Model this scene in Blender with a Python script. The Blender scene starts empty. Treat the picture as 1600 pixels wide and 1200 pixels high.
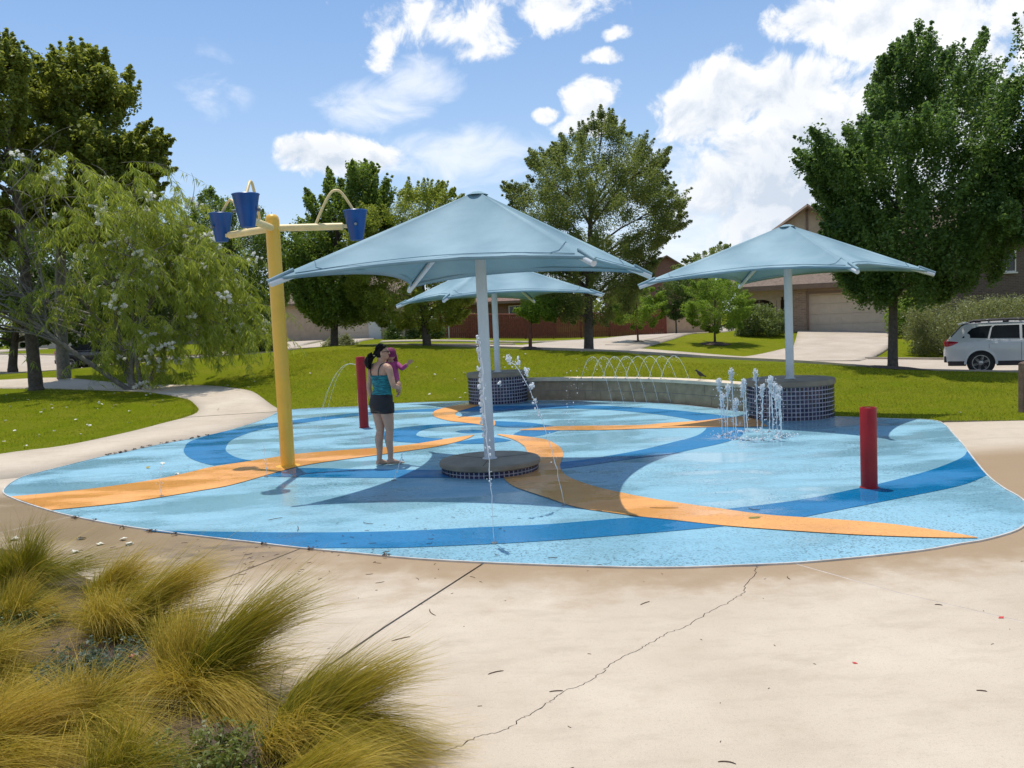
import bpy, bmesh, math, random
import numpy as np
from mathutils import Vector, Matrix, noise

random.seed(11)
rng = np.random.default_rng(11)
S = bpy.context.scene
COL = S.collection
PI = math.pi

# ------------------------------------------------------------------ camera
cam_d = bpy.data.cameras.new('camera')
cam = bpy.data.objects.new('camera', cam_d)
COL.objects.link(cam)
cam_d.sensor_width = 36.0
cam_d.lens = 36.0 * 1320.0 / 1600.0
cam_d.clip_start = 0.05
cam_d.clip_end = 3000
P_, R_ = math.radians(4.2213), math.radians(2.5933)
fw = Vector((0, math.cos(P_), -math.sin(P_)))
rt = Vector((1, 0, 0)); up = Vector((0, math.sin(P_), math.cos(P_)))
r2 = rt * math.cos(R_) - up * math.sin(R_)
u2 = rt * math.sin(R_) + up * math.cos(R_)
CAM = Vector((0, 0, 1.9))
cam.matrix_world = Matrix(((r2.x, u2.x, -fw.x, CAM.x), (r2.y, u2.y, -fw.y, CAM.y), (r2.z, u2.z, -fw.z, CAM.z), (0, 0, 0, 1)))
S.camera = cam

# ------------------------------------------------------------------ exposure
S.view_settings.view_transform = 'Standard'
S.view_settings.look = 'None'
S.view_settings.exposure = 0.25
S.view_settings.gamma = 1.0
S.view_settings.use_curve_mapping = False
S.cycles.use_denoising = True
S.cycles.max_bounces = 6
S.cycles.transparent_max_bounces = 8
S.cycles.caustics_reflective = False
S.cycles.caustics_refractive = False

# ------------------------------------------------------------------ sun
SUN_TO = Vector((-0.10, 0.22, 1.0)).normalized()      # direction towards the sun
SUN_EL = math.asin(SUN_TO.z)
SUN_AZ = math.atan2(SUN_TO.x, SUN_TO.y)
sun_d = bpy.data.lights.new('sun', 'SUN')
sun_d.energy = 3.2
sun_d.angle = math.radians(0.53)
sun_d.color = (1.0, 0.955, 0.87)
sun = bpy.data.objects.new('sun', sun_d)
sun.location = (0, 0, 40)
sun.rotation_euler = SUN_TO.to_track_quat('Z', 'Y').to_euler()
COL.objects.link(sun)

# ------------------------------------------------------------------ sky with clouds
W = bpy.data.worlds.new('World')
S.world = W
W.use_nodes = True
nt = W.node_tree
nt.nodes.clear()
class NB:
    """tiny node-graph builder"""
    def __init__(s, tree): s.t = tree
    def new(s, kind, **kw):
        n = s.t.nodes.new(kind)
        for k, v in kw.items(): setattr(n, k, v)
        return n
    def put(s, sock, v):
        if isinstance(v, bpy.types.NodeSocket): s.t.links.new(v, sock)
        else: sock.default_value = v
    def m(s, op, a, b=None, c=None, clamp=False):
        n = s.new('ShaderNodeMath', operation=op); n.use_clamp = clamp
        s.put(n.inputs[0], a)
        if b is not None: s.put(n.inputs[1], b)
        if c is not None: s.put(n.inputs[2], c)
        return n.outputs[0]
    def mr(s, v, a, b, c=0.0, d=1.0, smooth=False):
        n = s.new('ShaderNodeMapRange'); n.clamp = True
        if smooth: n.interpolation_type = 'SMOOTHSTEP'
        s.put(n.inputs[0], v); s.put(n.inputs[1], a); s.put(n.inputs[2], b); s.put(n.inputs[3], c); s.put(n.inputs[4], d)
        return n.outputs[0]
    def noise(s, vec, scale, detail=4.0, rough=0.55, dist=0.0, out=0):
        n = s.new('ShaderNodeTexNoise')
        if vec is not None: s.put(n.inputs['Vector'], vec)
        n.inputs['Scale'].default_value = scale; n.inputs['Detail'].default_value = detail
        n.inputs['Roughness'].default_value = rough; n.inputs['Distortion'].default_value = dist
        return n.outputs[out]
    def mix(s, f, a, b, mode='MIX'):
        n = s.new('ShaderNodeMix', data_type='RGBA', blend_type=mode)
        s.put(n.inputs[0], f)
        for sock, v in ((n.inputs[6], a), (n.inputs[7], b)):
            if isinstance(v, bpy.types.NodeSocket): s.t.links.new(v, sock)
            else: sock.default_value = (*v[:3], 1.0)
        return n.outputs[2]
    def vadd(s, v, off):
        n = s.new('ShaderNodeVectorMath', operation='ADD'); s.put(n.inputs[0], v); n.inputs[1].default_value = off
        return n.outputs[0]
    def vmul(s, v, k):
        n = s.new('ShaderNodeVectorMath', operation='MULTIPLY'); s.put(n.inputs[0], v); n.inputs[1].default_value = k
        return n.outputs[0]

g = NB(nt)
sky = g.new('ShaderNodeTexSky', sky_type='NISHITA')
sky.sun_disc = False
sky.sun_elevation = SUN_EL
sky.sun_rotation = SUN_AZ
sky.altitude = 200
sky.air_density = 1.0
sky.dust_density = 0.9
sky.ozone_density = 2.2
tc = g.new('ShaderNodeTexCoord').outputs['Generated']
sep = g.new('ShaderNodeSeparateXYZ'); nt.links.new(tc, sep.inputs[0])
az = g.m('MULTIPLY', g.m('ARCTAN2', sep.outputs[0], sep.outputs[1]), 57.2958)
el = g.m('MULTIPLY', g.m('ARCSINE', sep.outputs[2]), 57.2958)
def blobs(L):
    out = None
    for a, e, ra, re, w in L:
        x = g.m('MULTIPLY', g.m('SUBTRACT', az, a), 1.0 / ra)
        y = g.m('MULTIPLY', g.m('SUBTRACT', el, e), 1.0 / re)
        q = g.m('ADD', g.m('MULTIPLY', x, x), g.m('MULTIPLY', y, y))
        b = g.m('MULTIPLY_ADD', q, -w, w)
        out = b if out is None else g.m('SMOOTH_MAX', out, b, 0.12)
    return out
# cumulus: the towers in view, and unseen fields round the rest, thickened to lift the shadows
cum = blobs([(21.5, 8.0, 11.0, 6.0, .95), (14.6, 13.6, 3.6, 2.6, .85), (12.2, 12.6, 2.6, 2.2, .7), (18.2, 13.4, 4.2, 2.6, .85), (27.5, 12.0, 5.0, 5.0, .8),
             (25.0, 16.9, 6.2, 2.4, .8), (20.0, 17.2, 2.8, 1.5, .7), (33, 16, 5, 3, .8),
             (-11.6, 11.3, 3.5, 1.5, .8), (-9.0, 11.0, 3.0, 1.0, .62), (6.0, 14.3, 1.9, 1.2, .6), (3.1, 13.3, 0.9, 0.6, .6), (6.6, 12.5, 2.8, 0.8, .55),
             (7.2, 16.6, 1.5, 0.45, .34), (7.9, 17.9, .8, .4, .25), (-3.0, 18.9, 5.5, 1.9, .40), (4.0, 19.8, 4.2, 1.7, .42), (-1.5, 17.2, 2.5, 1.2, .30), (-7.4, 17.4, 1.2, 1.2, .25)])
wide = g.m('MULTIPLY_ADD', g.noise(tc, 2.1, 2.0, .5), 2.6, -1.52)
inview = g.m('MULTIPLY', g.mr(g.m('ABSOLUTE', az), 30, 38, 1, 0), g.mr(el, 20.5, 26, 1, 0))
wide = g.m('SUBTRACT', wide, g.m('MULTIPLY', inview, 2.0))
cum = g.m('MAXIMUM', cum, wide)
fb = g.noise(tc, 21.0, 10.0, .60, .35)
fb2 = g.noise(g.vadd(tc, (-0.006, 0.0, 0.016)), 21.0, 10.0, .60, .35)
dens = g.m('ADD', cum, g.m('MULTIPLY_ADD', fb, 2.5, -1.21))
opac = g.mr(dens, -0.04, 0.46, 0, 1, True)
# wisps
wis = blobs([(-8.0, 14.3, 4.6, 2.0, .82), (-5.2, 15.6, 3.6, 1.9, .85), (-2.0, 10.8, 9.0, 2.4, .6), (-18.6, 14.8, 3.0, 1.6, .36), (-17, 17.5, 4, 1.2, .18), (10, 8.5, 7, 4, .5), (-24, 9.5, 8, 2.5, .3), (16, 5, 12, 5, .6)])
wis = g.m('MAXIMUM', wis, g.m('SUBTRACT', g.m('MULTIPLY_ADD', g.noise(tc, 2.6, 2.0, .5), 1.6, -1.0), g.m('MULTIPLY', inview, 1.2)))
fw2 = g.noise(g.vmul(tc, (1.0, 1.0, 2.0)), 13.0, 7.0, .6, .6)
wop = g.mr(g.m('ADD', wis, g.m('MULTIPLY_ADD', fw2, 1.6, -0.95)), -0.05, 0.75, 0, 0.72, True)
# thin veil towards the horizon
veil = g.m('MULTIPLY', g.m('POWER', 2.718, g.m('MULTIPLY', g.m('MAXIMUM', el, 0.0), -0.1)), 0.95)
skyc = g.new('ShaderNodeVectorMath', operation='MULTIPLY'); nt.links.new(sky.outputs[0], skyc.inputs[0]); skyc.inputs[1].default_value = (.60, .79, .92)
SKY_K = 0.14
col = g.mix(veil, skyc.outputs[0], (0.66 / SKY_K, 0.73 / SKY_K, 0.84 / SKY_K))
col = g.mix(wop, col, (0.86 / SKY_K, 0.89 / SKY_K, 0.95 / SKY_K))
lit = g.m('MULTIPLY_ADD', g.m('SUBTRACT', fb, fb2), 3.2, 0.78, clamp=True)
thick = g.m('ADD', g.mr(dens, 0.15, 1.0, 0.0, 0.16), g.mr(cum, 0.42, 0.95, 0.0, 0.34))
lit = g.m('SUBTRACT', lit, thick, clamp=True)
lit = g.m('ADD', lit, g.mr(el, 7.0, 16.0, -0.24, 0.26), clamp=True)
ccol = g.mix(lit, (0.56 / SKY_K, 0.63 / SKY_K, 0.73 / SKY_K), (0.88 / SKY_K, 0.89 / SKY_K, 0.91 / SKY_K))
col = g.mix(opac, col, ccol)
bg = g.new('ShaderNodeBackground'); nt.links.new(col, bg.inputs[0]); bg.inputs[1].default_value = SKY_K
wo = g.new('ShaderNodeOutputWorld'); nt.links.new(bg.outputs[0], wo.inputs[0])
W.cycles.sampling_method = 'MANUAL'
W.cycles.sample_map_resolution = 512

# ------------------------------------------------------------------ helpers
WL = {}                                   # world location of every root
def tag(o, label=None, cat=None, group=None, kind=None):
    if label: o['label'] = label
    if cat: o['category'] = cat
    if group: o['group'] = group
    if kind: o['kind'] = kind
    return o
def thing(name, label, cat, loc=(0, 0, 0), group=None, kind=None):
    o = bpy.data.objects.new(name, None); COL.objects.link(o)
    o.empty_display_size = .2
    o.location = loc; WL[o.name] = Vector(loc)
    return tag(o, label, cat, group, kind)
def origin(parent):
    while parent is not None:
        if parent.name in WL: return WL[parent.name]
        parent = parent.parent
    return Vector((0, 0, 0))
def link(name, me, parent=None, loc=None):
    o = bpy.data.objects.new(name, me); COL.objects.link(o)
    if parent is not None: o.parent = parent
    if loc is not None:
        o.location = loc
        if parent is None: WL[o.name] = Vector(loc)
    return o
def setmat(me, mat):
    for m in (mat if isinstance(mat, (list, tuple)) else [mat]): me.materials.append(m)
def smooth_me(me, ang=None):
    me.polygons.foreach_set('use_smooth', [True] * len(me.polygons))
    if ang is not None: me.set_sharp_from_angle(angle=math.radians(ang))
def npmesh(name, v, f, mat, attrs=None, smooth=False):
    """v (n,3), f (m,k) arrays of one face size"""
    v = np.asarray(v, np.float32); f = np.asarray(f, np.int32)
    me = bpy.data.meshes.new(name)
    me.vertices.add(len(v)); me.vertices.foreach_set('co', v.ravel())
    k = f.shape[1]
    me.loops.add(f.size); me.loops.foreach_set('vertex_index', f.ravel())
    me.polygons.add(len(f)); me.polygons.foreach_set('loop_start', np.arange(0, f.size, k, dtype=np.int32))
    if smooth: me.polygons.foreach_set('use_smooth', np.ones(len(f), bool))
    me.update(calc_edges=True)
    for an, (dom, arr) in (attrs or {}).items():
        a = me.attributes.new(an, 'FLOAT', dom); a.data.foreach_set('value', np.asarray(arr, np.float32))
    setmat(me, mat)
    return me

class MB:
    """collects shapes in world coordinates; build() links them as ONE mesh object"""
    def __init__(s): s.v = []; s.f = []; s.mi = []
    def add(s, vs, fs, mi=0):
        b = len(s.v); s.v += [tuple(p) for p in vs]
        for q in fs: s.f.append(tuple(b + i for i in q)); s.mi.append(mi)
        return s
    def box(s, c, size, rz=0.0, mi=0, M=None):
        x, y, z = (t / 2 for t in size)
        P = [Vector((a, b, d)) for a in (-x, x) for b in (-y, y) for d in (-z, z)]
        m = M if M is not None else Matrix.Rotation(rz, 3, 'Z')
        P = [m @ p + Vector(c) for p in P]
        return s.add(P, [(0, 1, 3, 2), (4, 6, 7, 5), (0, 4, 5, 1), (2, 3, 7, 6), (0, 2, 6, 4), (1, 5, 7, 3)], mi)
    def tube(s, pts, rad, n=8, caps=True, mi=0, flat=None):
        pts = [Vector(p) for p in pts]; k = len(pts)
        if not hasattr(rad, '__len__'): rad = [rad] * k
        vs = []; fs = []
        T0 = (pts[1] - pts[0]).normalized()
        ref = Vector((0, 0, 1)) if abs(T0.z) < .9 else Vector((1, 0, 0))
        A = T0.cross(ref).normalized()
        for i, p in enumerate(pts):
            T = (pts[min(i + 1, k - 1)] - pts[max(i - 1, 0)]).normalized()
            A = (A - T * A.dot(T))
            A = A.normalized() if A.length > 1e-6 else T.orthogonal().normalized()
            B = T.cross(A)
            ra = rad[i]
            for j in range(n):
                t = 2 * PI * j / n
                vs.append(p + A * (ra * math.cos(t)) + B * (ra * math.sin(t) * (flat or 1.0)))
        for i in range(k - 1):
            for j in range(n):
                a = i * n + j; b = i * n + (j + 1) % n
                fs.append((a, b, b + n, a + n))
        if caps: fs.append(tuple(range(n - 1, -1, -1))); fs.append(tuple(range((k - 1) * n, k * n)))
        return s.add(vs, fs, mi)
    def lathe(s, c, prof, n=32, mi=0, capb=True, capt=True):
        c = Vector(c); vs = []; fs = []
        for r, z in prof:
            for j in range(n):
                t = 2 * PI * j / n; vs.append(c + Vector((r * math.cos(t), r * math.sin(t), z)))
        for i in range(len(prof) - 1):
            for j in range(n):
                a = i * n + j; b = i * n + (j + 1) % n; fs.append((a, b, b + n, a + n))
        if capb: fs.append(tuple(range(n - 1, -1, -1)))
        if capt: fs.append(tuple(range((len(prof) - 1) * n, len(prof) * n)))
        return s.add(vs, fs, mi)
    def prism(s, poly, z0, z1, mi=0):
        n = len(poly); area = sum(poly[i][0] * poly[(i + 1) % n][1] - poly[(i + 1) % n][0] * poly[i][1] for i in range(n))
        if area < 0: poly = poly[::-1]
        vs = [(p[0], p[1], z0) for p in poly] + [(p[0], p[1], z1) for p in poly]
        fs = [tuple(range(n - 1, -1, -1)), tuple(range(n, 2 * n))] + [(i, (i + 1) % n, n + (i + 1) % n, n + i) for i in range(n)]
        return s.add(vs, fs, mi)
    def wall(s, poly, y0, y1, mi=0):
        """poly of (x,z) extruded from y0 (front, nearer) to y1"""
        n = len(poly); area = sum(poly[i][0] * poly[(i + 1) % n][1] - poly[(i + 1) % n][0] * poly[i][1] for i in range(n))
        if area < 0: poly = poly[::-1]
        vs = [(p[0], y0, p[1]) for p in poly] + [(p[0], y1, p[1]) for p in poly]
        fs = [tuple(range(n)), tuple(range(2 * n - 1, n - 1, -1))] + [((i + 1) % n, i, n + i, n + (i + 1) % n) for i in range(n)]
        return s.add(vs, fs, mi)
    def ball(s, c, r, nu=8, nv=6, mi=0, M=None):
        c = Vector(c)
        if not hasattr(r, '__len__'): r = (r, r, r)
        vs = []; fs = []
        f = lambda p: (M @ p if M is not None else p) + c
        for i in range(1, nv):
            th = PI * i / nv
            for j in range(nu):
                ph = 2 * PI * j / nu
                vs.append(f(Vector((r[0] * math.sin(th) * math.cos(ph), r[1] * math.sin(th) * math.sin(ph), r[2] * math.cos(th)))))
        t = len(vs); vs.append(f(Vector((0, 0, r[2])))); vs.append(f(Vector((0, 0, -r[2]))))
        for i in range(nv - 2):
            for j in range(nu):
                a = i * nu + j; b = i * nu + (j + 1) % nu; fs.append((a, a + nu, b + nu, b))
        for j in range(nu):
            fs.append((t, j, (j + 1) % nu)); fs.append((t + 1, (nv - 2) * nu + (j + 1) % nu, (nv - 2) * nu + j))
        return s.add(vs, fs, mi)
    def loft(s, rings, close=True, mi=0):
        n = len(rings[0]); vs = [p for r in rings for p in r]; fs = []
        for i in range(len(rings) - 1):
            for j in range(n):
                a = i * n + j; b = i * n + (j + 1) % n; fs.append((a, b, b + n, a + n))
        if close: fs.append(tuple(range(n - 1, -1, -1))); fs.append(tuple(range((len(rings) - 1) * n, len(rings) * n)))
        return s.add(vs, fs, mi)
    def mesh(s, name, mat, org=(0, 0, 0), smooth=False, ang=None):
        me = bpy.data.meshes.new(name); o = Vector(org)
        me.from_pydata([Vector(p) - o for p in s.v], [], s.f)
        setmat(me, mat)
        if any(s.mi): me.polygons.foreach_set('material_index', s.mi)
        if smooth or ang is not None: smooth_me(me, ang)
        me.update()
        return me
    def build(s, name, mat, parent=None, smooth=False, ang=None, loc=None, bevel=0.0):
        org = origin(parent) if parent is not None else Vector(loc or (0, 0, 0))
        o = link(name, s.mesh(name, mat, org, smooth, ang), parent, loc if parent is None else None)
        if bevel:
            b = o.modifiers.new('bevel', 'BEVEL'); b.width = bevel; b.segments = 2; b.limit_method = 'ANGLE'; b.angle_limit = math.radians(40)
        return o

def cr(pts, step=6, closed=False):
    """Catmull-Rom through points"""
    P = [np.array(p, float) for p in pts]; n = len(P); out = []
    rngi = range(n if closed else n - 1)
    for i in rngi:
        p0 = P[(i - 1) % n] if closed else P[max(i - 1, 0)]
        p1 = P[i]; p2 = P[(i + 1) % n]; p3 = P[(i + 2) % n] if closed else P[min(i + 2, n - 1)]
        for k in range(step):
            t = k / step
            out.append(.5 * ((2 * p1) + (-p0 + p2) * t + (2 * p0 - 5 * p1 + 4 * p2 - p3) * t * t + (-p0 + 3 * p1 - 3 * p2 + p3) * t ** 3))
    if not closed: out.append(P[-1])
    return [tuple(p) for p in out]

# ------------------------------------------------------------------ materials
def mat(name, base, rough=.7, var=0.0, vscale=4.0, bump=0.0, bscale=40.0, spec=.5, metal=0.0, dark=None, coat=0.0, coords='Object', detail=5.0):
    """principled surface whose colour drifts between base and a darker or lighter tone by noise"""
    m = bpy.data.materials.new(name); m.use_nodes = True
    q = NB(m.node_tree); b = m.node_tree.nodes['Principled BSDF']
    b.inputs['Roughness'].default_value = rough; b.inputs['Metallic'].default_value = metal
    b.inputs['Specular IOR Level'].default_value = spec; b.inputs['Coat Weight'].default_value = coat
    v = q.new('ShaderNodeTexCoord').outputs[coords]
    if var > 0 or dark is not None:
        n = q.noise(v, vscale, detail, .6)
        d = dark if dark is not None else tuple(c * (1 - var) for c in base)
        l = base if dark is not None else tuple(min(1, c * (1 + var * .6)) for c in base)
        q.put(b.inputs['Base Color'], q.mix(q.mr(n, .32, .68), d, l))
    else: b.inputs['Base Color'].default_value = (*base, 1)
    if bump > 0:
        bn = q.new('ShaderNodeBump'); bn.inputs['Strength'].default_value = bump; bn.inputs['Distance'].default_value = .02
        q.put(bn.inputs['Height'], q.noise(v, bscale, 4.0, .6)); q.put(b.inputs['Normal'], bn.outputs[0])
    return m

def leafmat(name, a, b, trans=.35, rough=.45):
    """foliage: tone attribute runs between two greens; part of the light passes through the leaf"""
    m = bpy.data.materials.new(name); m.use_nodes = True
    t = m.node_tree; q = NB(t); pb = t.nodes['Principled BSDF']
    at = q.new('ShaderNodeAttribute', attribute_name='tone')
    c = q.mix(at.outputs['Fac'], a, b)
    q.put(pb.inputs['Base Color'], c); pb.inputs['Roughness'].default_value = rough
    pb.inputs['Specular IOR Level'].default_value = .35
    tr = q.new('ShaderNodeBsdfTranslucent')
    q.put(tr.inputs[0], q.mix(.5, c, (b[0] * 1.6, b[1] * 1.5, b[2] * .8)))
    mx = q.new('ShaderNodeMixShader'); mx.inputs[0].default_value = trans
    t.links.new(pb.outputs[0], mx.inputs[1]); t.links.new(tr.outputs[0], mx.inputs[2])
    t.links.new(mx.outputs[0], t.nodes['Material Output'].inputs[0])
    return m

M = {}
M['bark'] = mat('bark', (.115, .092, .072), .9, .45, 9, .7, 30)
M['bark_grey'] = mat('bark_grey', (.21, .19, .165), .9, .4, 9, .6, 30)
M['bark_red'] = mat('bark_red', (.16, .06, .04), .85, .4, 9, .5, 30)
M['yellow'] = mat('yellow_paint', (.88, .50, .05), .38, .08, 3, .03, 90, coat=.2)
M['yellow_pale'] = mat('sun_faded_yellow_paint', (.86, .65, .30), .45, .12, 5, .03, 90)
M['red'] = mat('red_paint', (.34, .011, .015), .42, .18, 4, .03, 90, coat=.08, spec=.3)
M['blue_plastic'] = mat('blue_plastic', (.004, .075, .30), .32, .2, 3, .02, 60)
M['white_paint'] = mat('white_powder_coat', (.66, .68, .69), .38, .08, 3, .02, 90)
M['steel'] = mat('weathered_steel', (.3, .3, .3), .4, .3, 20, metal=.8)
M['black'] = mat('black_rubber', (.012, .012, .013), .6, .2, 9)
M['grass_dry'] = mat('dry_stalk', (.4, .3, .14), .8)

def fabric():
    m = bpy.data.materials.new('shade_cloth'); m.use_nodes = True
    t = m.node_tree; q = NB(t); pb = t.nodes['Principled BSDF']
    v = q.new('ShaderNodeTexCoord').outputs['Object']
    n = q.noise(v, 1.3, 5, .6)
    wv = q.new('ShaderNodeTexWave'); wv.inputs['Scale'].default_value = 2.2; wv.inputs['Distortion'].default_value = 2.0
    q.put(wv.inputs['Vector'], q.vmul(v, (.15, .15, 3.0)))
    f = q.m('MULTIPLY_ADD', wv.outputs['Fac'], .25, q.m('MULTIPLY', n, .75))
    c = q.mix(q.mr(f, .3, .75), (.215, .335, .39), (.33, .465, .515))
    q.put(pb.inputs['Base Color'], c); pb.inputs['Roughness'].default_value = .75
    pb.inputs['Specular IOR Level'].default_value = .25
    bn = q.new('ShaderNodeBump'); bn.inputs['Strength'].default_value = .18; bn.inputs['Distance'].default_value = .01
    q.put(bn.inputs['Height'], q.noise(v, 160, 2, .6)); q.put(pb.inputs['Normal'], bn.outputs[0])
    tr = q.new('ShaderNodeBsdfTranslucent'); q.put(tr.inputs[0], (.10, .33, .40, 1))
    mx = q.new('ShaderNodeMixShader'); mx.inputs[0].default_value = .04
    t.links.new(pb.outputs[0], mx.inputs[1]); t.links.new(tr.outputs[0], mx.inputs[2])
    t.links.new(mx.outputs[0], t.nodes['Material Output'].inputs[0])
    return m
M['fabric'] = fabric()
M['hem'] = mat('hem_webbing', (.10, .20, .27), .8, .2, 8)

def rubber(name, base, spk=.35):
    """poured rubber granules: fine speckle, wet glossy patches, grime"""
    m = bpy.data.materials.new(name); m.use_nodes = True
    t = m.node_tree; q = NB(t); pb = t.nodes['Principled BSDF']
    v = q.new('ShaderNodeNewGeometry').outputs['Position']
    vo = q.new('ShaderNodeTexVoronoi'); vo.inputs['Scale'].default_value = 70.0; q.put(vo.inputs['Vector'], v)
    cell = q.new('ShaderNodeSeparateColor'); t.links.new(vo.outputs['Color'], cell.inputs[0])
    patch = q.noise(v, .55, 5, .62)
    sy = q.new('ShaderNodeSeparateXYZ'); t.links.new(v, sy.inputs[0])
    traffic = q.m('MULTIPLY', q.mr(sy.outputs[1], 9.5, 6.6), q.mr(q.noise(v, .9, 4, .6), .30, .60))     # most worn where people walk on
    worn = q.m('MAXIMUM', q.mr(patch, .44, .64), traffic)                 # where the granules show darker
    dk = q.m('MULTIPLY', q.mr(cell.outputs[0], .72, .9), q.m('MULTIPLY_ADD', worn, .75, .12))
    c = q.mix(q.m('MULTIPLY', dk, spk * 2), base, tuple(k * .32 for k in base))
    li = q.m('MULTIPLY', q.mr(cell.outputs[1], .8, .95), .25)
    c = q.mix(li, c, tuple(min(1, k * 1.35 + .01) for k in base))
    gr = q.noise(q.vmul(v, (1.0, 2.2, 1)), .9, 6, .65)
    c = q.mix(q.mr(gr, .50, .78, 0, .5), c, tuple(k * .55 for k in base))
    pale = q.noise(v, .45, 4, .6)
    c = q.mix(q.mr(pale, .45, .7, 0, .3), c, tuple(min(.9, k * .9 + .22 * sum(base) / 3) for k in base))
    sc = q.noise(q.vmul(v, (9, 2.2, 1)), 1.4, 5, .75)
    c = q.mix(q.mr(sc, .60, .75, 0, .35), c, tuple(k * .5 for k in base))
    q.put(pb.inputs['Base Color'], c)
    wet = q.noise(q.vmul(v, (.6, 1.3, 1)), .8, 5, .6)
    q.put(pb.inputs['Roughness'], q.mr(wet, .40, .56, .7, .13))
    pb.inputs['Specular IOR Level'].default_value = .5
    bn = q.new('ShaderNodeBump'); q.put(bn.inputs['Strength'], q.mr(wet, .42, .56, .4, .06)); bn.inputs['Distance'].default_value = .006
    q.put(bn.inputs['Height'], vo.outputs['Distance']); q.put(pb.inputs['Normal'], bn.outputs[0])
    return m
M['pad_light'] = rubber('light_blue_rubber', (.235, .455, .555), .6)
M['pad_blue'] = rubber('blue_rubber', (.0, .165, .37), .35)
M['pad_orange'] = rubber('orange_rubber', (.80, .36, .095), .3)

def concrete(name, base, pad=True):
    m = bpy.data.materials.new(name); m.use_nodes = True
    t = m.node_tree; q = NB(t); pb = t.nodes['Principled BSDF']
    pos = q.new('ShaderNodeNewGeometry').outputs['Position']
    n1 = q.noise(pos, .7, 6, .62); n2 = q.noise(pos, 5.0, 6, .65); n3 = q.noise(pos, 60, 3, .6)
    c = q.mix(q.mr(n1, .3, .7), (base[0] * .84, base[1] * .81, base[2] * .78), tuple(min(1, k * 1.06) for k in base))
    c = q.mix(q.mr(n2, .55, .75, 0, .35), c, (base[0] * .72, base[1] * .66, base[2] * .58))
    c = q.mix(q.mr(n3, .55, .72, 0, .4), c, tuple(k * .58 for k in base))
    n4 = q.noise(pos, 190, 2, .6); c = q.mix(q.mr(n4, .56, .7, 0, .45), c, tuple(k * .5 for k in base)); c = q.mix(q.mr(n4, .44, .32, 0, .35), c, tuple(min(.9, k * 1.35) for k in base))
    n5 = q.noise(q.vmul(pos, (1, 2.4, 1)), 1.9, 7, .7); c = q.mix(q.mr(n5, .50, .70, 0, .45), c, (base[0] * .66, base[1] * .63, base[2] * .60))
    rough = .85
    if pad:
        # damp margin that the splashing leaves along the rim of the pad
        dv = q.new('ShaderNodeVectorMath', operation='DISTANCE'); q.put(dv.inputs[0], pos); dv.inputs[1].default_value = (1.955, 14.615, 0)
        d = q.m('SUBTRACT', dv.outputs['Value'], 8.37)
        sx = q.new('ShaderNodeSeparateXYZ'); t.links.new(pos, sx.inputs[0])
        d = q.m('ADD', d, q.m('ADD', q.m('MULTIPLY_ADD', q.noise(pos, .8, 6, .68), 2.4, -1.2), q.m('MULTIPLY_ADD', q.noise(q.vmul(pos, (1, 1, 1)), 4.5, 5, .7), .7, -.35)))
        d = q.m('SUBTRACT', d, q.m('MULTIPLY', q.mr(sx.outputs[0], -2.0, -5.5), q.mr(sx.outputs[1], 12.0, 9.6, 0, 1.0)))
        damp = q.m('MULTIPLY', q.mr(d, 1.0, .05, 0, 1, True), q.mr(sx.outputs[1], 11.2, 10.2))
        c = q.mix(q.m('MULTIPLY', damp, .85), c, (base[0] * .60, base[1] * .47, base[2] * .32))
        soak = q.m('MULTIPLY', damp, q.m('MULTIPLY', q.mr(sx.outputs[0], -1.6, -4.2), q.mr(n1, .75, .35, .6, 1)))
        c = q.mix(q.m('MULTIPLY', soak, .8), c, (base[0] * .34, base[1] * .28, base[2] * .17))
        q.put(pb.inputs['Roughness'], q.mr(damp, 0, 1, .85, .45))
        # a dark patch of old leaf stain near the joint
        dv2 = q.new('ShaderNodeVectorMath', operation='DISTANCE'); q.put(dv2.inputs[0], q.vmul(pos, (1.0, 1.5, 1))); dv2.inputs[1].default_value = (-2.75, 7.25 * 1.5, 0)
        st = q.m('MULTIPLY', q.mr(dv2.outputs['Value'], 1.3, .2, 0, 1, True), q.mr(q.noise(q.vmul(pos, (1, 2.5, 1)), 2.6, 6, .7), .42, .62))
        c = q.mix(q.m('MULTIPLY', st, .7), c, (.09, .075, .065))
    else: pb.inputs['Roughness'].default_value = rough
    q.put(pb.inputs['Base Color'], c); pb.inputs['Specular IOR Level'].default_value = .3
    bn = q.new('ShaderNodeBump'); bn.inputs['Strength'].default_value = .25; bn.inputs['Distance'].default_value = .006
    q.put(bn.inputs['Height'], q.m('ADD', q.noise(pos, 25, 5, .7), q.noise(pos, 180, 2, .5))); q.put(pb.inputs['Normal'], bn.outputs[0])
    return m
M['concrete'] = concrete('concrete', (.60, .505, .39))
M['road'] = concrete('pale_concrete_road', (.54, .455, .36), False)
M['subgrade'] = mat('dark_joint_soil', (.05, .035, .028), .95, .4, 12)
M['caulk'] = mat('pale_joint_filler', (.55, .47, .39), .8, .15, 9)
M['mulch'] = mat('mulch', (.10, .066, .045), .95, .6, 16, 1.0, 50)
M['slab_cap'] = mat('grey_cast_concrete', (.27, .215, .15), .6, .3, 3, .25, 40)
M['block'] = mat('split_block', (.37, .27, .17), .85, .28, 5, .5, 45)
M['capstone'] = mat('cap_stone', (.70, .58, .42), .8, .2, 4, .3, 45)
M['grout'] = mat('grout', (.44, .41, .44), .8, .3, 12)
M['tile_a'] = mat('navy_glazed_tile', (.012, .013, .05), .15, .3, 7)
M['tile_b'] = mat('violet_glazed_tile', (.03, .022, .075), .15, .3, 7)
M['tile_c'] = mat('black_glazed_tile', (.008, .008, .02), .12, .3, 7)

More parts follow.
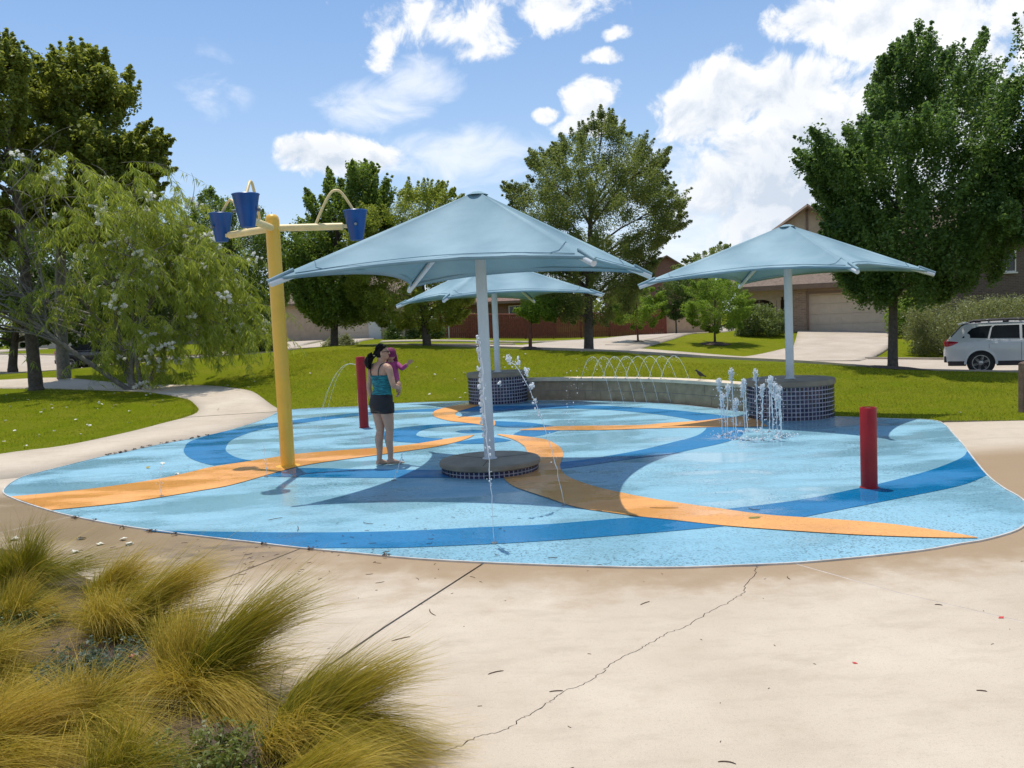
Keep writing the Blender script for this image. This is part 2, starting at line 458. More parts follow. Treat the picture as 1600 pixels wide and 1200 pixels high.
def lawn():
    m = bpy.data.materials.new('lawn'); m.use_nodes = True
    t = m.node_tree; q = NB(t); pb = t.nodes['Principled BSDF']
    pos = q.new('ShaderNodeNewGeometry').outputs['Position']
    n0 = q.noise(pos, .16, 4, .6); n1 = q.noise(pos, 1.1, 6, .65); n2 = q.noise(pos, 14, 5, .7)
    c = q.mix(q.mr(n0, .35, .65), (.215, .235, .010), (.15, .20, .006))
    sx = q.new('ShaderNodeSeparateXYZ'); t.links.new(pos, sx.inputs[0])
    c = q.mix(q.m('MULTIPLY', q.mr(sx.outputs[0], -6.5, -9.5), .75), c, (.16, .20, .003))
    c = q.mix(q.mr(n1, .42, .68, 0, .7), c, (.27, .25, .025))
    c = q.mix(q.mr(n2, .35, .7, 0, .5), c, (.10, .12, .004))
    q.put(pb.inputs['Base Color'], c); pb.inputs['Roughness'].default_value = .9; pb.inputs['Specular IOR Level'].default_value = .03
    bn = q.new('ShaderNodeBump'); bn.inputs['Strength'].default_value = .8; bn.inputs['Distance'].default_value = .05
    q.put(bn.inputs['Height'], q.m('ADD', n2, q.noise(pos, 45, 3, .7))); q.put(pb.inputs['Normal'], bn.outputs[0])
    return m
M['lawn'] = lawn()
M['blade'] = leafmat('lawn_blade', (.17, .21, .004), (.34, .36, .03), .45, .9)

def brick(name, a, b, mortar, sc=1.0):
    m = bpy.data.materials.new(name); m.use_nodes = True
    t = m.node_tree; q = NB(t); pb = t.nodes['Principled BSDF']
    v = q.new('ShaderNodeTexCoord').outputs['Object']
    cx = q.new('ShaderNodeSeparateXYZ'); t.links.new(v, cx.inputs[0])
    cb = q.new('ShaderNodeCombineXYZ'); q.put(cb.inputs[0], q.m('ADD', cx.outputs[0], cx.outputs[1])); q.put(cb.inputs[1], cx.outputs[2])
    br = q.new('ShaderNodeTexBrick'); q.put(br.inputs['Vector'], cb.outputs[0])
    br.inputs['Color1'].default_value = (*a, 1); br.inputs['Color2'].default_value = (*b, 1); br.inputs['Mortar'].default_value = (*mortar, 1)
    br.inputs['Scale'].default_value = sc; br.inputs['Brick Width'].default_value = .3; br.inputs['Row Height'].default_value = .1; br.inputs['Mortar Size'].default_value = .012; br.inputs['Bias'].default_value = -.1
    q.put(pb.inputs['Base Color'], q.mix(q.mr(q.noise(v, 1.2, 4, .6), .3, .7, 0, .35), br.outputs['Color'], b)); pb.inputs['Roughness'].default_value = .9
    bn = q.new('ShaderNodeBump'); bn.inputs['Strength'].default_value = .5; bn.inputs['Distance'].default_value = .01; bn.invert = True
    q.put(bn.inputs['Height'], br.outputs['Fac']); q.put(pb.inputs['Normal'], bn.outputs[0])
    return m
M['brick_tan'] = brick('tan_brick', (.38, .25, .165), (.25, .155, .105), (.38, .31, .24))
M['brick_red'] = brick('red_brick', (.24, .105, .075), (.17, .075, .055), (.27, .2, .16))
M['brick_dark'] = brick('dark_brick', (.15, .10, .08), (.10, .065, .055), (.2, .16, .14))
M['stucco'] = mat('tan_stucco', (.48, .37, .26), .9, .12, 3, .3, 60)
M['siding'] = mat('brown_siding', (.30, .20, .135), .85, .15, 3)
M['trim'] = mat('brown_trim', (.21, .135, .09), .7, .15, 4)
M['garage'] = mat('beige_garage_door', (.64, .52, .39), .6, .06, 3)
M['shingle'] = mat('shingle_roof', (.215, .155, .115), .95, .3, 7, .6, 22)
M['shingle_red'] = mat('reddish_shingle_roof', (.27, .165, .125), .95, .3, 7, .6, 22)
M['glass'] = mat('dark_window_glass', (.02, .024, .03), .06, .3, 2)
M['white_trim'] = mat('white_trim', (.7, .68, .64), .6, .06, 5)
M['stone_pale'] = mat('pale_stone', (.5, .44, .38), .9, .25, 3, .4, 20)
M['fence_red'] = mat('red_stained_wood', (.19, .050, .026), .8, .35, 6, .3, 30)
M['post_wood'] = mat('weathered_post_wood', (.20, .13, .095), .85, .35, 8, .5, 40)
M['paint_car'] = mat('white_car_paint', (.72, .73, .74), .25, .03, 2, coat=.8)
M['paint_dark'] = mat('dark_car_paint', (.02, .02, .035), .22, .1, 2, coat=.8)
M['cladding'] = mat('dark_plastic_cladding', (.03, .022, .028), .5, .2, 10)
M['tail'] = mat('red_tail_lens', (.45, .012, .03), .12)
M['alloy'] = mat('alloy_wheel', (.55, .52, .48), .3, .1, 5, metal=.6)
M['water'] = mat('white_water', (.90, .92, .94), .15, .04, 30)
def translucent(m, col, f):
    t = m.node_tree; q = NB(t); pb = t.nodes['Principled BSDF']; tr = q.new('ShaderNodeBsdfTranslucent'); tr.inputs[0].default_value = (*col, 1)
    mx = q.new('ShaderNodeMixShader'); mx.inputs[0].default_value = f
    t.links.new(pb.outputs[0], mx.inputs[1]); t.links.new(tr.outputs[0], mx.inputs[2]); t.links.new(mx.outputs[0], t.nodes['Material Output'].inputs[0])
translucent(M['water'], (.95, .96, .97), .5)
M['leaf_litter'] = mat('dry_leaf_litter', (.09, .055, .035), .9, .6, 30)
M['petal'] = mat('fallen_petal', (.75, .72, .6), .8, .1, 9)
# plan of the splash pad and its surroundings, metres on the ground
PAD = [(-6.6,10.76),(-6.89,11.39),(-7.04,11.95),(-7,12.29),(-6.9,12.82),(-6.73,13.69),(-6.53,14.17),(-6.3,14.92),(-5.97,15.55),(-5.68,16.45),(-5.5,17.97),(-5.51,19.07),(-5.6,20.2),(-5.3,20.51),(-4.71,20.56),(-3.77,20.52),(-3.19,20.81),(-2.4,20.85),(-1.59,20.72),(-0.96,20.58),(0.21,20.18),(0.89,19.86),(2.02,19.15),(2.79,18.48),(3.36,17.78),(3.84,16.9),(4.24,16),(4.84,15.2),(5.47,14.63),(6.33,13.91),(6.75,13.56),(6.67,13),(6.29,12.01),(5.96,11.16),(5.53,10.12),(5.11,9.07),(4.9,8.41),(4.8,7.97),(4.63,7.53),(4.34,7.09),(4.1,6.83),(3.84,6.66),(3.64,6.56),(3.45,6.5),(3.09,6.37),(2.6,6.27),(2.09,6.2),(1.61,6.2),(1.14,6.22),(0.67,6.31),(0.18,6.44),(-0.32,6.59),(-0.85,6.78),(-1.36,7.02),(-1.92,7.29),(-2.39,7.55),(-2.89,7.82),(-3.44,8.13),(-3.95,8.44),(-4.44,8.78),(-5.01,9.21),(-5.55,9.68),(-6.13,10.23)]
BANDS = {
 'orange_a': ([(-6.31,10.42),(-5.9,10.53),(-5.47,10.71),(-5.09,10.96),(-4.79,11.25),(-4.53,11.72),(-4.37,12.06),(-3.87,12.52),(-3.39,12.96),(-2.76,13.15),(-2.1,13.26),(-1.61,13.49),(-1.16,13.9),(-0.67,14.29)],
   [(-5.3,9.45),(-4.9,9.56),(-4.52,9.71),(-4.18,9.97),(-3.89,10.23),(-3.59,10.53),(-3.26,11.3),(-3.07,11.7),(-2.78,12.02),(-2.18,12.4),(-1.74,12.7),(-1.29,13.02),(-0.95,13.46),(-0.76,13.89),(-0.67,14.29)]),
 'orange_b': ([(-0.95,20.41),(-1.3,19.79),(-1.62,19.05),(-1.73,18.61),(-1.73,18.03),(-1.62,17.38),(-1.29,16.58),(-0.95,16.13),(-0.63,15.66),(-0.44,15.07)],
   [(-0.73,19.53),(-0.96,18.9),(-1.17,18.31),(-1.24,17.83),(-1.14,17.3),(-0.88,17.08),(-0.68,16.94),(-0.48,16.7),(-0.37,16.22),(-0.35,15.51),(-0.44,15.07)]),
 'orange_c': ([(0.1,14.7),(0.7,14.91),(1.37,14.78),(2.19,14.57),(2.62,14.69),(3.24,14.78),(3.67,14.95),(4.33,15.25)],
   [(0.1,14.62),(0.79,14.37),(1.58,14.13),(2.38,14.06),(3.17,13.92),(3.64,13.78),(4.14,13.68)]),
 'orange_d': ([(-0.29,14.24),(0.09,13.88),(0.47,13.37),(0.61,12.83),(0.68,12.29),(0.67,11.7),(0.61,11.18),(0.57,10.79),(0.58,10.37),(0.64,10.01),(0.76,9.66),(0.94,9.28),(1.15,8.96),(1.29,8.76),(1.56,8.44),(1.95,8.05),(2.31,7.71),(2.8,7.44),(3.18,7.21),(3.49,6.9),(3.67,6.65)],
   [(-0.29,14.16),(-0.04,13.54),(0.12,12.85),(0.17,12.26),(0.16,11.68),(0.05,11.03),(-0.07,10.58),(-0.15,10.25),(-0.11,9.91),(-0.02,9.58),(0.12,9.29),(0.29,8.96),(0.59,8.39),(0.88,8.11),(1.15,7.87),(1.42,7.68),(1.79,7.41),(2.16,7.2),(2.77,6.9),(3.31,6.71),(3.66,6.63)]),
 'blue_a': ([(-4.4,12.21),(-4.72,12.57),(-5.08,13.09),(-5.4,13.7),(-5.64,14.34),(-5.86,15.26),(-5.71,16.32),(-5.27,17.27),(-4.95,17.7),(-4.3,18.45),(-3.54,18.98),(-2.97,19.08),(-1.99,19.14),(-1.19,19.14),(-0.31,19.04),(0.69,18.73),(1.72,18.26),(2.33,17.7),(3.15,16.7),(3.81,15.51),(3.96,14.94),(3.85,14.05),(3.65,13.29),(3.5,12.88),(3.31,12.52),(2.96,12.1),(2.53,11.74),(2.14,11.42),(1.67,11.2),(1.44,11.08),(0.99,10.83),(0.59,10.64),(0.11,10.36),(-0.37,10.3),(-0.91,10.39),(-1.88,10.61),(-2.75,10.87),(-3.31,11.07)],
   [(-3.92,12.5),(-4.26,12.87),(-4.59,13.43),(-4.83,14.02),(-5.07,15.01),(-5.09,15.83),(-4.99,16.45),(-4.74,16.92),(-4.12,17.67),(-3.41,18.28),(-2.89,18.51),(-2.18,18.61),(-1.14,18.3),(-0.3,18.07),(0.66,18.01),(1.65,17.55),(2.49,16.51),(2.95,15.65),(3.24,14.78),(3.26,14.26),(3.11,13.64),(2.8,12.97),(2.33,12.43),(1.77,11.85),(1.27,11.47),(0.92,11.25),(0.6,11.13),(0.12,10.96),(-0.38,10.9),(-0.95,10.95),(-1.99,11.26),(-2.65,11.51),(-3.06,11.59),(-3.31,11.07)]),
 'blue_b': ([(-1.2,13.76),(-1.23,13.55),(-1.47,13.56),(-1.89,13.84),(-2.21,14.25),(-2.38,14.74),(-2.37,15.3),(-2.14,15.78),(-1.56,16.05),(-0.95,16.03),(-0.61,15.8)],
   [(-1.2,14.03),(-1.22,14.04),(-1.39,14.13),(-1.63,14.41),(-1.72,14.73),(-1.67,15.28),(-1.38,15.64),(-0.93,15.72),(-0.61,15.62)]),
 'blue_c': ([(-0.99,13.41),(-0.8,13.26),(-0.53,13.19),(-0.34,13.24),(-0.14,13.32),(-0.05,13.43)],
   [(-0.99,13.41),(-0.7,13.75),(-0.52,13.85),(-0.34,13.86),(-0.2,13.7),(-0.05,13.43)]),
 'blue_d': ([(-0.36,16.17),(0.11,15.83),(0.4,15.52),(0.74,14.92)],
   [(-0.35,15.41),(-0.15,15.15),(0.25,14.98),(0.74,14.92)]),
 'blue_e': ([(-0.02,14.15),(0.15,14.55),(0.46,14.49),(0.78,14.38)],
   [(-0.02,14.15),(0.17,13.85),(0.35,13.77),(0.6,14.06),(0.78,14.38)]),
 'blue_f': ([(-1.04,14.88),(-0.93,15.02),(-0.75,15),(-0.52,14.83)],
   [(-1.04,14.88),(-0.91,14.62),(-0.72,14.52),(-0.52,14.57)]),
 'blue_g': ([(-3.73,8.25),(-3.18,8.11),(-2.84,8.03),(-1.97,7.84),(-1.15,7.74),(-0.36,7.74),(0.24,7.74),(0.84,7.83),(1.17,7.86)],
   [(-3.73,8.25),(-3.11,7.93),(-2.38,7.53),(-1.91,7.28),(-1.64,7.24),(-1.07,7.15),(-0.34,7.13),(0.21,7.15),(0.77,7.21),(1.34,7.29),(1.83,7.38)]),
 'blue_h': ([(1.97,8),(2.02,8.03),(2.81,8.28),(3.63,8.73),(3.86,8.87),(4.66,9.44),(5.38,10.11),(5.71,10.57)],
   [(2.53,7.56),(2.58,7.57),(3.1,7.83),(3.69,8.13),(4.56,8.59),(5.1,9.05)]),
}
JA = [(-0.29,6.58),(-0.88,5.25),(-1.27,4.28),(-1.69,3.41)]
JB = [(-1.92,7.29),(-2.43,6.25),(-2.81,5.43)]
JC = [(-4.85,9.12),(-5.26,8.47),(-6.28,7.33)]
JD = [(2.05,6.21),(2.48,5.47),(2.95,4.85),(3.5,4.16)]
CRACK = [(1.76,6.17),(1.73,6.09),(1.68,5.95),(1.54,5.72),(1.51,5.6),(1.43,5.51),(1.32,5.38),(1.22,5.29),(1.11,5.16),(0.97,5),(0.89,4.95),(0.8,4.86),(0.71,4.77),(0.63,4.67),(0.54,4.59),(0.46,4.5),(0.41,4.4),(0.36,4.34),(0.3,4.27),(0.21,4.22),(0.14,4.13),(0.09,4.06),(0.02,3.97),(-0.03,3.93),(-0.09,3.83),(-0.19,3.78),(-0.27,3.74),(-0.33,3.67),(-0.45,3.62),(-0.61,3.4),(-0.77,3.12)]
LAWN_NEAR = [(-10.9,10.9),(-9.97,12.36),(-9.01,14.68),(-8.29,15.46),(-7.91,17.23),(-7.88,18.75),(-7.84,20.01)]
BED = [(-5.47,8.18),(-4.32,7.46),(-3.76,6.95),(-2.86,6.01),(-2.14,5.35),(-1.66,4.73),(-1.31,4.28),(-0.96,4.03),(-0.66,3.72),(-0.45,3.43),(-0.27,3.08),(-0.25,2.68)]
CTRL = [(-7.85,21,0.05),(-8.26,22,0.11),(-9.16,23.5,0.21),(-10.36,24.8,0.28),(-11.84,26,0.32),(-14.59,27.5,0.39),(-17.58,29,0.43),(-6.17,21.3,0.17),(-6.99,23,0.31),(-7.81,24.2,0.32),(-9.37,26,0.33),(-12.2,28,0.34),(-15.74,29.7,0.47),(-18.77,31,0.61),(-15.88,30,0.75),(-22.71,30,0.72),(-7.63,29,1.14),(-4.26,28.5,1.12),(-1.01,28,0.92),(2.5,27,0.76),(5.06,26.5,0.56),(6.93,26,0.4),(9.51,25,0.23),(11.22,24.8,-0.01),(12.51,23.5,-0.01),(13.99,23,-0.12),(-3.61,23.8,0.31),(-0.91,24.2,0.34),(3.47,22.8,0.35),(7.89,17.3,-0.03),(9.21,20.2,-0.01),(7.52,22,0.1),(13.69,20,-0.2),(14.43,26,-0.34),(16.81,26,-0.39),(14.22,34,-0.3),(10.81,35.5,-0.18),(17.55,35.5,-0.35),(19.78,40,0.03),(10.17,42,0.35),(6.35,42,0.59),(19.38,48,0.43),(13.49,46.5,0.61),(25.56,48,0.04),(0.88,36,0.6),(2.08,52,0.54),(2.41,60,0.55),(11.88,62,0.46),(17.22,75,0.31),(-5.69,55,1.02),(-11.09,62,1.12),(-16.72,62,1.14),(-16.55,50,0.78),(-22.1,45,0.33),(-29.4,50,1.06),(-35.24,60,1.44),(-37.69,50,1.44),(-34.89,42,1.02),(-9.45,42,0.89)]
# crown outlines: base point, then (sideways, up) in metres from it
CROWN = {
 'oak': ((-15.88,30,0.75), [(1.59,11.51),(1.97,11.32),(2.04,11.11),(2.35,11.05),(2.4,10.66),(2.54,10.39),(2.82,10.25),(3.27,10.36),(3.34,10.1),(3.11,9.76),(3.2,9.5),(2.89,9.23),(2.72,9.08),(3,8.68),(3.34,8.44),(3.53,8.59),(3.87,8.42),(3.92,8.2),(4.19,7.92),(4.04,7.65),(3.77,7.59),(3.88,7.32),(4.18,7.13),(3.94,6.88),(3.62,6.85),(3.79,6.4),(3.6,6.01),(3.28,5.58),(2.79,5.16),(2.4,4.4),(1.47,4.11),(0.14,4.39),(-0.69,5.1),(-0.91,6.44),(-0.59,7.52),(-0.61,8.62),(-0.29,9.26),(-0.52,9.7),(-0.3,10.13),(-0.14,10.68),(0.04,10.5),(0.29,10.86),(0.57,11),(0.93,11.05),(1,11.32),(1.28,11.27)]),
 'edge_l': ((-15.22,27,0.8), [(-0.26,10.77),(0.03,10.66),(0.26,10.52),(0.23,10.26),(0.38,10.06),(0.32,9.87),(0.61,9.61),(0.47,9.38),(0.23,9.35),(0.44,8.99),(0.34,8.76),(0.09,8.61),(0.13,8.22),(-0.12,7.64),(-0.13,6.66),(-0.41,5.28),(-0.57,3.88),(-2.02,3.55),(-3.61,6.02),(-3.52,8.97),(-1.96,10.65)]),
 'bucket': ((-15.47,44,0.83), [(0.08,8.09),(0.24,8.47),(0.51,8.52),(0.67,8.06),(1.05,7.79),(1.39,7.96),(1.82,7.52),(2.73,7.32),(3.35,6.8),(3.96,5.96),(4.39,4.96),(4.07,2.67),(3.3,1.05),(1.62,0.79),(-0.65,1.56),(-1.17,3.57),(-1.31,5.22),(-0.94,5.85),(-1.09,6.51),(-0.58,7.14),(-0.61,7.63),(-0.21,7.61)]),
 'spire': ((-6.86,33,0.98), [(-0.76,5.81),(-0.64,6.19),(-0.45,5.94),(-0.44,5.38),(-0.13,5.25),(0.01,6.21),(0.17,6.89),(0.29,6.88),(0.3,6.2),(0.42,5.76),(0.57,6.58),(0.68,6.67),(0.72,6.18),(0.92,6.17),(1,7.09),(1.23,7.23),(1.39,7.08),(1.6,7.36),(1.8,7.3),(1.82,6.91),(2.04,7.24),(2.13,7.09),(1.94,6.37),(2.06,5.88),(2.27,6.11),(2.43,6.79),(2.6,6.71),(2.61,6.1),(2.43,5.38),(2.57,4.88),(2.31,4.65),(2.59,2.91),(2.02,1.7),(1,1.25),(-0.5,1.2),(-1.22,1.72),(-1.53,2.61),(-1.61,3.35),(-1.35,4.32),(-1.2,4.68),(-1,5.16)]),
 'light': ((-3.14,32,0.9), [(-2.19,5.37),(-1.33,5.69),(-0.34,6.18),(0.25,6.04),(0.84,6.06),(1.5,5.68),(1.62,4.73),(1.77,3.05),(1.84,1.85),(1.31,1.03),(0.09,0.72),(-1.59,1.04),(-2.53,1.56),(-2.82,2.78),(-2.85,4.21)]),
 'center': ((2.87,31,0.64), [(-1.99,7.14),(-1.68,7.26),(-1.34,7.25),(-1.05,7.51),(-0.75,7.45),(-0.62,7.78),(-0.21,7.83),(0.13,8.09),(0.32,8.42),(0.55,8.3),(0.75,8.74),(0.97,8.5),(1.14,8.68),(1.28,8.15),(1.58,8.03),(1.8,7.68),(2.1,7.73),(2.25,7.43),(2.48,7.31),(2.53,6.89),(2.82,7.06),(3.09,7.1),(2.99,6.65),(2.79,6.38),(3.13,6.14),(3,5.73),(3.34,5.44),(3.68,5.15),(3.49,4.86),(3.57,4.51),(3.42,4.06),(3.07,4.19),(2.94,3.85),(2.58,3.41),(2.39,2.72),(2.07,2.04),(1.58,1.36),(0.74,0.93),(-0.43,1.1),(-1.59,1.27),(-1.92,1.75),(-1.8,2.91),(-2.19,3.62),(-2.53,3.98),(-2.62,4.56),(-2.95,4.92),(-2.71,5.14),(-2.36,5.01),(-2.57,5.48),(-2.91,5.84),(-2.54,6.28),(-2.2,6.15),(-1.72,6.35)]),
 's1': ((6.35,42,0.55), [(-1.08,2.77),(-0.27,3.21),(0.51,3.01),(1.13,2.36),(1.35,1.4),(0.76,0.79),(-0.2,0.68),(-1.14,1.04),(-1.43,1.84)]),
 's2': ((10.24,52,0.44), [(-0.76,3.48),(0.24,3.83),(0.8,3.02),(0.87,1.45),(0.15,1.02),(-0.71,1.33),(-0.98,2.52)]),
 's3': ((10.17,42,0.35), [(-0.93,3.11),(0.19,3.38),(1.13,3.02),(1.58,2.21),(1.79,1.41),(1.39,0.73),(0.11,0.54),(-0.99,0.84),(-1.6,1.72),(-1.42,2.66)]),
 'right': ((11.31,25,-0.02), [(-2.81,6.88),(-2.72,6.64),(-2.47,6.74),(-2.24,7.04),(-2.09,7.07),(-2.06,6.72),(-1.79,6.6),(-1.66,6.28),(-1.48,5.96),(-1.36,6.18),(-1.45,6.64),(-1.31,6.94),(-1.03,7.17),(-0.88,7.22),(-0.85,6.98),(-0.76,6.61),(-0.54,6.54),(-0.42,6.78),(-0.47,7.14),(-0.45,7.78),(-0.33,8.14),(-0.21,8.49),(-0.08,8.94),(0.11,9.11),(0.24,9.29),(0.35,9.55),(0.54,9.69),(0.76,9.68),(0.94,9.26),(1.16,8.83),(1.46,8.78),(1.53,8.27),(1.64,8.92),(1.79,9.22),(2.05,9.37),(2.27,9.11),(2.38,8.74),(2.46,9.24),(2.61,9.67),(2.94,9.76),(2.98,9.53),(3.16,9.16),(3.4,8.91),(3.31,8.52),(3.44,8.24),(3.34,7.79),(3.49,7.51),(3.66,7.2),(3.53,6.87),(3.71,6.41),(3.68,6.04),(3.75,5.73),(3.53,5.41),(3.34,5.05),(3.9,4.69),(3.71,4.19),(3.43,3.74),(3.33,3.28),(3.15,2.92),(3.05,2.64),(2.58,2.47),(2.01,2.4),(1.63,2.1),(0.87,1.99),(0.5,1.97),(-0.07,1.93),(-0.54,2.05),(-0.92,2.03),(-1.01,2.35),(-1.38,2.56),(-1.57,2.94),(-1.79,3.23),(-1.84,3.7),(-1.92,4.35),(-1.8,4.81),(-1.98,5.28),(-2.2,5.57),(-2.34,5.94),(-2.54,6.23),(-2.76,6.51)]),
 'edge_r': ((14.89,22,-0.4), [(-0.86,10.11),(-1.54,9.59),(-1.1,8.86),(-1.05,5.82),(-1.64,5.44),(-1.31,5.02),(-2.3,4.33),(-2,3.87),(-1.51,4.02),(-1.18,3.38),(0.15,2.99),(2.64,3.21),(3.39,8.03),(0.92,10.97)]),
 'dark1': ((-19.72,48,0.64), [(-1.34,8.4),(0.83,8.65),(2.21,7.88),(2.36,5.02),(1.74,1.45),(-0.48,0.82),(-2.6,1.64),(-2.67,5.25)]),
 'dark2': ((-23.57,40,0.69), [(-2.24,8.41),(1.85,7.34),(5.31,5.71),(6.64,3.56),(6.16,1.18),(3.12,1.01),(-0.5,1.17),(-3.46,1.91)]),
 'sap': ((0.71,30,0.75), [(-0.24,1.87),(0.56,2.06),(1,1.59),(0.75,1.15),(0.07,1.11),(-0.32,1.42)]),
 'far': ((19.88,88,0.18), [(-2.8,6.41),(-0.43,7.95),(0.9,8.22),(2.24,8.94),(3.23,8.64),(3.81,5.46),(3.07,2.85),(-2.24,3.09)]),
 'hedge': ((19.71,36,-0.45), [(-2.85,1.66),(-2.44,2.18),(-1.62,2.42),(-0.53,2.45),(0.28,2.28),(1.1,2.35),(2.19,2.24),(4.37,2.01),(4.93,-0.39),(-2.19,0.21),(-2.59,0.83)]),
 'sh_house': ((13.69,46,0.57), [(-1.37,0.86),(-0.66,1.52),(0.21,1.55),(1.24,1.09),(1.4,0.22),(1.11,-0.09),(-1.22,0.06)]),
 'sh_l1': ((-14.46,45,0.84), [(-0.48,0.46),(-0.21,0.96),(0.31,0.97),(0.62,0.59),(0.58,-0.03),(-0.44,0.02)]),
 'sh_l2': ((-12.97,44,0.81), [(-0.64,0.46),(-0.21,0.78),(0.45,0.68),(0.65,0.24),(0.56,-0.06),(-0.6,-0.01)]),
 'sh_l3': ((-8.04,40,0.77), [(-0.7,0.4),(-0.32,0.74),(0.29,0.77),(0.72,0.42),(0.73,-0.03),(-0.67,0.03)]),
 'sh_d1': ((-7.41,58,0.91), [(-1.02,0.62),(-0.62,1.47),(0.61,1.51),(1.01,0.74),(0.87,-0.08),(-0.97,-0)]),
 'sh_d2': ((-5.65,58,0.83), [(-0.76,0.6),(-0.27,1.46),(0.6,1.33),(1.08,0.52),(0.96,-0.09),(-0.79,-0.01)]),
 'sh_f': ((-3.08,64,0.96), [(-0.5,0.75),(-0.16,1.7),(0.52,1.76),(0.87,0.93),(0.72,-0.08),(-0.53,-0.02)]),
 'sh_r': ((20.26,44,0.41), [(-0.49,0.69),(-0.15,1.67),(0.69,2.13),(1.18,1.28),(0.84,0.3),(0.5,-0.09),(-0.33,-0.05)]),
}

# ------------------------------------------------------------------ terrain
def in_poly(x, y, poly):
    x = np.asarray(x); y = np.asarray(y); r = np.zeros(x.shape, bool); n = len(poly)
    for i in range(n):
        x0, y0 = poly[i][:2]; x1, y1 = poly[(i + 1) % n][:2]
        if y0 == y1: continue
        r ^= ((y0 > y) != (y1 > y)) & (x < (x1 - x0) * (y - y0) / (y1 - y0) + x0)
    return r
def poly_dist(x, y, poly):
    d = np.full(np.shape(x), 1e9); n = len(poly)
    for i in range(n):
        ax, ay = poly[i][:2]; bx, by = poly[(i + 1) % n][:2]
        ex, ey = bx - ax, by - ay; L = ex * ex + ey * ey + 1e-9
        t = np.clip(((x - ax) * ex + (y - ay) * ey) / L, 0, 1)
        d = np.minimum(d, np.hypot(x - ax - t * ex, y - ay - t * ey))
    return np.where(in_poly(x, y, poly), 0, d)
PADC = cr(PAD, 4, True)
PADC = [(float(a), float(b)) for a, b in PADC]
FLAT = [(-30, -12), (-16, 9), (-10.9, 10.9), (-9.97, 12.36), (-9.0, 14.68), (-8.29, 15.46), (-7.91, 17.2), (-7.9, 19.5), (-5.6, 20.3), (-4.7, 20.56), (-2.4, 20.85), (-.96, 20.58), (.9, 19.86), (2.8, 18.5), (4.2, 16.0), (5.5, 14.7), (6.8, 13.3), (13, 11.9), (30, 9), (30, -12)]
C = np.array(CTRL + [(0, 8, 0), (-6, 15, 0), (5, 9, 0), (0, 0, 0), (-10, 5, 0), (12, 5, 0), (-3, 20.6, 0), (2.5, 19, .0), (25, 10, -.1), (-25, 10, .3), (40, 45, .3), (45, 20, -.2), (-45, 20, .8), (0, 100, .6), (-60, 80, 1.4), (60, 90, .4), (12.1, 41, .2), (17.5, 41, .08), (14.5, 45, .38), (20, 44.5, .2), (0, -12, 0), (-30, -10, 0), (30, -10, 0)])
def phi(r): return np.sqrt(r * r + 9.0)
Am = phi(np.hypot(C[:, None, 0] - C[None, :, 0], C[:, None, 1] - C[None, :, 1])) + np.eye(len(C)) * -.05
Wt = np.linalg.solve(Am, C[:, 2] - .3)
def terr(x, y):
    x = np.asarray(x, float); y = np.asarray(y, float); sh = x.shape
    xf = x.ravel(); yf = y.ravel()
    z = phi(np.hypot(xf[:, None] - C[None, :, 0], yf[:, None] - C[None, :, 1])) @ Wt + .3
    far = np.clip((np.hypot(xf, yf - 30) - 75) / 60, 0, 1)
    z = z * (1 - far) + .8 * far
    d = poly_dist(xf, yf, FLAT); k = np.clip(d / 3.5, 0, 1); k = k * k * (3 - 2 * k)
    return (z * k).reshape(sh)
def tz(x, y): return float(terr(np.array([x]), np.array([y]))[0])

def axis(lo, hi, st, ext):
    a = list(np.arange(lo, hi + .01, st)); k = st
    while a[-1] < ext: k *= 1.35; a.append(a[-1] + k)
    k = st
    while a[0] > -ext: k *= 1.35; a.insert(0, a[0] - k)
    return np.array(a)
gx = axis(-42, 42, .6, 900); gy = axis(-8, 84, .6, 900)
GX, GY = np.meshgrid(gx, gy)
GZ = terr(GX, GY) - .03
nxg = len(gx); idx = np.arange(GX.size).reshape(GX.shape)
gf = np.stack([idx[:-1, :-1], idx[:-1, 1:], idx[1:, 1:], idx[1:, :-1]], -1).reshape(-1, 4)
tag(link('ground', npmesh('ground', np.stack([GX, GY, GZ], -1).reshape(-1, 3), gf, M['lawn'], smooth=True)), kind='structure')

# ------------------------------------------------------------------ splash pad
def sheet(name, poly, z, mt, parent=None, thick=0.0):
    b = MB()
    if thick: b.prism(poly, z - thick, z)
    else:
        area = sum(poly[i][0] * poly[(i + 1) % len(poly)][1] - poly[(i + 1) % len(poly)][0] * poly[i][1] for i in range(len(poly)))
        if area < 0: poly = poly[::-1]
        b.add([(p[0], p[1], z) for p in poly], [tuple(range(len(poly)))])
    return b.build(name, mt, parent)
pad = sheet('splash_pad', PADC, .004, M['pad_light'], None, .1)
tag(pad, kind='structure')
for k, (ea, eb) in BANDS.items():
    A = cr(ea, 6); Bq = cr(eb, 6)
    poly = A + Bq[::-1]
    cl = [poly[0]]
    for p in poly[1:]:
        if math.hypot(p[0] - cl[-1][0], p[1] - cl[-1][1]) > .004: cl.append(p)
    if math.hypot(cl[0][0] - cl[-1][0], cl[0][1] - cl[-1][1]) < .004: cl.pop()
    o = sheet('orange_band' if 'orange' in k else 'blue_band', cl, .012 if 'orange' in k else .008, M['pad_orange'] if 'orange' in k else M['pad_blue'], pad)
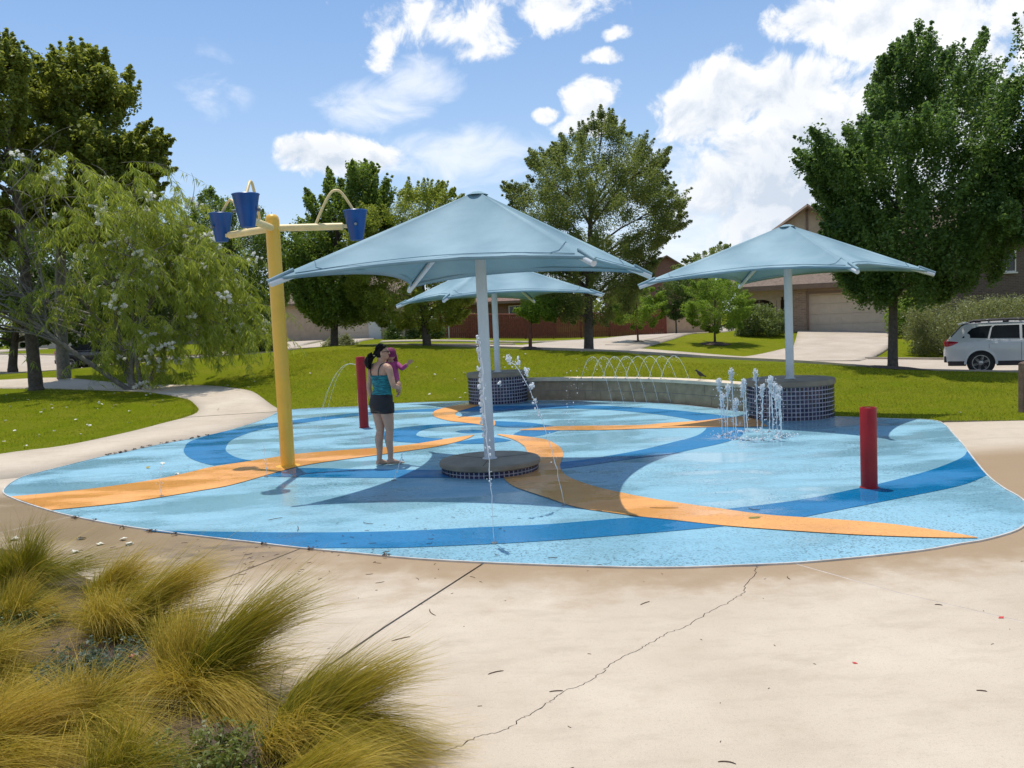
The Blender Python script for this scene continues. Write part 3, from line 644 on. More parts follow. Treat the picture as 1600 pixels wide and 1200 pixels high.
# pale metal edging round the rim
eb = MB(); n = len(PADC)
cx0, cy0 = sum(p[0] for p in PADC) / n, sum(p[1] for p in PADC) / n
ring = []
for i, p in enumerate(PADC):
    a = Vector(PADC[i - 1]); b2 = Vector(PADC[(i + 1) % n]); t = (b2 - a).normalized(); nn = Vector((t.y, -t.x))
    if nn.dot(Vector((p[0] - cx0, p[1] - cy0))) < 0: nn = -nn
    ring.append((Vector(p) + nn * .012, Vector(p) - nn * .004))
vs = []; fs = []
for o_, i_ in ring: vs += [(o_.x, o_.y, -.05), (o_.x, o_.y, .014), (i_.x, i_.y, .014), (i_.x, i_.y, -.05)]
for i in range(n):
    a = 4 * i; b2 = 4 * ((i + 1) % n)
    for k in range(3): fs.append((a + k, a + k + 1, b2 + k + 1, b2 + k))
eb.add(vs, fs); eb.build('rim_edging', mat('pale_edging', (.60, .57, .52), .6, .3, 4), pad)

# ------------------------------------------------------------------ concrete apron: slabs between real joints
apron = thing('concrete_apron', None, None, (0, 0, 0), kind='structure')
sheet('joint_bed', [(-30, -10), (-12, 9), (-9, 10), (-7.2, 12), (-5.8, 15.5), (-5.6, 20), (0, 20), (6, 14), (13, 11.5), (13, -10)], -.022, M['subgrade'], apron)
def nearest(p): return min(range(n), key=lambda i: (PADC[i][0] - p[0]) ** 2 + (PADC[i][1] - p[1]) ** 2)
def offs(line, w):
    """the same line moved sideways by w (left positive)"""
    out = []
    for i, p in enumerate(line):
        a = line[max(i - 1, 0)]; b = line[min(i + 1, len(line) - 1)]
        t = Vector((b[0] - a[0], b[1] - a[1])).normalized(); out.append((p[0] - t.y * w, p[1] + t.x * w))
    return out
def clean(line):
    out = [line[0]]
    for p in line[1:]:
        if math.hypot(p[0] - out[-1][0], p[1] - out[-1][1]) > .01: out.append(p)
    return out
crk = [CRACK[0]]
for a, b in zip(CRACK[:-3], CRACK[1:-2]):
    for k in range(1, 7):
        t = k / 6; j = .011 if k < 6 else 0
        crk.append((a[0] + (b[0] - a[0]) * t + random.uniform(-j, j), a[1] + (b[1] - a[1]) * t + random.uniform(-j, j)))
crk += CRACK[-2:] + [(-1.7, 1.6), (-3.0, -10)]
LEFTJ = [(-7.04, 11.95), (-11.5, 10.2), (-30, 4)]                  # far left limit of the front slabs
joints = [(LEFTJ, .004), (JC + [(-9.5, 3.9), (-30, -9)], .0075), (JB + [(-5.2, 1.2), (-9.5, -10)], .008), (JA + [(-2.5, 1.9), (-6.5, -10)], .010), (crk, .0030),
          (JD + [(5.6, .9), (11.0, -10)], .0075), ([(6.81, 13.28), (7.96, 13.09), (13, 11.9), (13, 11.8)], .004)]
corner = {0: [], 1: [(-30, -10)], 2: [], 3: [], 4: [], 5: [(13, -10)]}
def pad_arc(i0, i1):
    """rim points from i0 to i1 walking counter-clockwise (left, front, right)"""
    d = (i1 - i0) % n; e = (i0 - i1) % n
    return [PADC[(i0 + k) % n] for k in range(d + 1)] if DIRP > 0 else [PADC[(i0 - k) % n] for k in range(e + 1)]
ar = sum(PADC[i][0] * PADC[(i + 1) % n][1] - PADC[(i + 1) % n][0] * PADC[i][1] for i in range(n))
DIRP = 1 if ar > 0 else -1
for k in range(6):
    La, wa = joints[k]; Lb, wb = joints[k + 1]
    La = clean(offs(La, -wa if False else wa)); Lb = clean(offs(Lb, -wb))
    ia, ib = nearest(La[0]), nearest(Lb[0])
    arc = pad_arc(ia, ib)
    arc = [ring[PADC.index(p)][0] for p in arc][1:-1]
    poly = [(p[0], p[1]) for p in La[::-1]] + [(p.x, p.y) for p in arc] + [(p[0], p[1]) for p in Lb] + corner[k][::-1]
    o = sheet('slab', poly, 0.0, M['concrete'], apron, .09)
for J in (JC, JD):
    q = J + [((-9.5, 3.9) if J is JC else (5.6, .9))]
    poly = offs(q, .0072) + offs(q, -.0072)[::-1]
    sheet('joint_filler', poly, -.0008, M['caulk'], apron, .01)

# walk that leaves the pad at the back and curls away behind the near lawn
inner = [(-10.9, 10.9), (-9.97, 12.36), (-9.0, 14.68), (-8.29, 15.46), (-7.91, 17.2), (-7.8, 18.75), (-7.72, 20.0), (-7.85, 21), (-8.26, 22), (-9.16, 23.5), (-10.36, 24.8), (-11.84, 26), (-14.59, 27.5), (-18.5, 29.2), (-26, 31)]
inner = cr([(-16, 9.0), (-12.5, 9.9)] + inner, 5)
rim_l = [ring[i][0] for i in range(n)]
i0 = nearest((-7.04, 11.95)); i1 = nearest((-5.5, 20.4))
arcL = pad_arc(i1, i0)
arcL = [ring[PADC.index(p)][0] for p in arcL][::-1]
outer = [(p.x, p.y) for p in arcL] + cr([(-5.6, 20.35), (-6.0, 21.2), (-6.95, 22.9), (-7.81, 24.2), (-9.37, 26.0), (-12.2, 28.0), (-15.7, 29.9), (-19.5, 31.2), (-26.5, 33)], 5)
outer = [(-29, 4.35), (-16, 8.65), (-11.5, 10.23)] + outer
def resample(L, m):
    L = np.array(L, float); d = np.r_[0, np.cumsum(np.hypot(*np.diff(L, axis=0).T))]
    t = np.linspace(0, d[-1], m); return np.stack([np.interp(t, d, L[:, 0]), np.interp(t, d, L[:, 1])], 1)
def drape(name, L, Rr, mt, m, k, dz, parent=None, kind='structure', thick=.12):
    """a sheet between two edge lines laid on the terrain, with turned-down edges"""
    a = resample(L, m); b = resample(Rr, m); s = np.linspace(0, 1, k)
    P = a[:, None, :] * (1 - s[None, :, None]) + b[:, None, :] * s[None, :, None]
    Z = terr(P[..., 0], P[..., 1]) + dz
    V = np.concatenate([P, Z[..., None]], -1)
    V = np.concatenate([V[:, :1] - [0, 0, thick], V, V[:, -1:] - [0, 0, thick]], 1)
    ix = np.arange(V.shape[0] * V.shape[1]).reshape(V.shape[:2])
    F = np.stack([ix[:-1, :-1], ix[:-1, 1:], ix[1:, 1:], ix[1:, :-1]], -1).reshape(-1, 4)
    o = link(name, npmesh(name, V.reshape(-1, 3), F[:, ::-1], mt), parent)
    if parent is None and kind: tag(o, kind=kind)
    return o
# split the walk at a joint where it leaves the rim
def upto(L, yv): return [p for p in L if p[1] <= yv]
walk = thing('garden_path', None, None, (0, 0, 0), kind='structure')
innA = [p for p in inner if p[1] <= 19.9]; outA = [p for p in outer if p[1] <= 20.3]
drape('slab', innA, outA, M['concrete'], 60, 3, 0.0, walk)
innB = [(innA[-1][0], innA[-1][1] + .015)] + [p for p in inner if p[1] > 19.93]; outB = [(outA[-1][0], outA[-1][1] + .015)] + [p for p in outer if p[1] > 20.33]
drape('slab', innB, outB, M['concrete'], 50, 6, 0.006, walk)

# ------------------------------------------------------------------ streets, kerbs, drives
main = cr([(62, 4), (45, 13), (32, 20.5), (22, 26.0), (15, 29.2), (9, 31.8), (3, 35), (-4, 39), (-12, 43), (-22, 46), (-34, 48), (-70, 50)], 8)
drape('street', offs(main, 4.6), offs(main, -4.6), M['road'], 160, 8, .035)
side = cr([(2.2, 38), (5.5, 45), (9.5, 55), (14.5, 68), (18.5, 82), (22, 110)], 8)
drape('side_street', offs(side, 3.0), offs(side, -3.0), M['road'], 70, 6, .045)
def kerb(line, name='kerb', hk=.10):
    P = resample(line, max(8, int(len(line) * 2))); z = terr(P[:, 0], P[:, 1]); b = MB(); rings = []
    for i in range(len(P)):
        a = P[max(i - 1, 0)]; c = P[min(i + 1, len(P) - 1)]; t = Vector((c[0] - a[0], c[1] - a[1])).normalized(); nn = Vector((-t.y, t.x, 0)) * .09; p = Vector((P[i][0], P[i][1], z[i]))
        rings.append([p - nn + Vector((0, 0, -.1)), p + nn + Vector((0, 0, -.1)), p + nn + Vector((0, 0, hk)), p - nn + Vector((0, 0, hk))])
    b.loft(rings); return tag(b.build(name, M['road']), kind='structure')
farside = [p for p in offs(main, -4.75)]
nearside = [p for p in offs(main, 4.75)]
if farside[0][1] < nearside[0][1]: farside, nearside = nearside, farside
kerb([p for p in farside if 14.2 < p[0] < 55]); kerb([p for p in farside if -60 < p[0] < .2]); kerb([p for p in nearside if -40 < p[0] < 40], hk=.055)
drape('driveway', [(8.0, 33.9), (13.4, 40), (16.5, 48.4)], [(13.75, 33.2), (18.2, 40), (22.1, 48.4)], M['road'], 22, 12, .06)
drape('driveway', [(-17.5, 49), (-17.3, 55), (-17.5, 63)], [(-12.4, 48), (-13.2, 55), (-13.6, 63)], M['road'], 20, 8, .06)
drape('driveway', [(-13.0, 48), (-12.6, 55), (-12.7, 61.6)], [(-9.2, 47), (-9.7, 55), (-9.8, 61.6)], M['road'], 20, 8, .055)
drape('driveway', [(-39, 53), (-42, 66)], [(-33, 52.8), (-36, 66)], M['road'], 20, 8, .06)
drape('sidewalk', [(-60, 42.2), (-30, 41.6), (-16, 39)], [(-60, 40.9), (-30, 40.3), (-16.3, 37.8)], M['road'], 40, 3, .05)
drape('sidewalk', [(4.5, 40.2), (14, 60), (20, 84)], [(5.6, 39.9), (15.1, 60), (21.2, 84)], M['road'], 40, 3, .06)
drape('sidewalk', [(-8, 53.2), (0.5, 53.6), (6.6, 53.8)], [(-8, 52.2), (0.5, 52.6), (6.0, 52.8)], M['road'], 20, 3, .05)

# planting bed in the near corner
bedp = BED[:9] + [(-.70, 3.0), (-.75, 2.0), (-.9, -1), (-9, -1), (-10, 6)]
bx, by = np.meshgrid(np.arange(-9, -.1, .12), np.arange(-1, 8.4, .12))
bi = in_poly(bx, by, bedp); dd = np.full(bx.shape, 0.0)
edge = np.full(bx.shape, 9.)
for i in range(len(bedp)):
    ax, ay = bedp[i]; cx_, cy_ = bedp[(i + 1) % len(bedp)]; ex, ey = cx_ - ax, cy_ - ay; L = ex * ex + ey * ey
    t = np.clip(((bx - ax) * ex + (by - ay) * ey) / L, 0, 1); edge = np.minimum(edge, np.hypot(bx - ax - t * ex, by - ay - t * ey))
bz = np.clip(.16 * np.where(bi, edge, -edge), -.06, .085) + rng.normal(0, .007, bx.shape) * np.clip(edge / .35, 0, 1)
ib = np.arange(bx.size).reshape(bx.shape); keep = (edge < .45) | bi
fb_ = np.stack([ib[:-1, :-1], ib[:-1, 1:], ib[1:, 1:], ib[1:, :-1]], -1)[keep[:-1, :-1] & keep[1:, 1:] & keep[1:, :-1] & keep[:-1, 1:]]
tag(link('planting_bed', npmesh('planting_bed', np.stack([bx, by, bz], -1).reshape(-1, 3), fb_, M['mulch'], smooth=True)), kind='structure')

# ------------------------------------------------------------------ round planters clad in mosaic
TILES = [M['tile_a'], M['tile_b'], M['tile_c'], M['tile_a']]
def planter(name, label, c, R, h, cap, rows, cols, cat='plinth', rim=.03, single=True):
    t = thing(name, label, cat, (c[0], c[1], 0), 'mosaic clad round plinths')
    MB().lathe((c[0], c[1], -.1), [(R, 0), (R, h - cap + .1)], 64).build('drum', M['grout'], t, ang=40)
    MB().lathe((c[0], c[1], h - cap), [(R + rim - .012, 0), (R + rim, .012), (R + rim, cap - .015), (R + rim - .015, cap), (R - .2, cap + .001)], 72).build('cap_slab', M['slab_cap'], t, ang=40)
    for k in range(3):                                  # saw cuts in the cap
        a = .4 + k * 2 * PI / 3
        MB().box((c[0] + math.cos(a) * R * .55, c[1] + math.sin(a) * R * .55, h - .004), (R * .75, .006, .014), a).build('cap_joint', M['subgrade'], t)
    ph = (h - cap) / rows; pw = 2 * PI * R / cols
    mes = []
    for i in range(4):
        b = MB(); w, d, q = pw * .385, .006, ph * .385
        b.add([(-w, 0, -q), (w, 0, -q), (w, 0, q), (-w, 0, q), (-w * .86, -d, -q * .86), (w * .86, -d, -q * .86), (w * .86, -d, q * .86), (-w * .86, -d, q * .86)],
              [(4, 5, 6, 7), (0, 1, 5, 4), (1, 2, 6, 5), (2, 3, 7, 6), (3, 0, 4, 7)])
        mes.append(b.mesh('tile', TILES[i]))
    toc = math.atan2(CAM.y - c[1], CAM.x - c[0])
    rest = MB(); cnt = 0
    for j in range(rows):
        for i in range(cols):
            a = 2 * PI * i / cols
            near = math.cos(a - toc) > -.08
            p = Vector((c[0] + (R + .0005) * math.cos(a), c[1] + (R + .0005) * math.sin(a), (j + .5) * ph))
            if near and single:
                o = link('tile', random.choice(mes), t, p - Vector((c[0], c[1], 0)))
                o.rotation_euler = (random.uniform(-.03, .03), 0, a + PI / 2 + random.uniform(-.03, .03)); cnt += 1
            else:
                rest.box(p, (pw * .82, .008, ph * .82), a + PI / 2, mi=random.randrange(3))
    if rest.v: tag(rest.build('tile_field', TILES[:3], t), kind='stuff')
    return t
PC = (-.33, 10.8); PR = (4.92, 14.93); PL = (-.345, 20.15)
planter('tiled_plinth', 'low wide plinth with two rows of dark tiles under the nearest umbrella', PC, .62, .155, .07, 2, 62)
planter('tiled_plinth', 'drum of dark square tiles under a grey cap, beside the cluster of upright jets', PR, .735, .675, .10, 8, 66)
planter('tiled_plinth', 'far tiled drum with a grey cap behind the white post and woman', PL, .70, .725, .10, 8, 62)

# ------------------------------------------------------------------ low block wall behind the pad
wallt = thing('block_wall', 'curved low wall of grey concrete blocks with a pale cap, between the two tiled drums', 'wall', (2.4, 18.6, 0))
wl = cr([(.28, 20.28), (1.0, 20.02), (2.12, 19.33), (2.92, 18.62), (3.52, 17.9), (4.02, 17.02), (4.42, 16.1), (4.62, 15.6)], 10)
wl = resample(wl, 400); cum_ = np.r_[0, np.cumsum(np.hypot(*np.diff(wl, axis=0).T))]
def on_wall(s):
    p = Vector((np.interp(s, cum_, wl[:, 0]), np.interp(s, cum_, wl[:, 1]), 0)); e = .05
    q = Vector((np.interp(s + e, cum_, wl[:, 0]), np.interp(s + e, cum_, wl[:, 1]), 0)); r = Vector((np.interp(s - e, cum_, wl[:, 0]), np.interp(s - e, cum_, wl[:, 1]), 0))
    d = (q - r).normalized(); return p, math.atan2(d.y, d.x)
Lw = cum_[-1]
cb = MB(); rings = []
for k in range(60):
    p, a = on_wall(Lw * k / 59); nn = Vector((-math.sin(a), math.cos(a), 0)) * .085
    rings.append([p - nn + Vector((0, 0, -.05)), p + nn + Vector((0, 0, -.05)), p + nn + Vector((0, 0, .455)), p - nn + Vector((0, 0, .455))])
cb.loft(rings); cb.build('wall_core', M['grout'], wallt)
for j in range(2):
    k = 0; s = .02 + .2 * j
    while s < Lw - .1:
        L = min(.40, Lw - s); p, a = on_wall(s + L / 2)
        b = MB().box((p.x, p.y, .115 + .229 * j), (L - .008, .2 + random.uniform(-.004, .004), .222), a)
        b.build('block', M['block'], wallt, bevel=.006); s += .40
s = .0
while s < Lw - .1:
    L = min(.61, Lw - s); p, a = on_wall(s + L / 2)
    MB().box((p.x, p.y, .495 + random.uniform(-.001, .001)), (L - .006, .36, .072), a).build('cap_stone', M['capstone'], wallt, bevel=.008); s += .61

# ------------------------------------------------------------------ square shade umbrellas
def umbrella(label, c, z0, zc, za, ang, s=2.64):
    t = thing('shade_umbrella', label, 'umbrella', (c[0], c[1], z0), 'square blue shade umbrellas')
    X, Y = c
    MB().lathe((X, Y, z0), [(.095, 0), (.095, .008), (.085, .012)], 24).build('base_plate', M['white_paint'], t, ang=40)
    MB().tube([(X, Y, z0), (X, Y, za - .1)], .070, 24).build('post', M['white_paint'], t, ang=40)
    apex = Vector((X, Y, za)); cs = []
    for k in range(4):
        a = ang + k * PI / 2
        cs.append(Vector((X + s * math.cos(a), Y + s * math.sin(a), zc)))
    for k in range(4):
        d = (cs[k] - apex).normalized()
        st = apex + d * .1 - Vector((0, 0, .15)); en = cs[k] - d * .005 - Vector((0, 0, .052))
        MB().tube([st, en], [.042, .034], 14).build('arm', M['white_paint'], t, ang=40)
    # cloth: four panels, hips on the arms, edges pulled in by the rim cable
    nt_, nr = 24, 16; v = []; f = []; edge = []
    for k in range(4):
        A, B = cs[k], cs[(k + 1) % 4]
        dA = (A - apex); dB = (B - apex); A2 = apex + dA * .985; B2 = apex + dB * .985
        mid = (A + B) / 2; inw = (Vector((X, Y, mid.z)) - mid).normalized()
        base = len(v); el_ = []
        for i in range(nt_ + 1):
            u = i / nt_; q = 4 * u * (1 - u); q2 = q ** .85
            E = A2.lerp(B2, u) + inw * (.40 * q2) + Vector((0, 0, .115 * q))
            E.z = max(E.z, zc)
            el_.append(E)
            for j in range(nr + 1):
                r = .028 + (1 - .028) * j / nr
                P = apex.lerp(E, r); P.z -= .07 * math.sin(PI * r) * q
                P.z += (.010 * math.sin(9 * u + 5 * r + k) + .006 * math.sin(31 * u + 3 * k) * r ** 3) * q ** .5 * r
                v.append(P)
        edge.append(el_)
        for i in range(nt_):
            for j in range(nr):
                a = base + i * (nr + 1) + j; f.append((a, a + 1, a + nr + 2, a + nr + 1))
    cb = MB(); cb.add(v, f); cl = cb.build('canopy', M['fabric'], t, smooth=True)
    bm = bmesh.new(); bm.from_mesh(cl.data); bmesh.ops.remove_doubles(bm, verts=bm.verts, dist=.002)
    bmesh.ops.recalc_face_normals(bm, faces=bm.faces); bm.to_mesh(cl.data); bm.free(); smooth_me(cl.data)
    # hem pocket, stitched line above it, tension cable
    h = MB(); st = MB()
    for el_ in edge:
        vs = []; fs = []
        for i, E in enumerate(el_):
            out = (Vector((E.x - X, E.y - Y, 0))).normalized()
            sl = (E - apex).normalized()
            vs += [E + Vector((0, 0, .006)) - sl * .002, E + out * .006 - Vector((0, 0, .028)), E - sl * .07 - Vector((0, 0, .012))]
        for i in range(len(el_) - 1):
            a = 3 * i; fs += [(a, a + 3, a + 4, a + 1), (a + 1, a + 4, a + 5, a + 2)]
        h.add(vs, fs)
        st.tube([E - (E - apex).normalized() * .085 + Vector((0, 0, .006)) for E in el_[1:-1]], .004, 5)
    for k in range(4):
        el_ = edge[k]
        for A_, e1 in ((cs[k], el_[3]), (cs[(k + 1) % 4], el_[-4])):
            p_ = apex.lerp(A_, .80) + Vector((0, 0, .004)); st.tube([p_, p_.lerp(e1, .5) + Vector((0, 0, -.012)), e1 - (e1 - apex).normalized() * .08 + Vector((0, 0, .006))], .0035, 5)
    h.build('hem', M['fabric'], cl, smooth=True)
    st.build('hem_seam', M['hem'], cl)
    for k in range(4):
        d = (cs[k] - apex); dn = d.normalized()
        MB().tube([cs[k] - dn * .30 + Vector((0, 0, .004)), cs[k] + dn * .02 + Vector((0, 0, -.006))], [.020, .020], 10).build('corner_sleeve', M['fabric'], cl, ang=40)
        MB().box(cs[k] - dn * .02 - Vector((0, 0, .02)), (.06, .03, .03), math.atan2(dn.y, dn.x)).build('cable_clamp', M['steel'], t)
    MB().lathe((X, Y, za), [(.14, -.052), (.06, -.012), (.0, -.006)], 24, capt=False, capb=False).build('apex_cap', M['fabric'], t, smooth=True)
    return t
umbrella('nearest blue umbrella, on the white post in the middle of the pad', PC, .156, 2.49, 3.56, -1.10)
umbrella('blue umbrella on the tiled drum beside the upright jets, before the garage', (4.92, 14.90), .676, 2.44, 3.38, -1.519)
umbrella('far blue umbrella showing below the nearest one, where the block wall starts', (-.325, 20.0), .726, 2.435, 3.38, -1.965)

# ------------------------------------------------------------------ yellow bucket pole
BP = Vector((-3.22, 11.86, 0))
bt = thing('bucket_pole', 'tall yellow pole with three blue tipping buckets on its arms', 'water feature', BP)
MB().lathe(BP, [(.17, .0), (.17, .012), (.105, .014)], 28).build('base_flange', M['yellow'], bt, ang=40)
MB().lathe(BP, [(.100, 0), (.097, 3.44), (.09, 3.49), (.06, 3.525), (.0, 3.535)], 32, capt=False).build('pole', M['yellow'], bt, ang=50)
for ang, L, hz in ((math.radians(-90.5), .92, .10), (math.radians(143.5), .98, .13), (math.radians(8.5), .95, .01)):
    d = Vector((math.cos(ang), math.sin(ang), 0)); sd = Vector((-d.y, d.x, 0)); za_ = 3.34
    c0 = BP + Vector((0, 0, za_))
    arm = MB().tube([c0 + d * .06, c0 + d * L], .049, 18)
    arm = arm.build('arm', M['yellow_pale'], bt, ang=40)
    MB().tube([c0 + d * L, c0 + d * (L + .014)], [.049, .042], 18).build('end_cap', M['yellow_pale'], arm, ang=40)
    hook = cr([c0 + d * (L * .60), c0 + d * (L * .72) + Vector((0, 0, .24)), c0 + d * (L * .84) + Vector((0, 0, .44)), c0 + d * (L * .93) + Vector((0, 0, .50)), c0 + d * (L * 1.03) + Vector((0, 0, .45)), c0 + d * (L + .19) + Vector((0, 0, .17 + hz))], 5)
    MB().tube(hook, .0185, 10).build('filler_pipe', M['yellow_pale'], bt, ang=60)
    bc = c0 + d * (L + .19) + Vector((0, 0, hz))
    tl = Matrix.Rotation(random.uniform(-.05, .05), 3, sd)
    prof = [(.078, -.205), (.083, -.211), (.09, -.205), (.166, .19), (.175, .20), (.168, .207), (.158, .20), (.083, -.18), (0, -.18)]
    b = MB(); b.lathe((0, 0, 0), prof, 28, capt=False); b.v = [tuple(tl @ Vector(p) + bc) for p in b.v]
    bk = b.build('bucket', M['blue_plastic'], bt, ang=50)
    for sgn in (-1, 1):
        MB().tube([bc + sd * sgn * .13, bc + sd * sgn * .175], .02, 8).build('pivot_pin', M['steel'], bk, ang=40)
    MB().box(c0 + d * (L + .03), (.10, .05, .05), ang).build('bucket_bracket', M['yellow_pale'], bt, bevel=.006)

# ------------------------------------------------------------------ red posts
def red_post(label, x, y, r, h, hole):
    t = thing('spray_post', label, 'post', (x, y, 0), 'red posts on the pad')
    MB().lathe((x, y, 0), [(r + .012, .004), (r + .012, .014), (r, .018), (r, h - .01), (r - .006, h)] + ([(r - .02, h), (r - .022, h - .03), (0, h - .03)] if hole else [(r * .5, h + .006), (0, h + .007)]), 28, capt=False).build('tube', M['red'], t, ang=40)
    if hole: MB().lathe((x, y, h - .029), [(r - .024, 0), (r - .024, .018), (0, .02)], 20, capt=False).build('end_cap', M['slab_cap'], t, ang=40)
    else:
        MB().lathe((x, y, h - .16), [(r + .003, 0), (r + .006, .012), (r + .003, .024)], 28).build('nozzle_ring', M['red'], t, ang=40)
    return t
red_post('short thick red post standing alone on a blue band', 3.675, 8.70, .083, .85, True)
red_post('slim red post spraying thin streams, behind the woman', -2.87, 16.12, .088, 1.36, False)

# ------------------------------------------------------------------ water
def drop(b, p, r):
    r *= random.uniform(.4, 1.15)
    b.ball(p, (r * random.uniform(.7, 1.2), r * random.uniform(.7, 1.2), r * random.uniform(.8, 1.7)), 6, 4)
def blob(b, c, R, k):
    for _ in range(int(k * 1.7)):
        d = Vector((random.gauss(0, 1), random.gauss(0, 1), random.gauss(0, 1))).normalized() * (R * random.random() ** .5)
        drop(b, Vector(c) + Vector((d.x * .75, d.y * .75, d.z * 1.25)), random.uniform(.004, .012) * (1.6 - d.length / R * .8))
def stream(b, pts, r0, r1, wob=.006, gap=0.0):
    P = cr(pts, 7); seg = []
    for i, p in enumerate(P):
        q = Vector(p) + Vector((random.uniform(-wob, wob), random.uniform(-wob, wob), 0)) * min(1, i / 6)
        seg.append(q)
    i = 0
    while i < len(seg) - 1:
        u = i / len(seg); ln = len(seg) - i if gap == 0 or u < .3 else random.randint(2, 5)
        s = seg[i:i + ln + 1]
        if len(s) >= 2: b.tube(s, [max(.0015, (r0 + (r1 - r0) * ((i + k) / len(seg))) * random.uniform(.6, 1.35)) for k in range(len(s))], 6)
        i += ln + (random.randint(1, 2) if gap and random.random() < gap and u > .3 else 0)
def jet(label, base, pts, r0, r1, wob, gap, heads=(), spray=0, spread=.1, group='water jets'):
    t = thing('water_jet', label, 'fountain jet', base, group)
    b = MB(); stream(b, [base] + pts, r0, r1, wob, gap); b.build('stream', M['water'], t, smooth=True)
    if heads or spray:
        b = MB()
        for c, R, k in heads: blob(b, c, R, k)
        P = cr([base] + pts, 7)
        for _ in range(spray):
            p = Vector(P[int(len(P) * random.uniform(.25, .999))])
            drop(b, p + Vector((random.gauss(0, spread), random.gauss(0, spread), -abs(random.gauss(0, spread)) * 1.5)), random.uniform(.0035, .009))
        tag(b.build('droplet', M['water'], t, smooth=True), kind='stuff')
    MB().lathe((base[0], base[1], .004), [(.028, 0), (.028, .010), (.012, .012), (0, .0121)], 14, capt=False).build('nozzle', M['steel'], t, ang=40)
    return t
jet('tallest single jet, a beaded column rising in front of the white post', (-.216, 7.15, .01), [(-.222, 7.15, .5), (-.235, 7.16, 1.0), (-.25, 7.17, 1.45), (-.27, 7.18, 1.80)], .0035, .006, .010, .55,
    [((-.27 + .008 * math.sin(k * 2.1), 7.18, 1.78 - .052 * k), .012 + .011 * random.random(), 7) for k in range(17)], 60, .016)
jet('leaning thin jet from the shaded orange swoosh whose arc breaks up into drops', (.48, 8.53, .01), [(.40, 8.5, .45), (.27, 8.45, .95), (.10, 8.4, 1.38), (-.03, 8.36, 1.53)], .0035, .0045, .008, .35,
    [((-.02, 8.36, 1.53), .05, 16), ((.07, 8.4, 1.50), .05, 14), ((.15, 8.42, 1.40), .05, 16), ((.2, 8.43, 1.25), .045, 14), ((-.12, 8.33, 1.30), .03, 9), ((.22, 8.44, 1.1), .04, 9), ((.25, 8.44, .98), .03, 7)], 26, .03)
jet('low faint jet on the orange arm far from the posts', (-4.25, 10.0, .01), [(-4.26, 10.0, .15), (-4.25, 10.0, .30), (-4.24, 10.0, .37)], .004, .003, .006, .4, [], 16, .035)
jet('low faint jet near the foot of the yellow pole', (-3.3, 11.05, .01), [(-3.29, 11.05, .15), (-3.3, 11.05, .33), (-3.31, 11.05, .46)], .003, .002, .006, .4, [], 8, .02)
jet('small slanting jet in the shade edge beside the feet of the woman', (-1.52, 10.35, .01), [(-1.46, 10.35, .15), (-1.41, 10.35, .28), (-1.38, 10.35, .36)], .005, .004, .006, .3, [], 12, .025)
# ring of upright jets beside the tiled drum
heights = [.86, .60, .78, .98, .58, .70, .88, .95, .80, .84, .90, .76, .62, .72]
words = ['tall with a foamy head', 'stubby with one foamy knob', 'straight with a small head', 'tallest of all', 'lowest with a foam cap', 'slim with beaded stem', 'tall with a drooping head', 'with a long foamy plume',
         'medium with a double head', 'thick-headed beside the drum', 'tall with a broad white crown', 'slim and slightly bent', 'short with scattered drops', 'narrow with a thin broken stem']
nth = ['first', 'second', 'third', 'fourth', 'fifth', 'sixth', 'seventh', 'eighth', 'ninth', 'tenth', 'eleventh', 'twelfth', 'thirteenth', 'fourteenth']
ringp = []
for k in range(14):
    a = 2 * PI * k / 14 + .2; ringp.append((3.62 + .43 * math.cos(a) + random.uniform(-.02, .02), 12.75 + .52 * math.sin(a)))
ringp.sort(key=lambda p: p[0] / p[1])
for k, (x, y) in enumerate(ringp):
    h = heights[k]; lx = random.uniform(-.05, .03); ly = random.uniform(-.03, .03)
    top = (x + lx, y + ly, h)
    jet('%s upright jet from the left in the ring, %s' % (nth[k], words[k]), (x, y, .01), [(x + lx * .2, y + ly * .2, h * .4), (x + lx * .6, y + ly * .6, h * .8), top], .0065, .010, .006, .12 if k % 3 else 0,
        [((top[0], top[1], h - .02), .062, 60), ((top[0] - .01, top[1], h - .12), .046, 34)] + ([((top[0] - lx * .2, top[1], h - .22), .03, 10)] if k % 2 else []), 44, .035, 'upright jets in a ring')
b = MB()
for _ in range(240):
    a = random.uniform(0, 2 * PI); r = random.gauss(.45, .10)
    drop(b, Vector((3.62 + r * math.cos(a), 12.75 + r * math.sin(a) * 1.1, .012)), .014)
tag(b.build('splash_froth', M['water'], None, smooth=True, loc=(3.62, 12.75, 0)), kind='stuff')
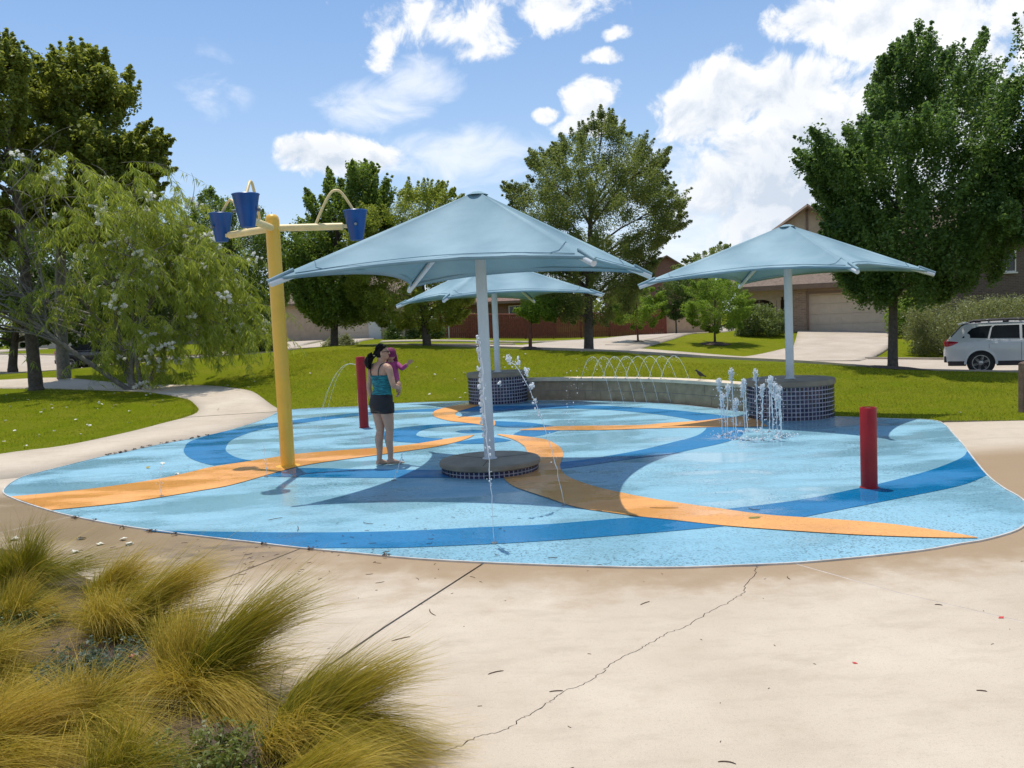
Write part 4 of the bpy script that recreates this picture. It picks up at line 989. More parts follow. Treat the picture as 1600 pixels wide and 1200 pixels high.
# fan of arching jets springing from the wall cap
for k in range(8):
    e = Vector(((2.05 + .235 * k) * .98 + .2, 18.75 - .17 * k, .02)); s0 = Vector((e.x - .62, e.y + .55, .54))
    pk = s0.lerp(e, .36) + Vector((0, 0, .60)); d = e - s0
    pts = [s0 + d * u + Vector((0, 0, 4 * .72 * u * (1 - u) + .0)) for u in (.12, .27, .42, .58, .74, .88, 1.0)]
    t = thing('water_arc', '%s arching jet over the block wall from the left%s' % (nth[k], [', broken into beads', ', beaded', ', low and dripping', '', ', next to the middle', ', smooth', ', high and unbroken', ', last and clearest'][k]), 'fountain jet', s0, 'arching jets over the block wall')
    b = MB(); stream(b, [s0] + pts, .0045, .0035, .004, .30 if k < 3 else .0); b.build('stream', M['water'], t, smooth=True)
    b = MB()
    for _ in range(60 if k < 4 else 22):
        u = random.uniform(.1, 1); p = s0 + d * u + Vector((0, 0, 4 * .72 * u * (1 - u)))
        drop(b, p + Vector((random.gauss(0, .03), random.gauss(0, .03), -abs(random.gauss(0, .05)))), .006)
    tag(b.build('droplet', M['water'], t, smooth=True), kind='stuff')
    MB().lathe(s0 - Vector((0, 0, .013)), [(.015, 0), (.015, .02), (.006, .028)], 10).build('nozzle', M['steel'], t, ang=40)
# a last broken column of drops behind the leaning jet
t = thing('water_jet', 'loose falling beads of a spent jet between the far drum and the arching jets', 'fountain jet', (.92, 15.2, 0), 'water jets')
b = MB()
for k in range(46):
    z = random.random() ** 1.3 * 1.0
    drop(b, Vector((1.0 + random.gauss(0, .05) + .25 * (z > .5) * random.random(), 15.2 + random.gauss(0, .05), z + .03)), .008)
tag(b.build('droplet', M['water'], t, smooth=True), kind='stuff')
# umbrella of thin streams round the far red post
t = thing('water_spray', 'umbrella of thin streams falling round the slim red post', 'spray', (-2.87, 16.12, 1.22), 'water jets')
for k in range(13):
    a = 2 * PI * k / 13 + .1; rr = random.uniform(.28, .5) if k not in (5, 6, 7) else random.uniform(.8, 1.1)
    if math.sin(a) < -.55: continue
    d = Vector((math.cos(a), math.sin(a), 0)); s0 = Vector((-2.87, 16.12, 1.21)) + d * .09
    pts = [s0 + d * rr * u + Vector((0, 0, .09 * u * (1 - u) * 4 - 1.19 * u ** 2.2)) for u in (.15, .3, .5, .7, .85, 1)]
    b = MB(); stream(b, [s0] + pts, .0017, .0011, .006, .5)
    for _ in range(9):
        p = Vector(pts[random.randrange(1, 6)]); drop(b, p + Vector((random.gauss(0, .05), random.gauss(0, .05), random.gauss(0, .06))), .004)
    b.build('stream', M['water'], t, smooth=True)

# ------------------------------------------------------------------ bird on the wall
bp = Vector((3.86, 17.30, .531))
bd = thing('bird', 'small black bird perched on the pale cap of the block wall', 'bird', bp)
bl = mat('black_feathers', (.012, .012, .018), .4)
b = MB()
pr = [(-.23, .055, .004, .010), (-.15, .075, .012, .016), (-.09, .095, .028, .030), (-.03, .115, .042, .046), (.03, .140, .042, .045), (.07, .165, .030, .032), (.095, .190, .026, .027), (.115, .205, .025, .024), (.135, .207, .014, .013), (.142, .206, .004, .004)]
b.loft([[Vector((bp.x + x * -.7, bp.y - x * .5, bp.z + z)) + Vector((.5 * ry * math.cos(q), -.8 * ry * math.cos(q), rz * math.sin(q))) for q in [2 * PI * j / 10 for j in range(10)]] for x, z, ry, rz in pr])
b.build('body', bl, bd, smooth=True)
MB().tube([bp + Vector((-.095, -.07, .205)), bp + Vector((-.135, -.097, .198))], [.008, .001], 6).build('beak', bl, bd)
for sgn in (-1, 1):
    MB().tube([bp + Vector((sgn * .015, 0, .09)), bp + Vector((sgn * .017, 0, .0))], .004, 5).build('leg', bl, bd)

# timber post at the edge of the lawn
pt = thing('timber_post', 'square weathered timber post standing in the lawn at the frame edge', 'post', (8.80, 14.45, 0))
MB().box((8.80, 14.45, .36), (.14, .14, .86)).build('shaft', M['post_wood'], pt, bevel=.008)
MB().lathe((8.80, 14.45, .79), [(.098, 0), (.085, .02), (.0, .035)], 4, capt=False).build('cap', M['post_wood'], pt)

# ------------------------------------------------------------------ foliage
def leaves(cen, rad, npl, size, asp=.5, squash=1.0, tone=None, updir=.35, stretch=None):
    """rhombic leaves scattered through clumps; returns vertices, quads, per-face tone"""
    N = len(cen) * npl
    c = np.repeat(np.asarray(cen, float), npl, 0); r = np.repeat(np.asarray(rad, float), npl)
    d = rng.normal(size=(N, 3)); d /= np.linalg.norm(d, axis=1)[:, None]
    rr = rng.random(N) ** .45
    off = d * (r * rr)[:, None]; off[:, 2] *= squash
    if stretch is not None: off = off + np.repeat(stretch, npl, 0) * (rng.random(N) * 2 - 1)[:, None]
    p = c + off
    nrm = rng.normal(size=(N, 3)); nrm[:, 2] += updir * 2; nrm += d * .5; nrm /= np.linalg.norm(nrm, axis=1)[:, None]
    a = np.cross(nrm, rng.normal(size=(N, 3))); a /= np.linalg.norm(a, axis=1)[:, None] + 1e-9
    b = np.cross(nrm, a)
    L = size * rng.uniform(.6, 1.35, N)[:, None] * .5; Wd = L * asp
    fold = nrm * L * .25
    V = np.stack([p - a * L, p + b * Wd + fold, p + a * L, p - b * Wd + fold], 1).reshape(-1, 3)
    F = np.arange(N * 4).reshape(-1, 4)
    tn = (np.repeat(tone, npl) if tone is not None else np.full(N, .5)) + rng.normal(0, .16, N)
    return V, F, np.clip(tn, 0, 1)

def crown_points(outl, n, depth=.9, gap=.18, seed=0, shell=.5):
    """points inside the volume a crown outline sweeps out: (sideways, depth, up) and how near the surface each lies"""
    o = np.array(outl); lo, hi = o.min(0), o.max(0); pts = []; sh = []
    zb = np.linspace(lo[1], hi[1], 60); xs = np.linspace(lo[0], hi[0], 160)
    ins = np.array([in_poly(xs, np.full(160, z), outl) for z in zb])
    L = np.array([xs[i][0] if i.any() else np.nan for i in ins]); Rr = np.array([xs[i][-1] if i.any() else np.nan for i in ins])
    tries = 0
    while len(pts) < n and tries < n * 60:
        tries += 1
        x = random.uniform(lo[0], hi[0]); z = random.uniform(lo[1], hi[1])
        if not in_poly(np.array([x]), np.array([z]), outl)[0]: continue
        i = min(59, int((z - lo[1]) / (hi[1] - lo[1]) * 59.999))
        if np.isnan(L[i]): continue
        c = (L[i] + Rr[i]) / 2; h = (Rr[i] - L[i]) / 2 + 1e-3
        u = (x - c) / h; y = random.uniform(-1, 1); rad = math.sqrt(max(0, 1 - u * u)); yy = y * h * depth * rad
        q = math.sqrt(u * u + (y * rad) ** 2)
        if random.random() > shell + (1 - shell) * q: continue
        if noise.noise(Vector((x * .55 + seed * 7.3, yy * .55, z * .55))) < -.5 + gap * 1.9 - .10: continue
        pts.append((x, yy, z)); sh.append(q)
    return np.array(pts), np.array(sh)

def edge_dist(x, y, poly):
    d = np.full(np.shape(x), 1e9)
    for i in range(len(poly)):
        ax, ay = poly[i]; bx_, by_ = poly[(i + 1) % len(poly)]; ex, ey = bx_ - ax, by_ - ay; L = ex * ex + ey * ey + 1e-9
        t = np.clip(((x - ax) * ex + (y - ay) * ey) / L, 0, 1); d = np.minimum(d, np.hypot(x - ax - t * ex, y - ay - t * ey))
    return d
def limb(b, p, q, r0, r1, bend=.12, k=5, n=6):
    p, q = Vector(p), Vector(q); L = (q - p).length; P = []
    w = Vector((random.gauss(0, 1), random.gauss(0, 1), .4)) * (L * bend)
    for i in range(k + 1):
        t = i / k; P.append(p.lerp(q, t) + w * math.sin(PI * t) * .5 + Vector((0, 0, L * .06 * math.sin(PI * t))))
    b.tube(P, [r0 + (r1 - r0) * (i / k) for i in range(k + 1)], n, caps=False)
    return P

def tree(key, name, label, leafm, n=220, npl=110, size=.16, cr_=.5, trunk=.17, bark='bark', depth=.9, gap=.15, asp=.55, upright=False, group=None, lean=0.0, seed=0, low=.35, shell=.5, tonebias=0.0, cat='tree', fork=.28, xs=1.0, loc=None, updir=.35, squash=.85, spray=.9):
    base, outl = CROWN[key]
    outl = [(x * xs, z) for x, z in outl]
    base = Vector(loc if loc else base)
    t = thing(name, label, cat, base, group)
    o = np.array(outl); ztop = o[:, 1].max(); zlow = o[:, 1].min()
    pts, sh = crown_points(outl, n, depth, gap, seed, shell)
    de = edge_dist(pts[:, 0], pts[:, 2], outl)
    rad = np.minimum(cr_ * rng.uniform(.65, 1.25, len(pts)), .10 + de * .75)
    P = pts + np.array(base)
    st = None
    if upright:
        cx = o[:, 0].mean(); d = np.stack([(pts[:, 0] - cx) * .16, pts[:, 1] * .16, np.full(len(pts), .85)], 1); st = d * (rad * 1.7)[:, None]
    tone = np.array([.5 + .55 * noise.noise(Vector(p) * .8) for p in P]) + tonebias + (sh - .6) * .12
    V, F, tn = leaves(P, rad, npl, size, asp, squash, tone, updir, st)
    # sprays: tapering runs of leaves that carry the outline out to its tips, and more of them all round
    ctr = np.array([o[:, 0].mean(), zlow + (ztop - zlow) * .4]); sc_ = []; sr_ = []
    k_ = len(outl); ar_ = sum(outl[i][0] * outl[(i + 1) % k_][1] - outl[(i + 1) % k_][0] * outl[i][1] for i in range(k_))
    for i in range(k_):
        a_, b_, c_ = o[i - 1], o[i], o[(i + 1) % k_]; cr2 = ((b_[0] - a_[0]) * (c_[1] - b_[1]) - (b_[1] - a_[1]) * (c_[0] - b_[0])) * (1 if ar_ > 0 else -1)
        if cr2 <= 0: continue
        inn = b_ + (ctr - b_) / (np.linalg.norm(ctr - b_) + 1e-6) * spray; yy = random.uniform(-.6, .6)
        for q in np.linspace(0, 1, 6): sc_.append((inn[0] + (b_[0] - inn[0]) * q, yy * (1 - q * .4), inn[1] + (b_[1] - inn[1]) * q)); sr_.append(cr_ * .55 * (1 - q) + .05)
    out_ = [i for i in range(len(pts)) if sh[i] > .7]; random.shuffle(out_)
    for i in out_[:int(len(pts) * .35)]:
        p_ = pts[i]; d_ = np.array([p_[0] - ctr[0], p_[1], p_[2] - ctr[1]]); d_[2] = abs(d_[2]) * .6 + (.9 if upright else .3) * np.linalg.norm(d_[:2]); d_ /= np.linalg.norm(d_) + 1e-6
        L_ = min(spray * random.uniform(.4, 1.0), float(de[i]) + .25)
        for q in np.linspace(.2, 1, 5): sc_.append(tuple(p_ + d_ * L_ * q)); sr_.append(cr_ * .45 * (1 - q) + .05)
    sc_ = np.array(sc_) + np.array(base)
    V2, F2, tn2 = leaves(sc_, np.array(sr_), max(10, npl // 5), size * .9, asp, 1.0, np.array([.6 + .4 * noise.noise(Vector(p) * .8) for p in sc_]) + tonebias, updir)
    F = np.concatenate([F, F2 + len(V)]); V = np.concatenate([V, V2]); tn = np.concatenate([tn, tn2])
    me = npmesh('crown', V - np.array(base), F, leafm, {'tone': ('FACE', tn)})
    link('crown', me, t)
    b = MB(); zc_ = zlow + (ztop - zlow) * .62; xc = o[:, 0].mean() * .55 + lean
    spine = [base + Vector((0, 0, -.4)), base + Vector((0, 0, 0.02)), base + Vector((xc * .05, 0, zlow * .5)), base + Vector((xc * .3, .05, zlow + (zc_ - zlow) * fork)), base + Vector((xc * .7, 0, zlow + (zc_ - zlow) * .65)), base + Vector((xc, 0, zc_))]
    sp = cr(spine, 4); m = len(sp)
    b.tube(sp, [trunk * (1.25 if i < 2 else 1.08 if i < 5 else 1.0) * (1 - .8 * max(0, (i - 4) / (m - 4)) ** 1.3) for i in range(m)], 10)
    nl = max(7, min(26, len(P) // 9)); pick = list(range(len(P))); random.shuffle(pick)
    for i in pick[:nl]:
        q = Vector(P[i]); h = (q.z - base.z - zlow * .7) / max(.1, zc_ - zlow * .7)
        k = int(np.clip(.42 + h * .42 + random.uniform(-.06, .05), .5, .92) * (m - 1)); s0 = Vector(sp[k])
        r0 = trunk * .5 * (1 - k / m) + .02
        L = limb(b, s0, q, r0, .012, .12)
        ds = np.linalg.norm(P - np.array(q), axis=1)
        for j in np.argsort(ds)[1:4]: limb(b, L[3], P[j], r0 * .35, .006, .1, 4, 4)
    b.build('trunk', M[bark], t, smooth=True)
    return t

LM = {'oak': leafmat('oak_leaf', (0.0776, 0.1207, 0.0207), (0.3191, 0.3536, 0.069), .5), 'dark': leafmat('dark_leaf', (0.0345, 0.0725, 0.0155), (0.1294, 0.1984, 0.0448), .5), 'ash': leafmat('ash_leaf', (0.0642, 0.1248, 0.0196), (0.2407, 0.3298, 0.0624), .5),
      'lime': leafmat('light_green_leaf', (0.1346, 0.2018, 0.0224), (0.3737, 0.4261, 0.0822), .5), 'elm': leafmat('elm_leaf', (0.0725, 0.1138, 0.0259), (0.2674, 0.3191, 0.1), .5), 'maple': leafmat('maple_leaf', (0.0417, 0.0949, 0.0246), (0.1613, 0.2656, 0.0721), .5),
      'young': leafmat('young_tree_leaf', (0.0972, 0.1869, 0.0194), (0.284, 0.4036, 0.0598), .5), 'sage': leafmat('sage_leaf', (.10, .125, .04), (.28, .30, .12)), 'shrub': leafmat('shrub_leaf', (0.0719, 0.1079, 0.0287), (0.23, 0.2875, 0.0935), .5),
      'willow': leafmat('desert_willow_leaf', (.13, .20, .015), (.42, .48, .09), .5), 'dry': leafmat('dry_leaf', (.13, .09, .045), (.3, .22, .12))}
G1 = 'trees round the park'
tree('oak', 'oak_tree', 'tall oak with a grey trunk rising above the white-flowered willow', LM['oak'], 520, 120, .15, .42, .22, 'bark_grey', .85, .26, .62, group=G1, seed=1, updir=.55)
tree('edge_l', 'oak_tree', 'dark oak at the frame edge with a brown trunk beside the grey one', LM['oak'], 330, 120, .15, .42, .2, 'bark', .8, .28, .6, group=G1, seed=2, tonebias=0)
tree('dark2', 'shade_tree', 'broad low dark tree filling in behind the two oak trunks', LM['dark'], 294, 192, 0.158, .75, .22, group=G1, seed=3, gap=.05)
tree('dark1', 'shade_tree', 'dark tree far behind the white-flowered willow', LM['dark'], 210, 192, 0.145, .7, .2, group=G1, seed=4, gap=.1)
tree('bucket', 'shade_tree', 'dark green tree right behind the blue buckets', LM['ash'], 357, 192, 0.112, .46, .2, group=G1, seed=5, upright=True, gap=.12, tonebias=-.15)
tree('spire', 'ash_tree', 'tree with several pointed leaders behind the yellow pole arm', LM['ash'], 441, 183, 0.099, .32, .17, 'bark', .8, .22, .6, True, G1, seed=6, tonebias=-.02)
tree('light', 'ash_tree', 'rounded yellow-green tree behind the nearest umbrella', LM['lime'], 441, 192, 0.092, .36, .19, 'bark', .85, .12, .42, group=G1, seed=7)
tree('center', 'elm_tree', 'large open elm with a bushy crown above the far umbrella', LM['elm'], 651, 201, 0.079, .38, .2, 'bark', .9, .16, .45, group=G1, seed=8, shell=.35)
tree('right', 'maple_tree', 'large dark tree with flame-like leaders in front of the garage', LM['maple'], 756, 192, 0.096, .32, .15, 'bark', 1.0, .24, .62, True, G1, seed=9, shell=.35)
tree('edge_r', 'maple_tree', 'dark tree mostly beyond the frame above the white wagon', LM['maple'], 441, 192, 0.099, .38, .18, 'bark', .8, .14, .62, group=G1, seed=10)
tree('s1', 'young_tree', 'small leafy tree in front of the red fence beside the street', LM['young'], 84, 210, 0.079, .34, .055, 'bark_red', .9, .05, .5, group='young street trees', seed=11)
tree('s2', 'young_tree', 'dark slim young tree on a thin trunk further up the side street', LM['dark'], 63, 192, 0.092, .36, .06, 'bark', .9, .05, .5, group='young street trees', seed=12)
tree('s3', 'young_tree', 'round bright young tree in a mulch ring on the corner lawn', LM['young'], 115, 227, 0.079, .36, .065, 'bark', .9, .05, .5, group='young street trees', seed=13)
tree('sap', 'young_tree', 'red-stemmed sapling in front of the red fence by the far post', LM['young'], 48, 192, 0.066, .3, .07, 'bark_red', .9, .1, .5, group='young street trees', seed=14)
tree('far', 'distant_tree', 'treetop above the roofs behind the umbrella by the garage', LM['elm'], 115, 157, 0.172, .9, .2, group=G1, seed=15)
def shrub(key, label, lm, n, npl, size, r, name='shrub', group='shrubs by the houses', cat='shrub', seed=0):
    base, outl = CROWN[key]
    t = thing(name, label, cat, base, group); base = Vector(base)
    pts, sh = crown_points(outl, n, .8, .02, seed, .3); P = pts + np.array(base)
    tone = np.array([.5 + .5 * noise.noise(Vector(p) * 1.3) for p in P])
    V, F, tn = leaves(P, r * rng.uniform(.7, 1.2, len(P)), npl, size, .5, .9, tone, .5)
    link('foliage', npmesh('foliage', V - np.array(base), F, lm, {'tone': ('FACE', tn)}), t)
    b = MB()
    for i in range(0, len(P), 3): limb(b, base + Vector((P[i][0] - base.x, P[i][1] - base.y, 0)) * .4 + Vector((0, 0, -.1)), P[i], .025, .006, .08, 4, 4)
    b.build('stem', M['bark'], t, smooth=True)
    return t
shrub('hedge', 'big rounded grey-green hedge behind the white wagon', LM['sage'], 420, 130, .085, .42, 'hedge', None, 'hedge', 20)
shrub('sh_house', 'loose grey-green bush in front of the porch columns', LM['shrub'], 90, 110, .11, .36, seed=21)
shrub('sh_l1', 'rounded grey bush by the far drive, behind the willow tip', LM['shrub'], 50, 90, .10, .3, seed=22)
shrub('sh_l2', 'low clipped bush between the grey bush and the yellow pole', LM['shrub'], 50, 90, .10, .3, seed=23)
shrub('sh_l3', 'dusty bush at the foot of the many-leadered tree', LM['sage'], 60, 90, .09, .28, seed=24)
shrub('sh_d1', 'dark bush against the beige garage house', LM['dark'], 60, 80, .14, .42, seed=25)
shrub('sh_d2', 'dark bush by the corner of the red brick house', LM['dark'], 60, 80, .14, .42, seed=26)
shrub('sh_f', 'bright bush at the end of the red fence', LM['young'], 50, 80, .12, .4, seed=27)
shrub('sh_r', 'dark leafy bush at the garage corner behind the maple trunk', LM['young'], 70, 100, .11, .4, seed=28)

# mulch rings under street trees
for key, r in (('s1', .5), ('s3', .75), ('right', 1.1), ('center', .6), ('sap', .45)):
    bx_, by_, bz_ = CROWN[key][0]; b = MB(); vs = []; m2 = 22
    for k in range(m2):
        a = 2 * PI * k / m2; q = r * random.uniform(.88, 1.08); x, y = bx_ + q * math.cos(a), by_ + q * math.sin(a); vs.append((x, y, tz(x, y) - .01))
    for k in range(m2):
        a = 2 * PI * k / m2; x, y = bx_ + r * .45 * math.cos(a), by_ + r * .45 * math.sin(a); vs.append((x, y, tz(x, y) + .07))
    vs.append((bx_, by_, tz(bx_, by_) + .09))
    b.add(vs, [(k, (k + 1) % m2, m2 + (k + 1) % m2, m2 + k) for k in range(m2)] + [(m2 + k, m2 + (k + 1) % m2, 2 * m2) for k in range(m2)])
    tag(b.build('mulch_ring', M['mulch'], None, smooth=True, loc=(bx_, by_, tz(bx_, by_))), kind='structure')

# far woods that close the horizon
P = []
for k in range(220):
    a = math.radians(random.uniform(-75, 75)); d = random.uniform(125, 190); h = random.uniform(2, 8)
    P.append((d * math.sin(a), d * math.cos(a), h * random.random() + .8))
V, F, tn = leaves(np.array(P), np.full(len(P), 4.0), 90, 1.0, .6, .8, np.full(len(P), .45), .4)
tag(link('far_woods', npmesh('far_woods', V, F, LM['oak'], {'tone': ('FACE', tn)})), kind='stuff')

# ------------------------------------------------------------------ desert willow: arching limbs, hanging narrow leaves, white blossom
wb = Vector((-11.75, 26.4, tz(-11.75, 26.4)))
wt = thing('desert_willow', 'arching willow with narrow hanging leaves and white blossom, beside the garden path', 'tree', wb)
b = MB(); tips = []
def wp(px, py, d):
    """place on the willow, given as metres across and up at its own depth"""
    return Vector((px, d, py))
heads = [(-16.8, 5.2), (-15.8, 4.3), (-14.9, 5.6), (-14.0, 4.8), (-13.2, 5.6), (-12.6, 4.6), (-12.0, 5.5), (-11.4, 5.9), (-10.8, 5.0), (-10.4, 5.6), (-9.9, 4.6), (-9.3, 5.0), (-8.9, 4.1), (-8.6, 3.3), (-8.2, 2.6), (-9.2, 2.9), (-9.8, 3.7), (-10.4, 3.2), (-10.1, 2.3), (-10.8, 1.9), (-9.4, 2.0), (-8.7, 2.1), (-11.3, 3.9), (-12.1, 3.5), (-11.6, 2.2), (-12.6, 2.4), (-13.4, 3.2), (-10.9, 1.2), (-12.2, 1.4), (-14.8, 3.0), (-16.2, 3.0), (-17.2, 3.8), (-10.3, 4.2), (-9.6, 4.2), (-11.0, 4.5), (-9.0, 3.5), (-10.0, 5.1), (-16.9, 2.2), (-7.9, 2.0), (-15.6, 7.2), (-14.6, 7.6), (-13.6, 7.0), (-16.6, 6.8), (-12.4, 6.6), (-11.2, 6.5), (-10.0, 6.1)]
stems = [limb(b, wb + Vector((random.uniform(-.15, .15), random.uniform(-.15, .15), -.2)), wb + Vector((dx, random.uniform(-.7, .7), dz)), .085, .045, .14, 5, 8) for dx, dz in ((-2.6, 2.2), (-1.3, 2.8), (-.3, 3.2), (.6, 2.8), (1.2, 2.2), (.2, 1.9))]
for x, z in heads:
    d = 26.0 + random.uniform(-1.3, 1.1)
    q = wp(x * d / 26, z, d)
    sm = min(stems, key=lambda L: (L[-1] - q).length + random.uniform(0, 1.2)); j = random.choice((3, 4, 5)); P = limb(b, sm[j], q, .035, .010, .16, 6, 5); tips.append((q, P))
pool = [p for q, P in tips for p in P[1:]]
for k in range(9):                                                     # long level limbs reaching out over the lawn
    sm = stems[k % 2]; z = 2.5 + .16 * k
    L = limb(b, sm[2 + k % 3], wp(-18.4 + .5 * (k % 4), z + .15, 26.2 + random.uniform(-.7, .7)), .050 - .002 * k, .022, .07, 9, 6); pool += L[2:] * 2
pool = [p for p in pool if p.x < -10.5]
for k in range(260):                                                   # bare tangled twigs springing from them
    p = random.choice(pool); q = p + Vector((random.uniform(-1.3, 1.5), random.uniform(-.5, .5), random.uniform(-.5, 1.3)))
    pool += limb(b, p, q, random.choice((.009, .012, .018)), .004, .22, 6, 4)[2:5]
b.build('trunk', M['bark_grey'], wt, smooth=True)
LV = []; LT = []; dense = {}
twb = MB(); blossoms = []
for q, P in tips:
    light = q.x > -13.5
    for k in range(22 if light else 7):
        st = q + Vector((random.gauss(0, .36), random.gauss(0, .36), random.gauss(0, .26)))
        dr = Vector((random.gauss(.25, .6), random.gauss(0, .6), random.uniform(-.1, .75))); L = random.uniform(.5, 1.15)
        pts = []
        for i in range(7):
            u = i / 6; pts.append(st + dr * (L * u) + Vector((0, 0, -1.05 * L * u * u)))
        twb.tube(pts, [.006 - .0007 * i for i in range(7)], 3, caps=False)
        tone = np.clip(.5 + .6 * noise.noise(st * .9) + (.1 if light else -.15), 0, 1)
        for i in range(46):
            u = random.uniform(.08, 1) * 5.999; j = int(u); p = pts[j].lerp(pts[j + 1], u - j)
            lv = Vector((random.gauss(0, .5) + .12, random.gauss(0, .5), -.75)).normalized(); ll = random.uniform(.17, .32)
            sd = lv.cross(Vector((random.gauss(0, 1), random.gauss(0, 1), random.gauss(0, 1)))).normalized() * random.uniform(.009, .016)
            mid = p + lv * ll * .5 + Vector((0, 0, .012)); LV += [p, mid + sd, p + lv * ll - Vector((0, 0, .015)), mid - sd]; LT.append(tone + random.gauss(0, .16))
        if light and random.random() < .085: blossoms.append(pts[random.choice((3, 4, 6))])
LV = np.array([tuple(p) for p in LV]) - np.array(wb)
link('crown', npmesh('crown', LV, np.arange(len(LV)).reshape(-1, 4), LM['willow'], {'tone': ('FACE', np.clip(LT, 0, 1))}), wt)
twb.build('twig', M['bark_grey'], wt)
white = mat('white_blossom', (.85, .84, .80), .7, .1, 9); translucent(white, (.9, .9, .86), .5)
bms = []
for v_ in range(4):
    c = rng.normal(size=(9, 3)) * [.09, .09, .07]; V, F, tn = leaves(c, np.full(9, .03), 7, .075, .8, 1, None, .2); bms.append(npmesh('blossom', V, F, white))
for p in blossoms:
    o = link('blossom', random.choice(bms), wt, p - wb); o.scale = (random.uniform(1.0, 1.7),) * 3; o.rotation_euler = (0, 0, random.uniform(0, 6))

# ------------------------------------------------------------------ lawn blades, petals and litter
def inlawn(x, y):
    ok = ~in_poly(x, y, PADC) & (poly_dist(x, y, PADC) > .03)
    ok &= ~in_poly(x, y, innA_poly) & ~((y < 13.4 - .18 * (x - 6.8)) & (x > 4)) & ~((y < 11.0 + .32 * (x + 10.9)) & (x < -6.5) & (x > -14))
    return ok
innA_poly = [tuple(p) for p in inner] + [tuple(p) for p in outer[::-1]]
def scatter(n_, x0, x1, y0, y1, hgt):
    x = rng.uniform(x0, x1, n_); y = rng.uniform(y0, y1, n_); ok = inlawn(x, y) & (np.abs(x) < y * .64 + 1.5)
    return x[ok], y[ok], hgt
sx, sy = [], []
for a in ((60000, -18, -6, 10.5, 27), (70000, -8, 4, 19.8, 29), (60000, 4, 15, 12.6, 25)):
    x, y, _ = scatter(*a, .05); sx.append(x); sy.append(y)
ex_ = rng.integers(0, len(PADC), 14000); ex = np.array(PADC)[ex_] + rng.normal(0, .06, (14000, 2))      # taller fringe along the rim
ok = inlawn(ex[:, 0], ex[:, 1]) & (ex[:, 1] > 12) & ((ex[:, 0] > -5.2) | (ex[:, 1] > 20.4)); sx.append(ex[ok, 0]); sy.append(ex[ok, 1])
ip = resample(inner, 9000) + rng.normal(0, .035, (9000, 2)) + np.array([-.05, .0]); ok = ~in_poly(ip[:, 0], ip[:, 1], innA_poly); sx.append(ip[ok, 0]); sy.append(ip[ok, 1])
x = np.concatenate(sx); y = np.concatenate(sy); z = terr(x, y) - .04; N = len(x)
a = rng.uniform(0, 2 * PI, N); hgt = rng.uniform(.022, .052, N); wd = rng.uniform(.004, .008, N) * (1 + y / 22)
lx = rng.normal(0, .025, N); ly = rng.normal(0, .025, N)
V = np.stack([np.stack([x - np.cos(a) * wd, y - np.sin(a) * wd, z], 1), np.stack([x + np.cos(a) * wd, y + np.sin(a) * wd, z], 1), np.stack([x + lx, y + ly, z + hgt], 1)], 1).reshape(-1, 3)
mott = np.array([noise.noise(Vector((a_ * .45, b_ * .6, 3.1))) + .6 * noise.noise(Vector((a_ * 1.6, b_ * 2.0, 7.7))) for a_, b_ in zip(x, y)])
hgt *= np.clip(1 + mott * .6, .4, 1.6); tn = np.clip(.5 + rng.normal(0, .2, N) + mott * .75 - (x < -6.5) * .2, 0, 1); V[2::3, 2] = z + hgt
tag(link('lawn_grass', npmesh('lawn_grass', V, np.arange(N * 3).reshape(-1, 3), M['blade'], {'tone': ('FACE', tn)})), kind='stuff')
pts = []
for _ in range(80):
    px_, py_ = random.uniform(-16, -7.6), random.uniform(13, 26)
    if inlawn(np.array([px_]), np.array([py_]))[0]: pts.append((px_, py_, tz(px_, py_) + .02))
for _ in range(26):
    px_, py_ = random.uniform(-9, 3), random.uniform(21, 28); pts.append((px_, py_, tz(px_, py_) + .03))
for px_, py_ in ((-4.2, 8.0), (-3.9, 7.75), (-3.75, 7.9), (-4.0, 7.5), (-3.6, 7.7), (-4.9, 8.1), (-5.3, 12.6), (-4.7, 11.6), (7.6, 14.3)): pts.append((px_, py_, .012))
V, F, tn = leaves(np.array(pts), np.full(len(pts), .02), 3, .07, .8, .2, None, 2.0)
tag(link('fallen_petals', npmesh('fallen_petals', V, F, M['petal'])), kind='stuff')
b = MB()
def twig(x, y, L, r=.004):
    a = random.uniform(0, 2 * PI); c = random.uniform(-1.6, 1.6); P = []; p = Vector((x, y, (.012 if in_poly(np.array([x]), np.array([y]), PADC)[0] else 0) + r * .8))
    for i in range(7): P.append(p.copy()); a += c / 6; p += Vector((math.cos(a), math.sin(a) * .9, 0)) * (L / 6)
    b.tube(P, [r * .6, r, r, r * 1.1, r, r, r * .4], 4)
for _ in range(110):
    x, y = random.gauss(-1.9, 1.3), random.gauss(6.9, .7)
    if not -4.6 < x < 2: continue
    twig(x, y, random.uniform(.012, .08), .0022)
for _ in range(70):
    y = random.uniform(2.7, 9); x = random.uniform(-.64, .64) * y; twig(x, y, random.uniform(.008, .03), .0018)
for x, y, L in ((-.2, 4.45, .12), (.12, 4.2, .09), (-.62, 5.55, .2), (.15, 3.4, .1), (.8, 3.45, .1), (.85, 5.5, .12), (1.9, 5.9, .1), (-.8, 5.0, .16), (2.6, 5.2, .06), (.5, 3.0, .08), (.3, 6.6, .1), (2.2, 4.0, .06), (-2.1, 7.9, .3), (-1.4, 8.05, .22), (-2.4, 8.5, .2), (1.3, 8.2, .35), (2.3, 7.9, .2)): twig(x, y, L * .8, .003)
tag(b.build('leaf_litter', M['leaf_litter'], None), kind='stuff')
cr_pts = []
